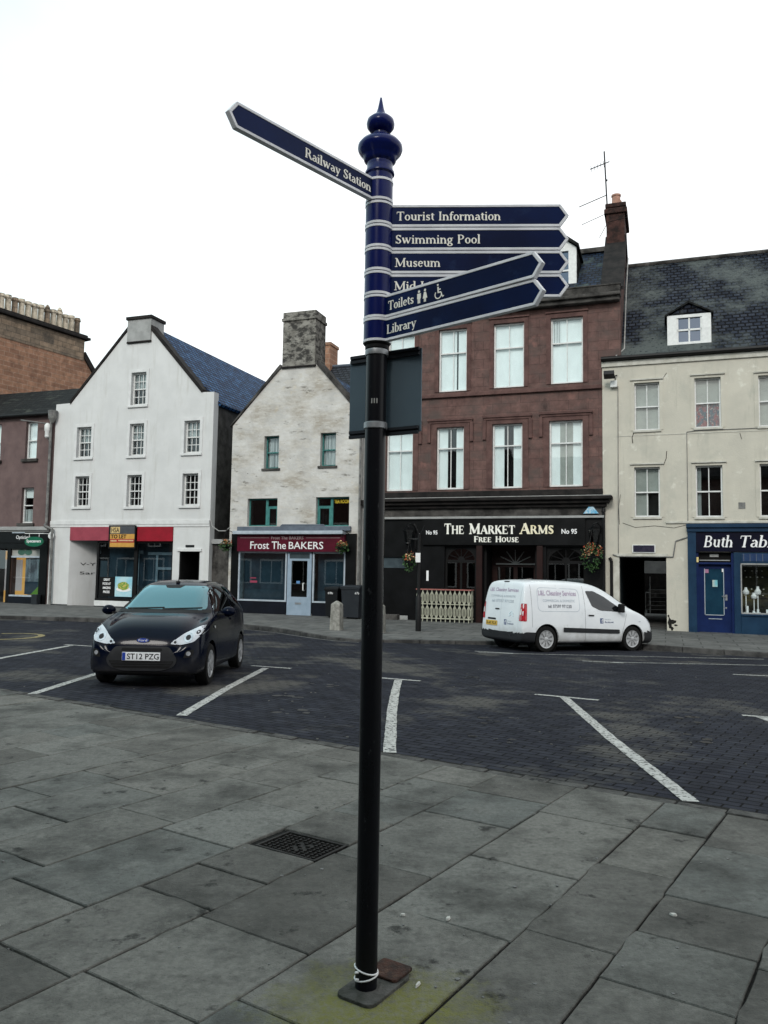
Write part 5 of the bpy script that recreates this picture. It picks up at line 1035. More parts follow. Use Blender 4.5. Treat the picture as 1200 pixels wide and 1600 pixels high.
MB().box(1.80, 1.86, F+.09, F+.1199, .88, 1.06).box(1.70, 1.84, F+.06, F+.09, 1.00, 1.02).box(1.80, 1.84, F+.10, F+.1199, .62, .67).build('handle', M['steel'], d)
MB().box(.95, 1.02, F-.02, F+.2, zb, 2.41).box(1.98, 2.05, F-.02, F+.2, zb, 2.41).box(1.02, 1.98, F-.02, F+.2, 2.02, 2.08).build('door_frame', M['door_blue'], b)
MB().box(1.02, 1.98, F+.10, F+.12, 2.08, 2.41).build('fanlight', M['dark_room'], b)
MB().box(1.05, 1.95, F+.06, F+.0999, 2.13, 2.16).box(1.36, 1.62, F+.06, F+.0999, 2.25, 2.34).build('fanlight_notice', M['cement'], b)
MB().box(.96, 1.02, F-.06, F-.021, 2.08, 2.24).build('light_fitting', M['gold_letter'], b)
MB().box(.94, 2.06, F-.16, F+.2, zb, -.15).build('doorstep', M['cement'], b)
MB().box(1.43, 1.58, F+.115, F+.1195, 1.30, 1.52).build('door_notice', pm('notice_cyan', (.15, .42, .48), (.5, .5, .45), 3, .5), d)
MB().box(1.21, 1.32, F+.115, F+.1195, 1.74, 1.86).build('door_notice', pm('notice_pink', (.42, .20, .32), None, 3, .5), d); MB().box(1.71, 1.75, F+.09, F+.0999, 1.78, 1.88).build('door_notice', M['white_letter'], d)
MB().box(2.24, 2.28, F-.05, F-.0, .48, 2.06).box(2.24, 5.4, F-.05, F-.0, .48, .52).box(2.24, 5.4, F-.05, F-.0, 2.02, 2.0601).build('window_trim', M['cement'], b)
MB().box(2.28, 5.4, F-.03, F-.024, .52, 2.02).build('shop_window', M['glass'], b)
MB().box(2.1, 5.5, F+1.3, F+1.35, zb, 2.5).build('window_backing', pm('shop_display_back', (.075, .07, .04), (.028, .028, .026), 2.2, .8, spots=[((.13, .11, .03), 1.2, .5, .65, wh)]), b)
MB().box(2.2, 5.5, F+.0, F+1.3, .40, .50).box(2.2, 5.5, F+.5, F+.9, .95, .97).build('display_shelf', M['plastic_dark'], b)
for k, (x, yy, z, hh) in enumerate(((2.42, .35, 1.15, .26), (2.66, .45, 1.02, .22), (2.78, .50, 1.15, .30))):
    r_ = sroot('display_bust', ('white jewellery display bust at the top left of the navy shop window', 'white jewellery display bust in the middle, lowest in the navy shop window', 'white jewellery display bust at the right of its group in the navy shop window')[k], 'display bust', x, F+yy, z-.5, 'display busts in the navy shop window')
    MB().lathe((x, F+yy, z-.07), [(.07, 0), (.09, .03), (.10, hh*.35), (.045, hh*.62), (.040, hh*.85), (.02, hh*.86)], 14).build('bust', M['white_letter'], r_, smooth=True)
    MB().cyl((x, F+yy, .5), (x, F+yy, z-.07), .016, n=8).cyl((x, F+yy, .5), (x, F+yy, .52), .07, n=12).build('stand', M['white_letter'], r_)
M['trinket'] = pm('trinket_pale', (.6, .6, .56), (.35, .33, .25), 12, .4)
for k in range(16):
    x, z = 2.45+.17*(k % 4)+rnd.uniform(-.03, .03), 1.05+.2*(k//4)+.18*(k//4 > 1)
    if z > 1.9: z = 1.9
    MB().box(x-.022, x+.022, F+.75, F+.76, z-.015, z+.015).thing('trinket_card', M['trinket'], 'small pale jewellery card, '+('leftmost', 'second', 'third', 'rightmost')[k % 4]+' of the '+('lowest', 'second', 'third', 'top')[k//4]+' row in the navy shop window', 'card', x, F+.75, z, 'jewellery cards in the navy shop window')
for k in range(4):
    x = (2.44, 2.62, 2.74, 3.04)[k]; wd = (.03, .03, .03, .07)[k]; hh = (.22, .07, .12, .12)[k]
    MB().box(x-wd, x+wd, F+.12, F+.2, .505, .505+hh).thing('display_block', M['white_letter'], ('tall thin white block on the navy shop window floor', 'small white block second from the left on the shop window floor', 'white block third from the left on the shop window floor', 'widest white block on the navy shop window floor')[k], 'block', x, F+.15, .5, 'white blocks on the navy shop window floor')
# ------------------------------------------------------------------ hanging baskets
def leafmb(c, rx, ry, rz, n, size, rr, down=.5):
    mb = MB()
    for i in range(n):
        while True:
            p = Vector((rr.uniform(-1, 1), rr.uniform(-1, 1), rr.uniform(-1, 1)))
            if .35 < p.length < 1.05: break
        q = Vector((c[0]+p.x*rx*(1-.25*max(0, -p.z)), c[1]+p.y*ry, c[2]+p.z*rz))
        a = Vector((rr.uniform(-1, 1), rr.uniform(-1, 1), rr.uniform(-1, 1)-down)).normalized()*size*rr.uniform(.6, 1.3); u = a.orthogonal().normalized()*size*.38
        u.rotate(Matrix.Rotation(rr.uniform(0, 6.28), 3, a.normalized()))
        mb.add([q, q+a*.5+u, q+a, q+a*.5-u], [(0, 1, 2, 3)])
    return mb
def basket(t, s, z, rx, rz, label, seed, brk=None):
    rr = random.Random(seed); r_ = sroot('hanging_basket', label, 'flower basket', t, s, z-rz, 'hanging flower baskets along the street')
    MB().lathe((t, s, z), [(.02, -rz*.6), (rx*.5, -rz*.5), (rx*.75, -.02), (rx*.78, .02), (.02, .01)], 14).build('bowl', M['plastic_dark'], r_)
    leafmb((t, s, z-.05*rz), rx, rx, rz, int(260*rx/.25), .075, rr).build('foliage', M['leaf'], r_, rec=False)
    mb = leafmb((t, s, z+.35*rz), rx*.95, rx, rz*.62, int(60*rx/.25), .07, rr, -.5); mb.build('blossom', M['petal_red'], r_, rec=False)
    mb = leafmb((t, s, z+.30*rz), rx*1.0, rx*1.05, rz*.7, int(46*rx/.25), .06, rr, -.5); mb.build('blossom', M['petal_pale'], r_, rec=False)
    mb = MB()
    for k in range(3): a = k*2.1; mb.cyl((t+rx*.7*math.cos(a), s+rx*.7*math.sin(a), z), (t, s, z+rz+.35), .006, n=4)
    mb.build('chain', M['pipe_black'], r_)
    mb = MB().tube([(t, s, z+rz+.35), (t, s, z+rz+.40), brk], .014); mb.build('bracket', M['pipe_black'], r_)
basket(-16.05, F-.35, 2.55, .24, .22, 'hanging basket of red flowers at the left corner of the bakery', 1, (-15.8, F-.02, 3.0))
basket(-11.15, F-.38, 2.50, .24, .22, 'hanging basket of red flowers at the right corner of the bakery', 2, (-10.95, F-.02, 2.95))
basket(-2.25, F-.55, 2.22, .36, .46, 'large flower basket hanging below the lantern at the right corner of the pub', 3, (-2.2, F-.05, 3.0))
# ------------------------------------------------------------------ street furniture
def lampz(t, s): return zp(t, s)
lt, ls = -6.95, 22.85; lz = zp(lt, ls)
t = sroot('street_pole', 'slim black street pole with small white notices in front of the pub', 'pole', lt, ls, lz)
MB().lathe((lt, ls, lz), [(.085, 0), (.085, 1.0), (.06, 1.05), (.052, 1.1), (.048, 2.9), (.01, 2.92)], 14).build('shaft', M['pipe_black'], t, smooth=True)
MB().tube([(lt, ls, lz+2.85), (lt-.12, ls-.05, lz+3.15), (lt-.16, ls-.05, lz+3.2)], .02).tube([(lt+.0, ls, lz+2.8), (lt+.16, ls, lz+3.15)], .018).tube([(lt, ls, lz+2.75), (lt-.3, ls, lz+2.75)], .02).build('bracket', M['pipe_black'], t)
MB().box(lt-.09, lt+.06, ls-.075, ls-.065, lz+2.05, lz+2.33).build('notice', M['white_letter'], t)
MB().box(-8.02, -7.94, F-.06, F-.0401, 1.32, 1.68).thing('wall_notice', M['white_letter'], 'narrow white notice on the black pub front above the railing', 'notice', -7.98, F-.05, 1.3)
basket(lt-.30, ls-.02, lz+2.08, .20, .28, 'flower basket hanging from the black street pole', 4, (lt-.05, ls-.02, lz+2.72))
def bollard(t_, s_, lab, gr):
    z = zp(t_, s_)-.03; w_ = .165
    mb = MB(); h = .80
    mb.poly3([(t_-w_, s_-w_, z), (t_+w_, s_-w_, z), (t_+w_, s_+w_, z), (t_-w_, s_+w_, z)], [(t_-w_*.86, s_-w_*.86, z+h), (t_+w_*.86, s_-w_*.86, z+h), (t_+w_*.86, s_+w_*.86, z+h), (t_-w_*.86, s_+w_*.86, z+h)])
    mb.poly3([(t_-w_*.855, s_-w_*.855, z+h+.001), (t_+w_*.855, s_-w_*.855, z+h+.001), (t_+w_*.855, s_+w_*.855, z+h+.001), (t_-w_*.855, s_+w_*.855, z+h+.001)], [(t_-.03, s_-.03, z+h+.09), (t_+.03, s_-.03, z+h+.09), (t_+.03, s_+.03, z+h+.09), (t_-.03, s_+.03, z+h+.09)])
    return mb.thing('stone_bollard', M['bollard'], lab, 'bollard', t_, s_, z, gr, bevel=.02)
bollard(-9.23, 22.0, 'pale square stone bollard in front of the bakery bins', 'stone bollards on the pavement')
bollard(-7.80, 21.75, 'pale square stone bollard half hidden behind the fingerpost', 'stone bollards on the pavement')
def bin_(t_, s_, w_, d_, h_, lab, mat):
    z = zp(t_, s_); r_ = sroot('wheelie_bin', lab, 'wheelie bin', t_, s_, z, 'wheelie bins beside the bakery')
    mb = MB(); a, c = w_/2*.86, d_/2*.82
    mb.poly3([(t_-a, s_-c, z+.05), (t_+a, s_-c, z+.05), (t_+a, s_+c, z+.05), (t_-a, s_+c, z+.05)], [(t_-w_/2, s_-d_/2, z+h_), (t_+w_/2, s_-d_/2, z+h_), (t_+w_/2, s_+d_/2, z+h_), (t_-w_/2, s_+d_/2, z+h_)])
    mb.box(t_-w_/2-.02, t_+w_/2+.02, s_-d_/2-.02, s_+d_/2+.02, z+h_-.07, z+h_-.001)
    mb.build('body', mat, r_, bevel=.012)
    MB().poly3([(t_-w_/2-.03, s_-d_/2-.04, z+h_+.001), (t_+w_/2+.03, s_-d_/2-.04, z+h_+.001), (t_+w_/2+.03, s_+d_/2+.03, z+h_+.02), (t_-w_/2-.03, s_+d_/2+.03, z+h_+.02)], [(t_-w_/2, s_-d_/2+.01, z+h_+.05), (t_+w_/2, s_-d_/2+.01, z+h_+.05), (t_+w_/2, s_+d_/2, z+h_+.08), (t_-w_/2, s_+d_/2, z+h_+.08)]).build('lid', mat, r_, bevel=.01)
    for sg in (-1, 1): MB().lathe((t_+sg*w_*.43, s_+d_*.28, z+.10), [(.10, -.03), (.11, -.02), (.11, .02), (.10, .03)], 14, 'x').build('wheel', M['plastic_dark'], r_)
    return r_
rb = bin_(-11.35, 26.75, .50, .55, 1.05, 'slim black wheelie bin behind the stone bollard', M['plastic_dark'])
mb = MB(); put_sans(mb, '69b', -11.46, -11.26, .78, .86, on_wall(26.44), .003); mb.build('lettering', M['white_letter'], rb)
rb = bin_(-10.58, 26.75, .70, .72, 1.12, 'larger grey wheelie bin between the bakery and the fingerpost', M['plastic_grey'])
mb = MB(); put_sans(mb, '67b', -10.38, -10.22, .80, .88, on_wall(26.36), .003); mb.build('lettering', M['white_letter'], rb)
MB().box(-9.9, -9.0, F-.35, F-.05, z0, .10).thing('entry_step', M['soot_stone'], 'worn stone step at the far left of the pub front', 'step', -9.5, F-.2, 0, bevel=.02)
# ------------------------------------------------------------------ drain cover and litter
M['iron'] = pm('cast_iron', (.040, .038, .035), (.016, .015, .014), 12, .6, bump=.4, bscale=50, metal=.3)
c0 = UV((DR[0]+DR[1])/2, (DR[2]+DR[3])/2)
b = empty('drain_cover', 'rusty rectangular iron drain cover with raised studs set in the paving', 'drain cover', (c0[0], c0[1], 0), R(56.5))
hu, hv = (DR[1]-DR[0])/2-.008, (DR[3]-DR[2])/2-.008
mb = MB(); mb.prism([(-hu, -hv), (hu, -hv), (hu, hv), (-hu, hv)], 0, 1, holes=[(-hu+.018, hu-.018, -hv+.018, hv-.018)]); mb.v = [(x, z, -.03+.031*y) for x, y, z in mb.v]; mb.build('frame', M['iron'], b, bevel=.002)
mb = MB().box(-hu+.021, hu-.021, -hv+.021, hv-.021, -.03, -.012)
for i in range(8):
    for j in range(11):
        x, y = -hu+.045+i*(2*hu-.09)/7, -hv+.045+j*(2*hv-.09)/10
        if j in (4, 5, 6) and 1 < i < 6 and (i+j) % 2: continue
        a = .012 if (i+j) % 2 else .006; c = .006 if (i+j) % 2 else .012
        mb.box(x-a, x+a, y-c, y+c, -.012, -.001)
mb.build('plate', M['iron'], b, bevel=.0015)
M['litter'] = pm('litter_pale', (.55, .54, .50), (.40, .39, .36), 30, .8); M['gum'] = pm('gum_spot', (.17, .17, .165), (.13, .13, .125), 30, .9)
LIT = [((645, 1540), .045, .018)]
def gxy(px, py):   # where a sight line of the photograph meets the paving, used once to note positions
    k = 1.0; return None
for i, (u, v, a, c, lab) in enumerate(((2.77, -1.64, .028, .007, 'pale cigarette end beside the rusty plate at the foot of the fingerpost'), (2.12, -3.44, .026, .016, 'white scrap on the dark slab left of the fingerpost'),
        (3.36, -1.83, .022, .012, 'small pale scrap on the slab behind the fingerpost foot'), (4.02, -.98, .018, .014, 'pale chip on the paving at the right between two slab joints'), (3.42, -.28, .030, .016, 'white pebble at the far right of the paving'),
        (3.27, -2.02, .014, .010, 'tiny white chip on the slab joint behind the fingerpost'))):
    x, y = UV(u, v); o = MB(); P_ = [(a*math.cos(k*.9)*rnd.uniform(.7, 1.1), c*math.sin(k*.9)*rnd.uniform(.7, 1.1)) for k in range(7)]
    o.poly3([(px, py, .0) for px, py in P_], [(px*.8, py*.8, .008) for px, py in P_]); o = o.build('litter_scrap', M['litter'], None); o.location = (x, y, .001); o.rotation_euler = (0, 0, rnd.uniform(0, 3)); setp(o, lab, 'litter')
mb = MB(); rg = random.Random(11)
for i in range(170):
    u, v = rg.uniform(1.6, 5.8), rg.uniform(-8, .5); x, y = UV(u, v); r_ = rg.uniform(.004, .011)
    P_ = [(x+r_*math.cos(k)*rg.uniform(.7, 1.2), y+r_*math.sin(k)*rg.uniform(.7, 1.2)) for k in range(6)]
    mb.poly3([(a, c, -.004) for a, c in P_], [(a, c, .0042) for a, c in P_])
mb.build('gum_spots', M['gum'], label='pale spots of old chewing gum scattered on the paving', cat='gum', kind='stuff')
mb = MB()
for i in range(120):
    x, y = rg.uniform(-5, 6), rg.uniform(6.5, 17)
    if TS(x, y)[1] < edge_s(TS(x, y)[0], 6.1): continue
    r_ = rg.uniform(.006, .016); z = zr_xy(x, y)
    P_ = [(x+r_*math.cos(k)*rg.uniform(.6, 1.2), y+r_*math.sin(k)*rg.uniform(.6, 1.2)) for k in range(6)]
    mb.poly3([(a, c, z-.002) for a, c in P_], [(a, c, z+.007) for a, c in P_])
M['fleck'] = pm('road_fleck', (.13, .13, .12), (.07, .07, .065), 30, .9)
mb.build('road_flecks', M['fleck'], label='small pale flecks of grit scattered on the dark parking bays', cat='grit', kind='stuff')
# ------------------------------------------------------------------ fingerpost
PX, PY = -.04, 3.18
fp = empty('fingerpost', 'tall navy fingerpost with seven directional blades and a spiked finial, on a black pole', 'signpost', (PX, PY, 0))
M['post_black'] = pm('post_black', (.012, .013, .018), (.007, .008, .010), 3, .28, stretch=(1, 1, .3), rvar=.05, spec=.18, spots=[((.035, .036, .038), 30, .64, .70, (1, 1, .5))])
M['navy'] = pm('navy_gloss', (.004, .010, .090), (.003, .007, .068), 2.5, .22, spec=.2)
M['blade_navy'] = pm('blade_navy', (.0026, .0115, .0605), (.002, .006, .030), 1.6, .42, spec=.08, spots=[((.014, .030, .085), 9, .58, .8, wh), ((.05, .06, .10), 40, .70, .76, wh)])
M['trim_white'] = pm('blade_white', (.74, .75, .78), (.60, .61, .64), 9, .45, spots=[((.35, .36, .38), 30, .66, .74, wh)])
MB().lathe((0, 0, 0), [(.0425, 0), (.0425, 2.50)], 48).build('pole', M['post_black'], fp, smooth=True)
MB().lathe((0, 0, 0), [(.047, 2.478), (.0475, 2.48), (.0475, 2.498), (.047, 2.50)], 40).lathe((0, 0, 0), [(.0465, 2.176), (.048, 2.178), (.048, 2.200), (.0465, 2.202)], 40).build('clamp_band', M['steel'], fp, smooth=True)
MB().lathe((0, 0, 0), [(.044, 2.501), (.048, 2.505), (.048, 2.518), (.054, 2.524), (.054, 2.530)], 40).build('base_collar', M['black_matt'], fp, smooth=True)
MB().lathe((0, 0, 0), [(.0535, 2.531), (.0535, 3.285)], 48).build('sleeve', M['navy'], fp, smooth=True)
MB().lathe((0, 0, 0), [(.0535, 3.238), (.061, 3.244), (.061, 3.252), (.054, 3.262), (.053, 3.290), (.060, 3.296), (.066, 3.302), (.068, 3.312), (.075, 3.322), (.088, 3.338), (.0935, 3.352), (.092, 3.366), (.080, 3.382), (.052, 3.394), (.034, 3.402), (.030, 3.412), (.030, 3.424),
     (.044, 3.432), (.056, 3.448), (.0585, 3.462), (.055, 3.478), (.040, 3.492), (.026, 3.500), (.021, 3.506), (.013, 3.530), (.007, 3.560), (.004, 3.578), (.001, 3.580)], 56).build('finial', M['navy'], fp, smooth=True, angle=50)
BL = [(3.116, 228, 'Railway Station'), (3.016, -2.5, 'Tourist Information'), (2.918, -2.5, 'Swimming Pool'), (2.820, -2.5, 'Museum'), (2.722, -2.5, 'Mid Links'), (2.624, -42, 'Toilets'), (2.528, -41.5, 'Library')]
BH = .0955
for z, ang, tx in BL:
    # the two white rims of each collar
    a = R(ang); ux, uy = math.cos(a), math.sin(a)          # blade direction
    nx, ny = (uy, -ux)                                      # face towards the viewer
    if ny > 0: nx, ny = -nx, -ny
    for za, zb_ in ((z+.0005, z+.011), (z+BH-.011, z+BH-.0005)): MB().lathe((0, 0, 0), [(.0555, za), (.0575, za+.0005), (.0575, zb_-.0005), (.0555, zb_)], 48).build('collar_rim', M['trim_white'], fp, smooth=True)
    MB().lathe((0, 0, 0), [(.0545, z+.011), (.0555, z+.0112), (.0555, z+BH-.0112), (.0545, z+BH-.011)], 48).build('collar', M['navy'], fp, smooth=True)
    L0, L1, LT = .050, .742, .776; TH2 = .011
    def bp(x, y, d, sgn=1): # x along blade, y up, d out of the viewer's face
        return (ux*x + nx*d, uy*x + ny*d, z+y)
    outer = [(L0, .001), (L1, .001), (LT, BH/2), (L1, BH-.001), (L0, BH-.001)]
    inner = [(L0, .0115), (L1-.006, .0115), (LT-.0135, BH/2), (L1-.006, BH-.0115), (L0, BH-.0115)]
    mb = MB(); mb.poly3([bp(x, y, -TH2+.001) for x, y in inner], [bp(x, y, TH2-.002) for x, y in inner]); bl = mb.build('sign_blade', M['blade_navy'], fp, label='blade reading '+tx)
    mb = MB(); n = 5
    for i in range(4):
        o4 = [outer[i], outer[i+1], inner[i+1], inner[i]]
        mb.poly3([bp(x, y, -TH2) for x, y in o4], [bp(x, y, TH2) for x, y in o4])
    mb.build('border', M['trim_white'], bl, bevel=.0012)
    f = TH2-.002
    if ang > 180: plc = lambda x, y, d: bp(-x, y, f+d)
    else: plc = lambda x, y, d: bp(x, y, f+d)
    mb = MB()
    hh = .0365; y0 = .0285
    spans = {'Railway Station': (-.425, -.062), 'Tourist Information': (.072, .500), 'Swimming Pool': (.068, .418), 'Museum': (.068, .256), 'Mid Links': (.066, .30), 'Toilets': (.066, .202), 'Library': (.060, .213)}
    xa, xb = spans[tx]; ws = tx.split(' '); tot = serif_polys(tx)[1]; cur = xa; kx = (xb-xa)/tot
    for wd in ws:
        wl = serif_polys(wd)[1]*kx; put_serif(mb, wd, cur, cur+wl, y0, hh, plc, .118, .055, 0, 1, .0012); cur += wl+.28*kx
    if tx == 'Toilets':
        for k, xo in enumerate((.228, .258)):
            mb.poly3([plc(xo-.004, .064, 0), plc(xo+.004, .064, 0), plc(xo+.0055, .0705, 0), plc(xo, .0745, 0), plc(xo-.0055, .0705, 0)], [plc(xo-.004, .064, .0012), plc(xo+.004, .064, .0012), plc(xo+.0055, .0705, .0012), plc(xo, .0745, .0012), plc(xo-.0055, .0705, .0012)])
            for P_ in (([(-.009, .061), (.009, .061), (.009, .040), (-.009, .040)], [(-.006, .040), (-.001, .040), (-.001, .022), (-.006, .022)], [(.001, .040), (.006, .040), (.006, .022), (.001, .022)]) if k == 0 else
                       ([(-.005, .061), (.005, .061), (.011, .036), (-.011, .036)], [(-.005, .036), (-.001, .036), (-.001, .022), (-.005, .022)], [(.001, .036), (.005, .036), (.005, .022), (.001, .022)])):
                mb.poly3([plc(xo+x, y, 0) for x, y in P_][::-1], [plc(xo+x, y, .0012) for x, y in P_][::-1])
        xo = .325
        for i in range(14):
            a0, a1 = R(140+i*17), R(140+(i+1)*17); r0, r1 = .0135, .0175; cxx, cyy = xo-.002, .036
            Q = [(cxx+r0*math.cos(a0), cyy+r0*math.sin(a0)), (cxx+r1*math.cos(a0), cyy+r1*math.sin(a0)), (cxx+r1*math.cos(a1), cyy+r1*math.sin(a1)), (cxx+r0*math.cos(a1), cyy+r0*math.sin(a1))]
            mb.poly3([plc(x, y, 0) for x, y in Q], [plc(x, y, .0012) for x, y in Q])
        for Q in ([(-.006, .066), (.000, .066), (.001, .042), (-.005, .042)], [(-.004, .046), (.012, .046), (.012, .041), (-.004, .041)], [(.009, .043), (.013, .043), (.020, .026), (.016, .025)], [(.016, .026), (.025, .028), (.025, .024), (.017, .022)], [(-.008, .070), (-.001, .070), (-.001, .077), (-.008, .077)], [(-.004, .057), (.010, .057), (.010, .053), (-.004, .053)]):
            mb.poly3([plc(xo+x, y, 0) for x, y in Q], [plc(xo+x, y, .0014) for x, y in Q])
    mb.build('lettering', M['cream_letter'], bl)
# grey back of a sign clamped behind the pole
a = R(-31); ux, uy = math.cos(a), math.sin(a); nx, ny = uy, -ux
M['panel_back'] = pm('sign_back', (.085, .120, .145), (.070, .100, .125), 2, .45, metal=.2, spots=[((.035, .045, .055), 3, .6, .8, wh)])
def pp(x, z, d): return (.004+ux*x-nx*.062+nx*d, uy*x-ny*.062+ny*d, z)
mb = MB(); mb.poly3([pp(-.172, 2.165, -.003), pp(.172, 2.165, -.003), pp(.172, 2.505, -.003), pp(-.172, 2.505, -.003)], [pp(-.172, 2.165, .003), pp(.172, 2.165, .003), pp(.172, 2.505, .003), pp(-.172, 2.505, .003)])
pn = mb.build('sign_panel', M['panel_back'], fp, bevel=.001, label='plain blue grey back of a square sign')
for z in (2.172, 2.492):
    mb = MB()
    for dz in (-.010, .010): mb.poly3([pp(-.165, z+dz-.006, .003), pp(.165, z+dz-.006, .003), pp(.165, z+dz+.006, .003), pp(-.165, z+dz+.006, .003)], [pp(-.165, z+dz-.006, .016), pp(.165, z+dz-.006, .016), pp(.165, z+dz+.006, .016), pp(-.165, z+dz+.006, .016)])
    mb.poly3([pp(-.165, z-.004, .0031), pp(.165, z-.004, .0031), pp(.165, z+.004, .0031), pp(-.165, z+.004, .0031)], [pp(-.165, z-.004, .008), pp(.165, z-.004, .008), pp(.165, z+.004, .008), pp(-.165, z+.004, .008)])
    mb.build('mounting_rail', M['plastic_grey'], pn)
# stickers / tape remnants, cable ties and the foot
mb = MB()
for k in range(3):
    a = R(-112+14*k); mb.obox((.0428*math.cos(a), .0428*math.sin(a), 2.285), (-.0025*math.sin(a), .0025*math.cos(a), 0), (.0006*math.cos(a), .0006*math.sin(a), 0), (0, 0, .010))
mb.build('tape_scrap', M['cable'], fp)
for k, (z, tl) in enumerate(((.052, .010), (.078, -.012))):
    mb = MB(); P_ = [(.0445*math.cos(2*math.pi*i/28), .0445*math.sin(2*math.pi*i/28), z+tl*math.cos(2*math.pi*i/28)) for i in range(29)]; mb.tube(P_, .0032, 6)
    mb.tube([(.0445*math.cos(-2.3), .0445*math.sin(-2.3), z), (.058*math.cos(-2.35), .058*math.sin(-2.35), z+.004)], .0045); mb.build('cable_tie', M['white_letter'], fp, smooth=True)
def rrect(cu, cv, hu, hv, r, n=5):
    P_ = []
    for (sx, sy, a0) in ((1, 1, 0), (-1, 1, 90), (-1, -1, 180), (1, -1, 270)):
        for i in range(n+1): a = R(a0+90*i/n); P_.append((cu+sx*(hu-r)+r*math.cos(a), cv+sy*(hv-r)+r*math.sin(a)))
    return P_
M['foot'] = pm('foot_plate', (.075, .073, .068), (.035, .036, .030), 14, .8, bump=.5)
M['rust'] = pm('rusty_iron', (.060, .028, .020), (.028, .018, .015), 16, .85, bump=.9, bscale=60, spots=[((.09, .05, .035), 20, .56, .66, wh)])
def uvl(u, v, z): x, y = UV(u, v); return (x-PX, y-PY, z)
P_ = rrect(2.665, -1.775, .145, .085, .035)
MB().poly3([uvl(u, v, -.03) for u, v in P_], [uvl(u, v, .012) for u, v in P_]).build('base_plate', M['foot'], fp, bevel=.003)
P_ = rrect(2.775, -1.775, .068, .072, .018)
MB().poly3([uvl(u, v, .0121) for u, v in P_], [uvl(u, v, .024) for u, v in P_]).build('access_cover', M['rust'], fp, bevel=.004, label='rusty brown square cover behind the pole')
# ------------------------------------------------------------------ terraces added behind the camera to shade the near paving and darken window reflections
def terrace(t0, t1, h, mat, label, seed, s_=-6):
    rr = random.Random(seed); r_ = sroot('added_terrace', label, 'building', (t0+t1)/2, s_, 0)
    MB().box(t0, t1, s_-9, s_, -.3, h).build('wall', M[mat], r_)
    MB().prism([(t0-.1, h), (t1+.1, h), (t1+.1, h+.2), (t0-.1, h+.2)], s_-9, s_+.2).build('eaves', M['soot_stone'], r_)
    slab_roof(r_, [(t0, s_+.1, h+.2), (t1, s_+.1, h+.2), (t1, s_-4.4, h+3.2), (t0, s_-4.4, h+3.2)], .15, 'slate_grey'); slab_roof(r_, [(t0, s_-9, h+.2), (t1, s_-9, h+.2), (t1, s_-4.4, h+3.2), (t0, s_-4.4, h+3.2)], .15, 'slate_grey')
    n = max(2, int((t1-t0)/2.6))
    for fl in range(int((h-.6)/3.1)):
        for k in range(n):
            x = t0+(k+.5)*(t1-t0)/n; z = .6+fl*3.1; w_ = .55 if fl else .95
            o = MB().box(x-w_-.12, x+w_+.12, s_+.001, s_+.08, z-.12, z+1.95).build('window', M['white_paint'], r_)
            MB().box(x-w_, x-.04, s_+.081, s_+.09, z, z+1.8).box(x+.04, x+w_, s_+.081, s_+.09, z, z+1.8).build('pane', M['dark_room'], o)
terrace(-60, -42, 8.5, 'dark_trim', 'blackened stone terrace added behind the camera as a light blocker, farthest left', 6); terrace(-42, -27, 8, 'pink_render', 'mauve rendered terrace added behind the camera as a light blocker, second from the left', 1); terrace(-27, -12, 8.8, 'sandstone_trim', 'red stone terrace added behind the camera as a light blocker, third from the left', 2)
terrace(-12, 2, 8, 'soot_stone', 'sooty stone terrace with tall roof added behind the camera as a light blocker', 3); terrace(2, 18, 8.6, 'sandstone_trim', 'tallest red stone terrace added behind the camera as a light blocker', 4); terrace(18, 34, 7.8, 'cement', 'grey cement terrace added behind the camera as a light blocker, right end', 5)
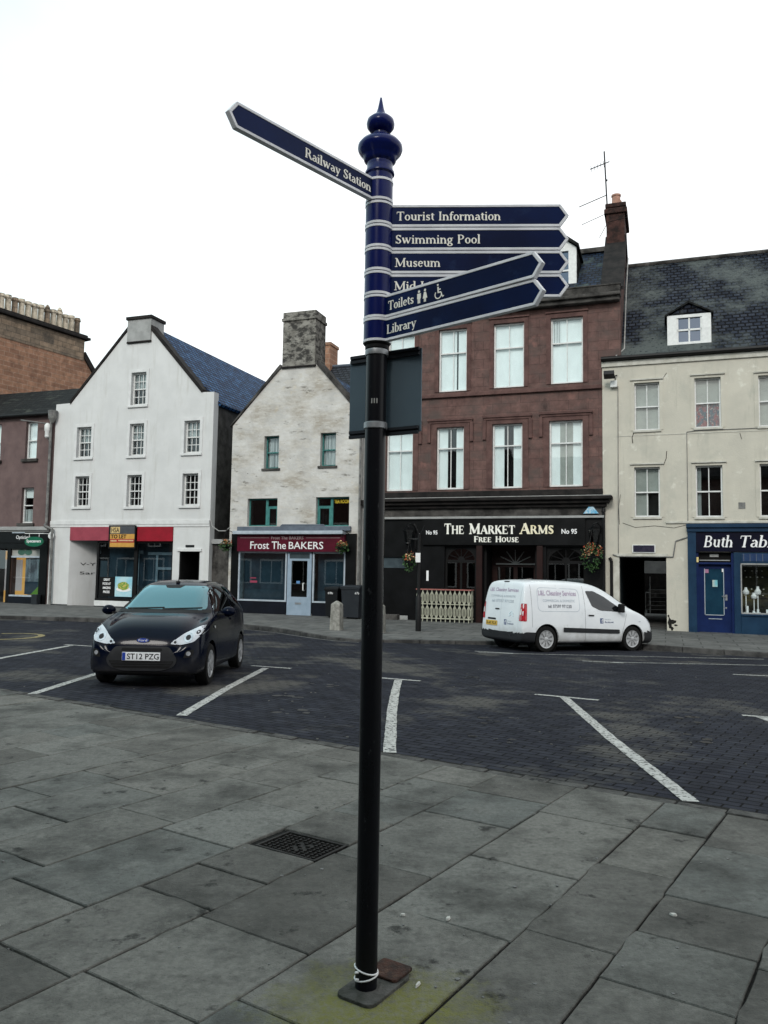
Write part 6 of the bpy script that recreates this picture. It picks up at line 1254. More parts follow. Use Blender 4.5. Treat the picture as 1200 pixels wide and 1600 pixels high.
# ------------------------------------------------------------------ vehicles
def interp(st, x):
    for a, c in zip(st[:-1], st[1:]):
        if c[0] <= x <= a[0]:
            f = (x-a[0])/(c[0]-a[0]); return [a[i]+(c[i]-a[i])*f for i in range(len(a))]
    return st[-1]
def car_body(name, st, wheels, wr, mat, parent, level=2, flat_tail=0):
    """closed body shell lofted from cross-sections (x, roof z, roof half-width, belt z, belt half-width, max half-width, sill z) with cut wheel arches"""
    mb = MB(); N = None
    for (x, zt, wt, zb, wb, wm, zs) in st:
        zm = zs+(zb-zs)*.5
        h = [(0, zs), (.75*wm, zs), (wm*.95, zs+.02), (wm, zs+.10), (wm, zm), (wb+.35*(wm-wb), zb-.08), (wb, zb), ((wb+wt)/2+.012, (zb+zt-.05)/2), (wt+.01, zt-.09), (wt*.86, zt-.02), (wt*.45, zt), (0, zt+.005)]
        ring = [(x, y, z) for y, z in h] + [(x, -y, z) for y, z in h[-2:0:-1]]
        N = len(ring); mb.v += ring
    m = len(st)
    for i in range(m-1):
        for j in range(N): mb.f.append((i*N+j, i*N+(j+1) % N, (i+1)*N+(j+1) % N, (i+1)*N+j))
    H = N//2
    for base, flip in ((0, 0), ((m-1)*N, 1)):   # end caps as strips of quads between the mirrored halves
        for j in range(H):
            q = (base+j, base+(j+1), base+(N-j-1) % N, base+(N-j) % N)
            q = tuple(dict.fromkeys(q))
            if len(q) > 2: mb.f.append(q if flip else q[::-1])
    me = bpy.data.meshes.new(name); me.from_pydata(mb.v, [], mb.f)
    bm = bmesh.new(); bm.from_mesh(me); bmesh.ops.recalc_face_normals(bm, faces=bm.faces); bm.to_mesh(me); bm.free()
    o = bpy.data.objects.new('tmp_body', me); C.objects.link(o)
    s_ = o.modifiers.new('s', 'SUBSURF'); s_.levels = level; s_.render_levels = level
    cutters = []
    for (wx, wy) in wheels:
        c = MB(); y0, y1 = (.52, 1.2) if wy > 0 else (-1.2, -.52); c.lathe((wx, 0, wr), [(wr*1.17, y0), (wr*1.17, y1)], 36, 'y'); co = c.build('cut', mat)
        bo = o.modifiers.new('b', 'BOOLEAN'); bo.operation = 'DIFFERENCE'; bo.object = co; bo.solver = 'EXACT'; cutters.append(co)
    bpy.context.view_layer.update(); dg = bpy.context.evaluated_depsgraph_get()
    me2 = bpy.data.meshes.new_from_object(o.evaluated_get(dg)); bpy.data.objects.remove(o)
    for c in cutters: bpy.data.objects.remove(c)
    me2.materials.clear(); me2.materials.append(mat); me2.name = name
    me2.shade_smooth(); me2.set_sharp_from_angle(angle=R(38))
    ob = bpy.data.objects.new(name, me2); C.objects.link(ob); ob.parent = parent
    bm = bmesh.new(); bm.from_mesh(me2); bvh = BVHTree.FromBMesh(bm); bm.free()
    return ob, bvh
def proj_patch(bvh, polys, to3d, d, off, name, mat, parent, cuts=3, smooth=True, label=None):
    """lay flat outlines on the body along direction d (a trim piece following the panel), standing off by off"""
    d = Vector(d).normalized(); V = []; Fc = []
    for P_ in polys:
        bm = bmesh.new(); vs_ = [bm.verts.new((p[0], p[1], 0)) for p in P_]; bm.faces.new(vs_)
        if cuts:
            bmesh.ops.triangulate(bm, faces=bm.faces)
            for _ in range(cuts): 
                bmesh.ops.subdivide_edges(bm, edges=[e for e in bm.edges if e.calc_length() > .05], cuts=1, use_grid_fill=True)
                bmesh.ops.triangulate(bm, faces=[f for f in bm.faces if len(f.verts) > 4])
        bm.verts.ensure_lookup_table(); bm.verts.index_update(); k = len(V); ok = []
        for v in bm.verts:
            o = Vector(to3d(v.co.x, v.co.y)); h = bvh.ray_cast(o-d*3, d)
            if h[0] is None: V.append(tuple(o)); ok.append(False)
            else: V.append(tuple(h[0]-d*off)); ok.append(True)
        for f in bm.faces:
            if all(ok[v.index] for v in f.verts): Fc.append(tuple(v.index+k for v in f.verts))
        bm.free()
    me = bpy.data.meshes.new(name); me.from_pydata(V, [], Fc)
    if smooth: me.shade_smooth()
    me.materials.append(mat); o = bpy.data.objects.new(name, me); C.objects.link(o); o.parent = parent
    if label: o['label'] = label
    return o
def rpoly(P_, r=.04, n=4):
    out = []; m = len(P_)
    for i in range(m):
        p, a, c = Vector(P_[i]), Vector(P_[i-1]), Vector(P_[(i+1) % m]); da, dc = (a-p), (c-p); ra = min(r, da.length*.45, dc.length*.45)
        p0, p1 = p+da.normalized()*ra, p+dc.normalized()*ra
        for k in range(n+1): f = k/n; q = p0*(1-f)**2+p*2*f*(1-f)+p1*f*f; out.append((q.x, q.y))
    return out
def body_text(bvh, tf, to3d, d, off, name, mat, parent):
    """tf(mb, place) writes flat text; every vertex is laid on the body"""
    mb = MB(); tf(mb, lambda x, y, dd: (x, y, dd)); d = Vector(d).normalized(); out = MB()
    for v in mb.v:
        o = Vector(to3d(v[0], v[1])); h = bvh.ray_cast(o-d*3, d); p = h[0] if h[0] is not None else o; out.v.append(tuple(p-d*(off+v[2])))
    out.f = mb.f; return out.build(name, mat, parent)
def wheel(parent, x, y, r, wd, spokes, rim_r, name='wheel'):
    sg = 1 if y > 0 else -1
    o = MB().lathe((x, y, r), [(rim_r, -wd/2*sg), (r*.93, -wd/2*sg), (r, -wd*.36*sg), (r, wd*.36*sg), (r*.95, wd*.48*sg), (rim_r*1.02, wd/2*sg), (rim_r*.98, wd*.35*sg)], 40, 'y').build(name, M['tyre'], parent, smooth=True)
    mb = MB(); yo = y+wd*.36*sg
    mb.lathe((x, yo, r), [(rim_r*.86, .0), (rim_r*.90, .018*sg), (rim_r*1.0, .022*sg), (rim_r*1.01, .0)], 36, 'y')
    for k in range(spokes):
        a = 2*math.pi*k/spokes; da = math.pi/spokes*.56
        Q = [(rim_r*.2*math.cos(a-da*1.3), rim_r*.2*math.sin(a-da*1.3)), (rim_r*.9*math.cos(a-da), rim_r*.9*math.sin(a-da)), (rim_r*.9*math.cos(a+da), rim_r*.9*math.sin(a+da)), (rim_r*.2*math.cos(a+da*1.3), rim_r*.2*math.sin(a+da*1.3))]
        mb.poly3([(x+p, yo-.004*sg, r+q) for p, q in Q], [(x+p, yo+(.014 if i in (0, 3) else .018)*sg, r+q) for i, (p, q) in enumerate(Q)])
    mb.lathe((x, yo, r), [(rim_r*.26, 0), (rim_r*.25, .022*sg), (rim_r*.1, .028*sg)], 20, 'y')
    mb.build('hubcap', M['hub'], o, smooth=True)
    MB().lathe((x, yo-.012*sg, r), [(rim_r*.98, -.002), (rim_r*.98, .002)], 30, 'y').build('brake_shadow_disc', M['black_matt'], o).name = 'rim_shadow_disc'  # black disc standing in for the shade behind the wheel spokes
    return o
M['tyre'] = pm('tyre', (.014, .014, .014), (.010, .010, .010), 20, .85, bump=.2)
M['hub'] = pm('hubcap_silver', (.46, .47, .48), (.38, .39, .40), 6, .35, metal=.5)
M['car_navy'] = pm('car_navy', (.0025, .0065, .022), (.002, .005, .017), 1.5, .16, spec=.05, coat=.12)
M['car_white'] = pm('van_white', (.66, .69, .71), (.61, .64, .67), 1.5, .30, coat=.4, spots=[((.40, .41, .41), 7, .62, .82, (1, 1, .4))])
def low_grime(m, c, z0_, z1_, fac):   # road dirt thrown up on the lower panels
    n = m.node_tree; L = n.links.new; b_ = n.nodes['Principled BSDF']; src = b_.inputs['Base Color'].links[0].from_socket
    tc = add(n, 'ShaderNodeTexCoord'); sp = add(n, 'ShaderNodeSeparateXYZ'); z = add(n, 'ShaderNodeTexNoise'); z.inputs['Scale'].default_value = 5; z.inputs['Detail'].default_value = 8
    L(tc.outputs['Object'], sp.inputs[0]); L(tc.outputs['Object'], z.inputs['Vector'])
    ad = add(n, 'ShaderNodeMath', operation='MULTIPLY_ADD'); ad.inputs[1].default_value = -.5; L(z.outputs['Fac'], ad.inputs[0]); L(sp.outputs[2], ad.inputs[2])
    q = add(n, 'ShaderNodeMapRange'); q.inputs[1].default_value = z1_-.25; q.inputs[2].default_value = z0_-.25; q.inputs[3].default_value = 0; q.inputs[4].default_value = fac
    L(ad.outputs[0], q.inputs[0]); mx = add(n, 'ShaderNodeMixRGB'); mx.inputs[2].default_value = c4(c); L(q.outputs[0], mx.inputs[0]); L(src, mx.inputs[1]); L(mx.outputs[0], b_.inputs['Base Color'])
low_grime(M['car_white'], (.22, .21, .19), .22, .62, .6); low_grime(M['car_navy'], (.035, .034, .032), .18, .50, .6)
M['car_black'] = pm('car_trim', (.012, .012, .013), (.009, .009, .010), 6, .6)
M['bumper'] = pm('bumper_grey', (.035, .037, .042), (.028, .030, .034), 6, .6)
M['chrome'] = pm('chrome', (.6, .6, .62), None, 6, .15, metal=1)
M['lens'] = pm('lamp_lens', (.46, .49, .53), (.34, .37, .41), 7, .10, coat=1, spec=.5)
M['lens_in'] = pm('lamp_inner', (.60, .62, .66), (.4, .42, .45), 12, .15, metal=.6)
M['plate_w'] = pm('plate_white', (.66, .68, .70), None, 6, .4); M['plate_y'] = pm('plate_yellow', (.62, .40, .07), (.52, .33, .06), 6, .4)
M['plate_blue'] = pm('plate_blue', (.02, .05, .30), None, 6, .4)
M['red_lens'] = pm('red_lens', (.40, .015, .025), (.28, .01, .02), 14, .15, coat=1); M['clear_lens'] = pm('clear_lens', (.65, .63, .62), None, 9, .2, coat=1)
def autoglass(name, tint, refl, gl, rough=.02):
    m, n, b_ = newmat(name); L = n.links.new
    b_.inputs['Base Color'].default_value = c4(tint); b_.inputs['Roughness'].default_value = rough+.04; b_.inputs['Specular IOR Level'].default_value = .6
    g = add(n, 'ShaderNodeBsdfGlossy'); g.inputs[0].default_value = c4(gl); g.inputs['Roughness'].default_value = rough; mx = add(n, 'ShaderNodeMixShader')
    fr = add(n, 'ShaderNodeFresnel'); fr.inputs[0].default_value = 1.5; ma = add(n, 'ShaderNodeMath', operation='MULTIPLY_ADD'); ma.inputs[1].default_value = 1; ma.inputs[2].default_value = refl; ma.use_clamp = True
    L(fr.outputs[0], ma.inputs[0]); L(ma.outputs[0], mx.inputs[0]); L(b_.outputs[0], mx.inputs[1]); L(g.outputs[0], mx.inputs[2]); L(mx.outputs[0], n.nodes['Material Output'].inputs[0])
    return m
M['screen'] = autoglass('windscreen', (.004, .022, .030), .07, (.30, .80, .92), .03)
M['side_glass'] = autoglass('side_glass', (.004, .005, .006), .0, (.18, .20, .22))
# --- hatchback
ang = R(-90.5); fx, fy = math.cos(ang), math.sin(ang)
cxx, cyy = -3.25, 12.76
z_mid = zr_xy(cxx, cyy); dz = (zr_xy(cxx, cyy-1.15)-zr_xy(cxx, cyy+1.15))
car = empty('hatchback', 'dark navy three door hatchback parked facing the camera at the left', 'car', (cxx, cyy, z_mid+.004), ang)
car.rotation_euler = (0, -math.atan(dz/2.3), ang)
ST1 = [(1.845, .52, .40, .46, .52, .60, .26), (1.83, .60, .50, .55, .64, .68, .20), (1.77, .745, .56, .66, .72, .76, .17), (1.62, .865, .60, .77, .775, .81, .165), (1.30, .965, .62, .88, .80, .83, .165), (1.05, .995, .64, .93, .80, .83, .165),
       (.92, 1.05, .64, .95, .80, .83, .165), (.60, 1.25, .60, .97, .795, .83, .165), (.25, 1.425, .565, .985, .79, .83, .165), (-.05, 1.475, .565, 1.0, .79, .83, .165), (-.5, 1.50, .565, 1.02, .79, .83, .165), (-1.0, 1.475, .55, 1.05, .78, .825, .165),
       (-1.35, 1.41, .52, 1.07, .76, .82, .17), (-1.55, 1.28, .53, 1.06, .74, .80, .18), (-1.68, 1.05, .56, .92, .70, .77, .20), (-1.73, .75, .56, .66, .66, .70, .25), (-1.74, .55, .4, .5, .55, .6, .30)]
WH = [(1.15, .67), (1.15, -.67), (-1.15, .67), (-1.15, -.67)]
ST1 = [(x, zt, wt*.96, zb, wb*.965, wm*.965, zs) for (x, zt, wt, zb, wb, wm, zs) in ST1]
bd, bv = car_body('body', ST1, [(x, y) for x, y in WH], .29, M['car_navy'], car)
front = lambda y, z: (3, y, z); FD = (-1, 0, 0)
def sidef(sgn): return (lambda x, z: (x, sgn*2, z)), (0, -sgn, 0)
ws = rpoly([(-.63, 1.045), (.63, 1.045), (.50, 1.40), (-.50, 1.40)], .07, 5)
proj_patch(bv, [ws], front, FD, .006, 'windscreen', M['screen'], car, 5)
mb = MB()
proj_patch(bv, [rpoly([(-.70, 1.005), (.70, 1.005), (.68, 1.055), (-.68, 1.055)], .02)], front, FD, .009, 'cowl', M['car_black'], car, 4)
for y0, y1 in ((-.55, .02), (.0, .56)):
    proj_patch(bv, [[(y0, 1.055), (y1, 1.075), (y1, 1.087), (y0, 1.067)]], front, FD, .02, 'wiper', M['car_black'], car, 4)
proj_patch(bv, [rpoly([(-.10, 1.365), (.10, 1.365), (.16, 1.41), (-.16, 1.41)], .02)], front, FD, .010, 'mirror_shade', M['car_black'], car, 3)
for sg in (1, -1):
    hl = [(.37, .610), (.52, .600), (.685, .640), (.775, .76), (.785, .865), (.70, .845), (.54, .755)]
    lamp = proj_patch(bv, [rpoly([(sg*y, z) for y, z in hl][::sg], .03)], front, FD, .008, 'headlight', M['lens'], car, 4)
    for cy_, cz_, rr_ in ((.60, .70, .062), (.44, .635, .033), (.71, .77, .045)):
        proj_patch(bv, [[(sg*cy_+rr_*math.cos(k*math.pi/8), cz_+rr_*math.sin(k*math.pi/8)) for k in range(16)]], front, FD, .012, 'reflector', M['lens_in'], lamp, 1); proj_patch(bv, [[(sg*cy_+rr_*.55*math.cos(k*math.pi/8), cz_+rr_*.55*math.sin(k*math.pi/8)) for k in range(16)]], front, FD, .016, 'bulb_shield', M['bumper'], lamp, 1)
    fl = [(.56, .42), (.68, .44), (.70, .54), (.60, .53)]
    proj_patch(bv, [rpoly([(sg*y, z) for y, z in fl][::sg], .03)], front, FD, .006, 'fog_lamp_recess', M['car_black'], car, 3)
    proj_patch(bv, [[(sg*.63+.03*math.cos(k*math.pi/6), .485+.03*math.sin(k*math.pi/6)) for k in range(12)]], front, FD, .012, 'fog_lamp', M['lens_in'], car, 1)
    sd, D_ = sidef(sg)
    proj_patch(bv, [rpoly([(.70, 1.02), (.38, 1.30), (.15, 1.385), (-.42, 1.405), (-.42, 1.04)][::sg], .03)], sd, D_, .006, 'side_window', M['side_glass'], car, 4)
    proj_patch(bv, [rpoly([(-.50, 1.045), (-.50, 1.40), (-1.0, 1.375), (-1.28, 1.22), (-1.22, 1.12)][::sg], .04)], sd, D_, .006, 'side_window', M['side_glass'], car, 4)
    proj_patch(bv, [[(.78, .28), (.786, .28), (.70, 1.0), (.694, 1.0)], [(-.47, .28), (-.464, .28), (-.45, 1.02), (-.456, 1.02)], [(-.46, .24), (.78, .24), (.78, .247), (-.46, .247)]], sd, D_, .003, 'door_seam', M['black_matt'], car, 4)
    proj_patch(bv, [rpoly([(-.38, .86), (-.20, .87), (-.20, .90), (-.38, .89)], .01)], sd, D_, .022, 'door_handle', M['car_navy'], car, 2)
    proj_patch(bv, [rpoly([(.92, .78), (1.0, .80), (1.0, .83), (.92, .82)], .01)], sd, D_, .012, 'side_repeater', M['lens'], car, 2)
    mr = MB(); mr.sphere((.60, sg*.915, 1.02), .105, 14, (1, 1, .72)); mr.v = [(.60+(x-.60)*.75, y, z) for x, y, z in mr.v]; mo = mr.build('wing_mirror', M['car_navy'], car, smooth=True)
    MB().box(.60, .68, sg*.80-.04, sg*.80+.06, .965, .995).build('mirror_arm', M['car_black'], mo)
def seam(pts, w_=.006, nm='panel_seam'):
    for sg in (1, -1):
        Q = []
        for a, c in zip(pts[:-1], pts[1:]): 
            q = [(sg*a[0], a[1]), (sg*c[0], c[1]), (sg*(c[0]+w_*.7), c[1]+w_*.7), (sg*(a[0]+w_*.7), a[1]+w_*.7)]; Q.append(q[::sg])
        proj_patch(bv, Q, front, FD, .003, nm, M['black_matt'], car, 3)
seam([(.0, .598), (.20, .598), (.37, .604)]); seam([(.52, .752), (.60, .83), (.66, .93), (.68, 1.0)]); seam([(.34, .592), (.56, .590), (.72, .628)])
for sg in (1, -1):
    sd, D_ = sidef(sg); proj_patch(bv, [[(1.40, .58), (1.46, .60), (1.455, .607), (1.395, .587)], [(-1.42, .55), (-1.62, .62), (-1.62, .628), (-1.42, .558)]], sd, D_, .003, 'panel_seam', M['black_matt'], car, 3)
    proj_patch(bv, [rpoly([(-1.50, 1.02), (-1.66, .92), (-1.60, .70), (-1.50, .78)][::sg], .03)], sd, D_, .007, 'tail_light', M['red_lens'], car, 3)
proj_patch(bv, [rpoly([(-.60, .235), (.60, .235), (.56, .20), (-.56, .20)][::-1], .01)], front, FD, .010, 'lower_lip', M['car_black'], car, 4)
# grille: grey moulded surround, black slots
proj_patch(bv, [rpoly([(-.37, .575), (.37, .575), (.49, .40), (.44, .30), (.25, .245), (-.25, .245), (-.44, .30), (-.49, .40)][::-1], .05)], front, FD, .014, 'grille', M['bumper'], car, 4)
proj_patch(bv, [rpoly([(-.28, .520), (.28, .520), (.27, .552), (-.27, .552)], .01)], front, FD, .018, 'grille_slot', M['black_matt'], car, 3)
proj_patch(bv, [rpoly([(-.45, .385), (.45, .385), (.38, .285), (-.38, .285)][::-1], .03)], front, FD, .018, 'grille_slot', M['black_matt'], car, 3)
for z_ in (.315, .345, .368): proj_patch(bv, [[(-.42, z_), (.42, z_), (.42, z_+.008), (-.42, z_+.008)]], front, FD, .022, 'grille_bar', M['bumper'], car, 3)
xf = 1.875
pl_ = MB().box(xf-.01, xf+.004, -.26, .26, .385, .497).build('number_plate', M['plate_w'], car, bevel=.003)
fm = lambda x, y, d: (xf+.004+d, x, y)
mb = MB(); put_sans(mb, 'ST12 PZG', -.19, .245, .403, .480, fm, .002, bold=.012); mb.build('lettering', M['black_matt'], pl_)
MB().box(xf+.004, xf+.0055, -.256, -.213, .389, .493).build('blue_band', M['plate_blue'], pl_)
MB().box(1.80, xf-.0101, -.20, .20, .40, .48).build('plate_bracket', M['car_black'], car)
bx = bv.ray_cast(Vector((3, 0, .655)), Vector((-1, 0, 0)))[0].x
bo = MB().add([(bx+.004+.012, .092*math.cos(k*math.pi/12), .655+.036*math.sin(k*math.pi/12)) for k in range(24)]+[(bx-.02, .092*math.cos(k*math.pi/12), .655+.036*math.sin(k*math.pi/12)) for k in range(24)], [tuple(range(24))]+[(i, (i+1) % 24, (i+1) % 24+24, i+24) for i in range(24)]).build('badge', M['chrome'], car)
MB().add([(bx+.0175, .080*math.cos(k*math.pi/12), .655+.028*math.sin(k*math.pi/12)) for k in range(24)], [tuple(range(24))]).build('badge_field', M['plate_blue'], bo)
mb = MB(); put_sans(mb, 'Ford', -.058, .058, .640, .672, lambda x, y, d: (bx+.0176+d, x, y), .0015); mb.build('badge_lettering', M['white_letter'], bo)
MB().cyl((.12, 0, 1.45), (.06, 0, 1.60), .006, n=6).box(.08, .16, -.025, .025, 1.44, 1.47).build('aerial', M['car_black'], car)
for x, y in WH: wheel(car, x, y+(.035 if y > 0 else -.035), .29, .175, 7, .195)
MB().box(-1.5, 1.5, -.62, .62, .16, .30).build('underbody', M['black_matt'], car)
# --- van
ang = R(26); e = Vector((math.cos(ang), math.sin(ang)))
rw = Vector((3.95, 19.32)); side_n = Vector((-math.sin(ang), math.cos(ang)))     # right rear wheel, outer face
ctr = rw + e*1.364 + side_n*.86
zc = zr_xy(*ctr)
van = empty('delivery_van', 'white panel van with faded cleaning firm lettering parked by the pub kerb', 'van', (ctr.x, ctr.y, zc), ang)
zf, zr_ = zr_xy(*(ctr+e*1.364)), zr_xy(*(ctr-e*1.364)); van.rotation_euler = (0, -math.atan((zf-zr_)/2.73), ang)
ST2 = [(2.285, .52, .45, .46, .58, .66, .26), (2.27, .66, .55, .58, .72, .76, .22), (2.20, .82, .62, .72, .80, .84, .20), (2.02, .97, .66, .86, .84, .885, .20), (1.72, 1.09, .70, .97, .865, .905, .20), (1.42, 1.18, .72, 1.04, .87, .905, .20),
       (1.15, 1.33, .70, 1.07, .87, .905, .20), (.75, 1.56, .69, 1.09, .87, .905, .20), (.35, 1.72, .70, 1.11, .87, .905, .20), (0, 1.785, .72, 1.12, .87, .905, .20), (-.8, 1.81, .74, 1.12, .87, .905, .20), (-1.5, 1.80, .75, 1.12, .865, .905, .20),
       (-1.88, 1.775, .755, 1.12, .86, .90, .21), (-1.96, 1.72, .76, 1.12, .855, .895, .22), (-2.035, 1.20, .80, 1.0, .85, .885, .24), (-2.07, .85, .80, .70, .84, .87, .26), (-2.08, .55, .7, .45, .78, .80, .30)]
ZK = .965
ST2 = [(x if x < 1.364 else 1.364+(x-1.364)*.82, zt*ZK, wt, zb*ZK, wb, wm, zs) for (x, zt, wt, zb, wb, wm, zs) in ST2]
VW = [(1.364, .76), (1.364, -.76), (-1.364, .76), (-1.364, -.76)]
vb, vv = car_body('body', ST2, VW, .315, M['car_white'], van)
for sg in (-1, 1):
    sd, D_ = sidef(sg); o_ = slice(None, None, sg)
    proj_patch(vv, [rpoly([(-.12, 1.50), (.16, 1.50), (.50, 1.36), (1.14, .985), (.30, 1.02), (.04, 1.12)][o_], .05)], sd, D_, .005, 'door_window', M['side_glass'], van, 4)
    proj_patch(vv, [rpoly([(-.88, .49), (.90, .45), (.90, .55), (-.88, .60)][o_], .02)], sd, D_, .018, 'side_strip', M['bumper'], van, 4)
    proj_patch(vv, [[(-.19, .22), (-.184, .22), (-.184, 1.62), (-.19, 1.62)], [(-1.80, .60), (-1.794, .60), (-1.794, 1.62), (-1.80, 1.62)], [(.93, .25), (.936, .25), (1.16, .95), (1.154, .95)], [(-.18, .235), (.93, .235), (.93, .241), (-.18, .241)]], sd, D_, .003, 'door_seam', M['bumper'], van, 5)
    pan = rpoly([(-1.62, .98), (-.34, .98), (-.34, 1.54), (-1.62, 1.56)][o_], .14, 5); pin = rpoly([(-1.61, .99), (-.35, .99), (-.35, 1.53), (-1.61, 1.55)][o_], .135, 5)
    quads = [[pan[i], pan[(i+1) % len(pan)], pin[(i+1) % len(pin)], pin[i]] for i in range(len(pan))]
    proj_patch(vv, quads, sd, D_, .003, 'panel_seam', M['plastic_grey'] if sg > 9 else M['alu'], van, 0)
    proj_patch(vv, [rpoly([(-.10, .885), (.08, .880), (.08, .912), (-.10, .918)][o_], .01)], sd, D_, .02, 'door_handle', M['car_black'], van, 2)
    proj_patch(vv, [rpoly([(1.55, .74), (1.62, .74), (1.62, .765), (1.55, .765)][o_], .01)], sd, D_, .008, 'side_repeater', M['red_lens'] if sg > 9 else M['lens'], van, 1)
    # lamps
    proj_patch(vv, [rpoly([(-2.06, .74), (-1.955, .74), (-1.93, 1.16), (-2.0, 1.16)][o_], .02)], sd, D_, .008, 'tail_light', M['red_lens'], van, 3)
    proj_patch(vv, [rpoly([(1.86, .80), (2.06, .66), (2.2, .62), (2.16, .78), (1.98, .92)][o_], .03)], sd, D_, .008, 'headlight', M['lens'], van, 3)
    mr = MB(); mr.box(.86, .98, sg*.96-.07, sg*.96+.09, .98, 1.20); mo = mr.build('wing_mirror', M['car_black'], van, bevel=.03)
rear = lambda y, z: (-4, y, z); RD = (1, 0, 0)
for sg in (-1, 1):
    P_ = [(sg*.73, .74), (sg*.868, .74), (sg*.852, 1.16), (sg*.755, 1.16)][::-sg]
    tl = proj_patch(vv, [rpoly(P_, .02)], rear, RD, .008, 'tail_light', M['red_lens'], van, 3)
    proj_patch(vv, [[(sg*.755, .89), (sg*.81, .89), (sg*.81, 1.02), (sg*.765, 1.02)][::-sg]], rear, RD, .013, 'clear_lens', M['clear_lens'], tl, 2)
proj_patch(vv, [[(.052, .42), (.060, .42), (.060, 1.66), (.052, 1.66)], [(-.68, .42), (.72, .42), (.72, .427), (-.68, .427)], [(-.70, .42), (-.694, .42), (-.70, 1.6), (-.706, 1.6)]], rear, RD, .003, 'door_seam', M['alu'], van, 5)
proj_patch(vv, [rpoly([(.10, .98), (.28, .98), (.28, 1.01), (.10, 1.01)], .01)], rear, RD, .02, 'door_handle', M['car_black'], van, 1)
proj_patch(vv, [rpoly([(-.11, 1.665), (.11, 1.665), (.11, 1.69), (-.11, 1.69)], .008)], rear, RD, .012, 'high_brake_light', M['car_black'], van, 2)
proj_patch(vv, [rpoly([(.22, .725), (.60, .725), (.58, .765), (.24, .765)], .01)], rear, RD, .010, 'plate_recess', M['car_black'], van, 2)
npl = proj_patch(vv, [[(.16, .58), (.66, .58), (.66, .70), (.16, .70)]], rear, RD, .014, 'number_plate', M['plate_y'], van, 2)
body_text(vv, lambda mb, p: put_sans(mb, 'SL60 XLX', -.63, -.19, .605, .675, p, .001, bold=.01), lambda x, y: (-4, -x, y), RD, .016, 'lettering', M['bumper'], npl)
# bumpers as swollen copies of the shell faces low at the two ends
def shell_part(src, pred, off, name, mat, parent):
    me = src.data; bm = bmesh.new(); bm.from_mesh(me); bm.normal_update()
    bmesh.ops.delete(bm, geom=[f for f in bm.faces if not pred(f.calc_center_median())], context='FACES')
    bmesh.ops.delete(bm, geom=[v for v in bm.verts if not v.link_faces], context='VERTS')
    bm.normal_update()
    for v in bm.verts: v.co += v.normal*off
    m2 = bpy.data.meshes.new(name); bm.to_mesh(m2); bm.free(); m2.materials.clear(); m2.materials.append(mat); m2.shade_smooth(); m2.set_sharp_from_angle(angle=R(40))
    o = bpy.data.objects.new(name, m2); C.objects.link(o); o.parent = parent; return o
shell_part(vb, lambda c: c.x < -1.70 and c.z < .46, .018, 'rear_bumper', M['bumper'], van)
shell_part(vb, lambda c: c.x > 1.74 and c.z < .50, .02, 'front_bumper', M['bumper'], van)
for sg in (-1, 1):   # dark arch lips
    for wx in (1.364, -1.364):
        o = MB().lathe((wx, sg*.72, .315), [(.372, -.14), (.372, .14), (.365, .14), (.365, -.14)], 40, 'y'); o.f = o.f[:-2]; o.build('arch_liner', M['black_matt'], van, smooth=True)
M['van_purple'] = pm('faded_purple', (.33, .28, .38), (.44, .36, .46), 12, .5); M['van_blue'] = pm('faded_blue', (.36, .42, .48), (.42, .46, .50), 9, .5); M['van_dark'] = pm('van_text_dark', (.09, .10, .13), None, 9, .5); M['fb_blue'] = pm('fb_blue', (.04, .07, .18), None, 9, .5)
sd = lambda x, z: (x, -2, z); SD = (0, 1, 0)
put_v = lambda tx, x0, x1, z0_, z1_, mat, nm='lettering', bold=.0: body_text(vv, lambda mb, p: put_sans(mb, tx, x0, x1, z0_, z1_, p, .001, bold=bold), sd, SD, .004, nm, mat, van)
mb_serif = lambda tx, x0, x1, z0_, h_: body_text(vv, lambda mb, p: put_sans(mb, tx, x0, x1, z0_, z0_+h_, p, .001, bold=.02), sd, SD, .004, 'lettering', M['van_purple'], van)
mb_serif('L&L Cleaning Services', -1.58, -.42, 1.33, .16)
put_v('COMMERCIAL & DOMESTIC', -1.46, -.48, 1.215, 1.275, M['van_blue'])
put_v('tel: 07597 971230', -1.32, -.60, 1.07, 1.15, M['van_dark'], bold=.01)
rt = lambda x, y: (-4, -x, y)
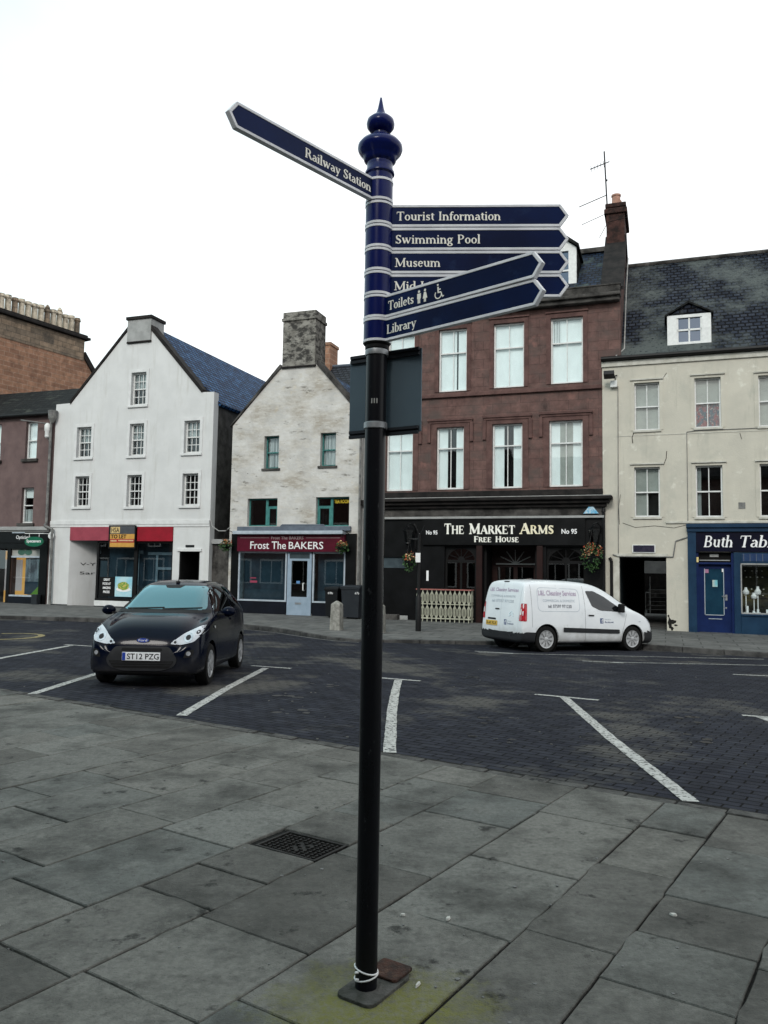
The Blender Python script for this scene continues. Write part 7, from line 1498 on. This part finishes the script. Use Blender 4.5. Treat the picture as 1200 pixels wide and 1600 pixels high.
put_r = lambda tx, x0, x1, z0_, z1_, mat, bold=.0: body_text(vv, lambda mb, p: put_sans(mb, tx, x0, x1, z0_, z1_, p, .001, bold=bold), rt, RD, .004, 'lettering', mat, van)
put_r('L&L Cleaning Services', -.64, .58, 1.40, 1.52, M['van_purple'], .02); put_r('COMMERCIAL & DOMESTIC', -.55, .50, 1.29, 1.34, M['van_blue']); put_r('tel: 07597 971230', -.50, .45, 1.16, 1.23, M['van_blue'], .01)
for (fn, X, Z) in ((lambda P, nm, m: proj_patch(vv, P, sd, SD, .004, nm, m, van, 1), .28, .70), (lambda P, nm, m: proj_patch(vv, [[(-a, c) for a, c in q][::-1] for q in P], rear, RD, .004, nm, m, van, 1), .12, .62)):
    fn([[(X, Z), (X+.10, Z), (X+.10, Z+.13), (X, Z+.13)]], 'social_badge', M['fb_blue'])
put_v('f', .32, .37, .71, .81, M['white_letter'], bold=.01); put_v('Find us on', .43, .62, .79, .82, M['van_blue']); put_v('facebook', .43, .72, .715, .76, M['fb_blue'])
body_text(vv, lambda mb, p: put_sans(mb, 'f', .155, .20, .63, .735, p, .001, bold=.01), rt, RD, .006, 'lettering', M['white_letter'], van)
put_r('Find us on', .26, .42, .70, .73, M['van_blue']); put_r('facebook', .26, .52, .635, .68, M['fb_blue'])
proj_patch(vv, [[(-.40+a, .88+c) for a, c in q][::-1] for q in ([(-.09, 0), (0, .06), (.09, 0), (.09, .03), (0, .09), (-.09, .03)], [(-.09, -.06), (0, 0), (.09, -.06), (.09, -.03), (0, .03), (-.09, -.03)])], rear, RD, .008, 'badge', M['chrome'], van, 0)
ws = rpoly([(-.72, 1.20), (.72, 1.20), (.60, 1.63), (-.60, 1.63)], .07, 5); proj_patch(vv, [ws], front, FD, .006, 'windscreen', M['side_glass'], van, 5)
for x, y in VW: wheel(van, x, y+(.03 if y > 0 else -.03), .315, .19, 9, .215)
MB().box(-1.95, 1.9, -.66, .66, .22, .40).build('underbody', M['black_matt'], van)
# ------------------------------------------------------------------ done
for im in list(bpy.data.curves):
    if im.users == 0: bpy.data.curves.remove(im)
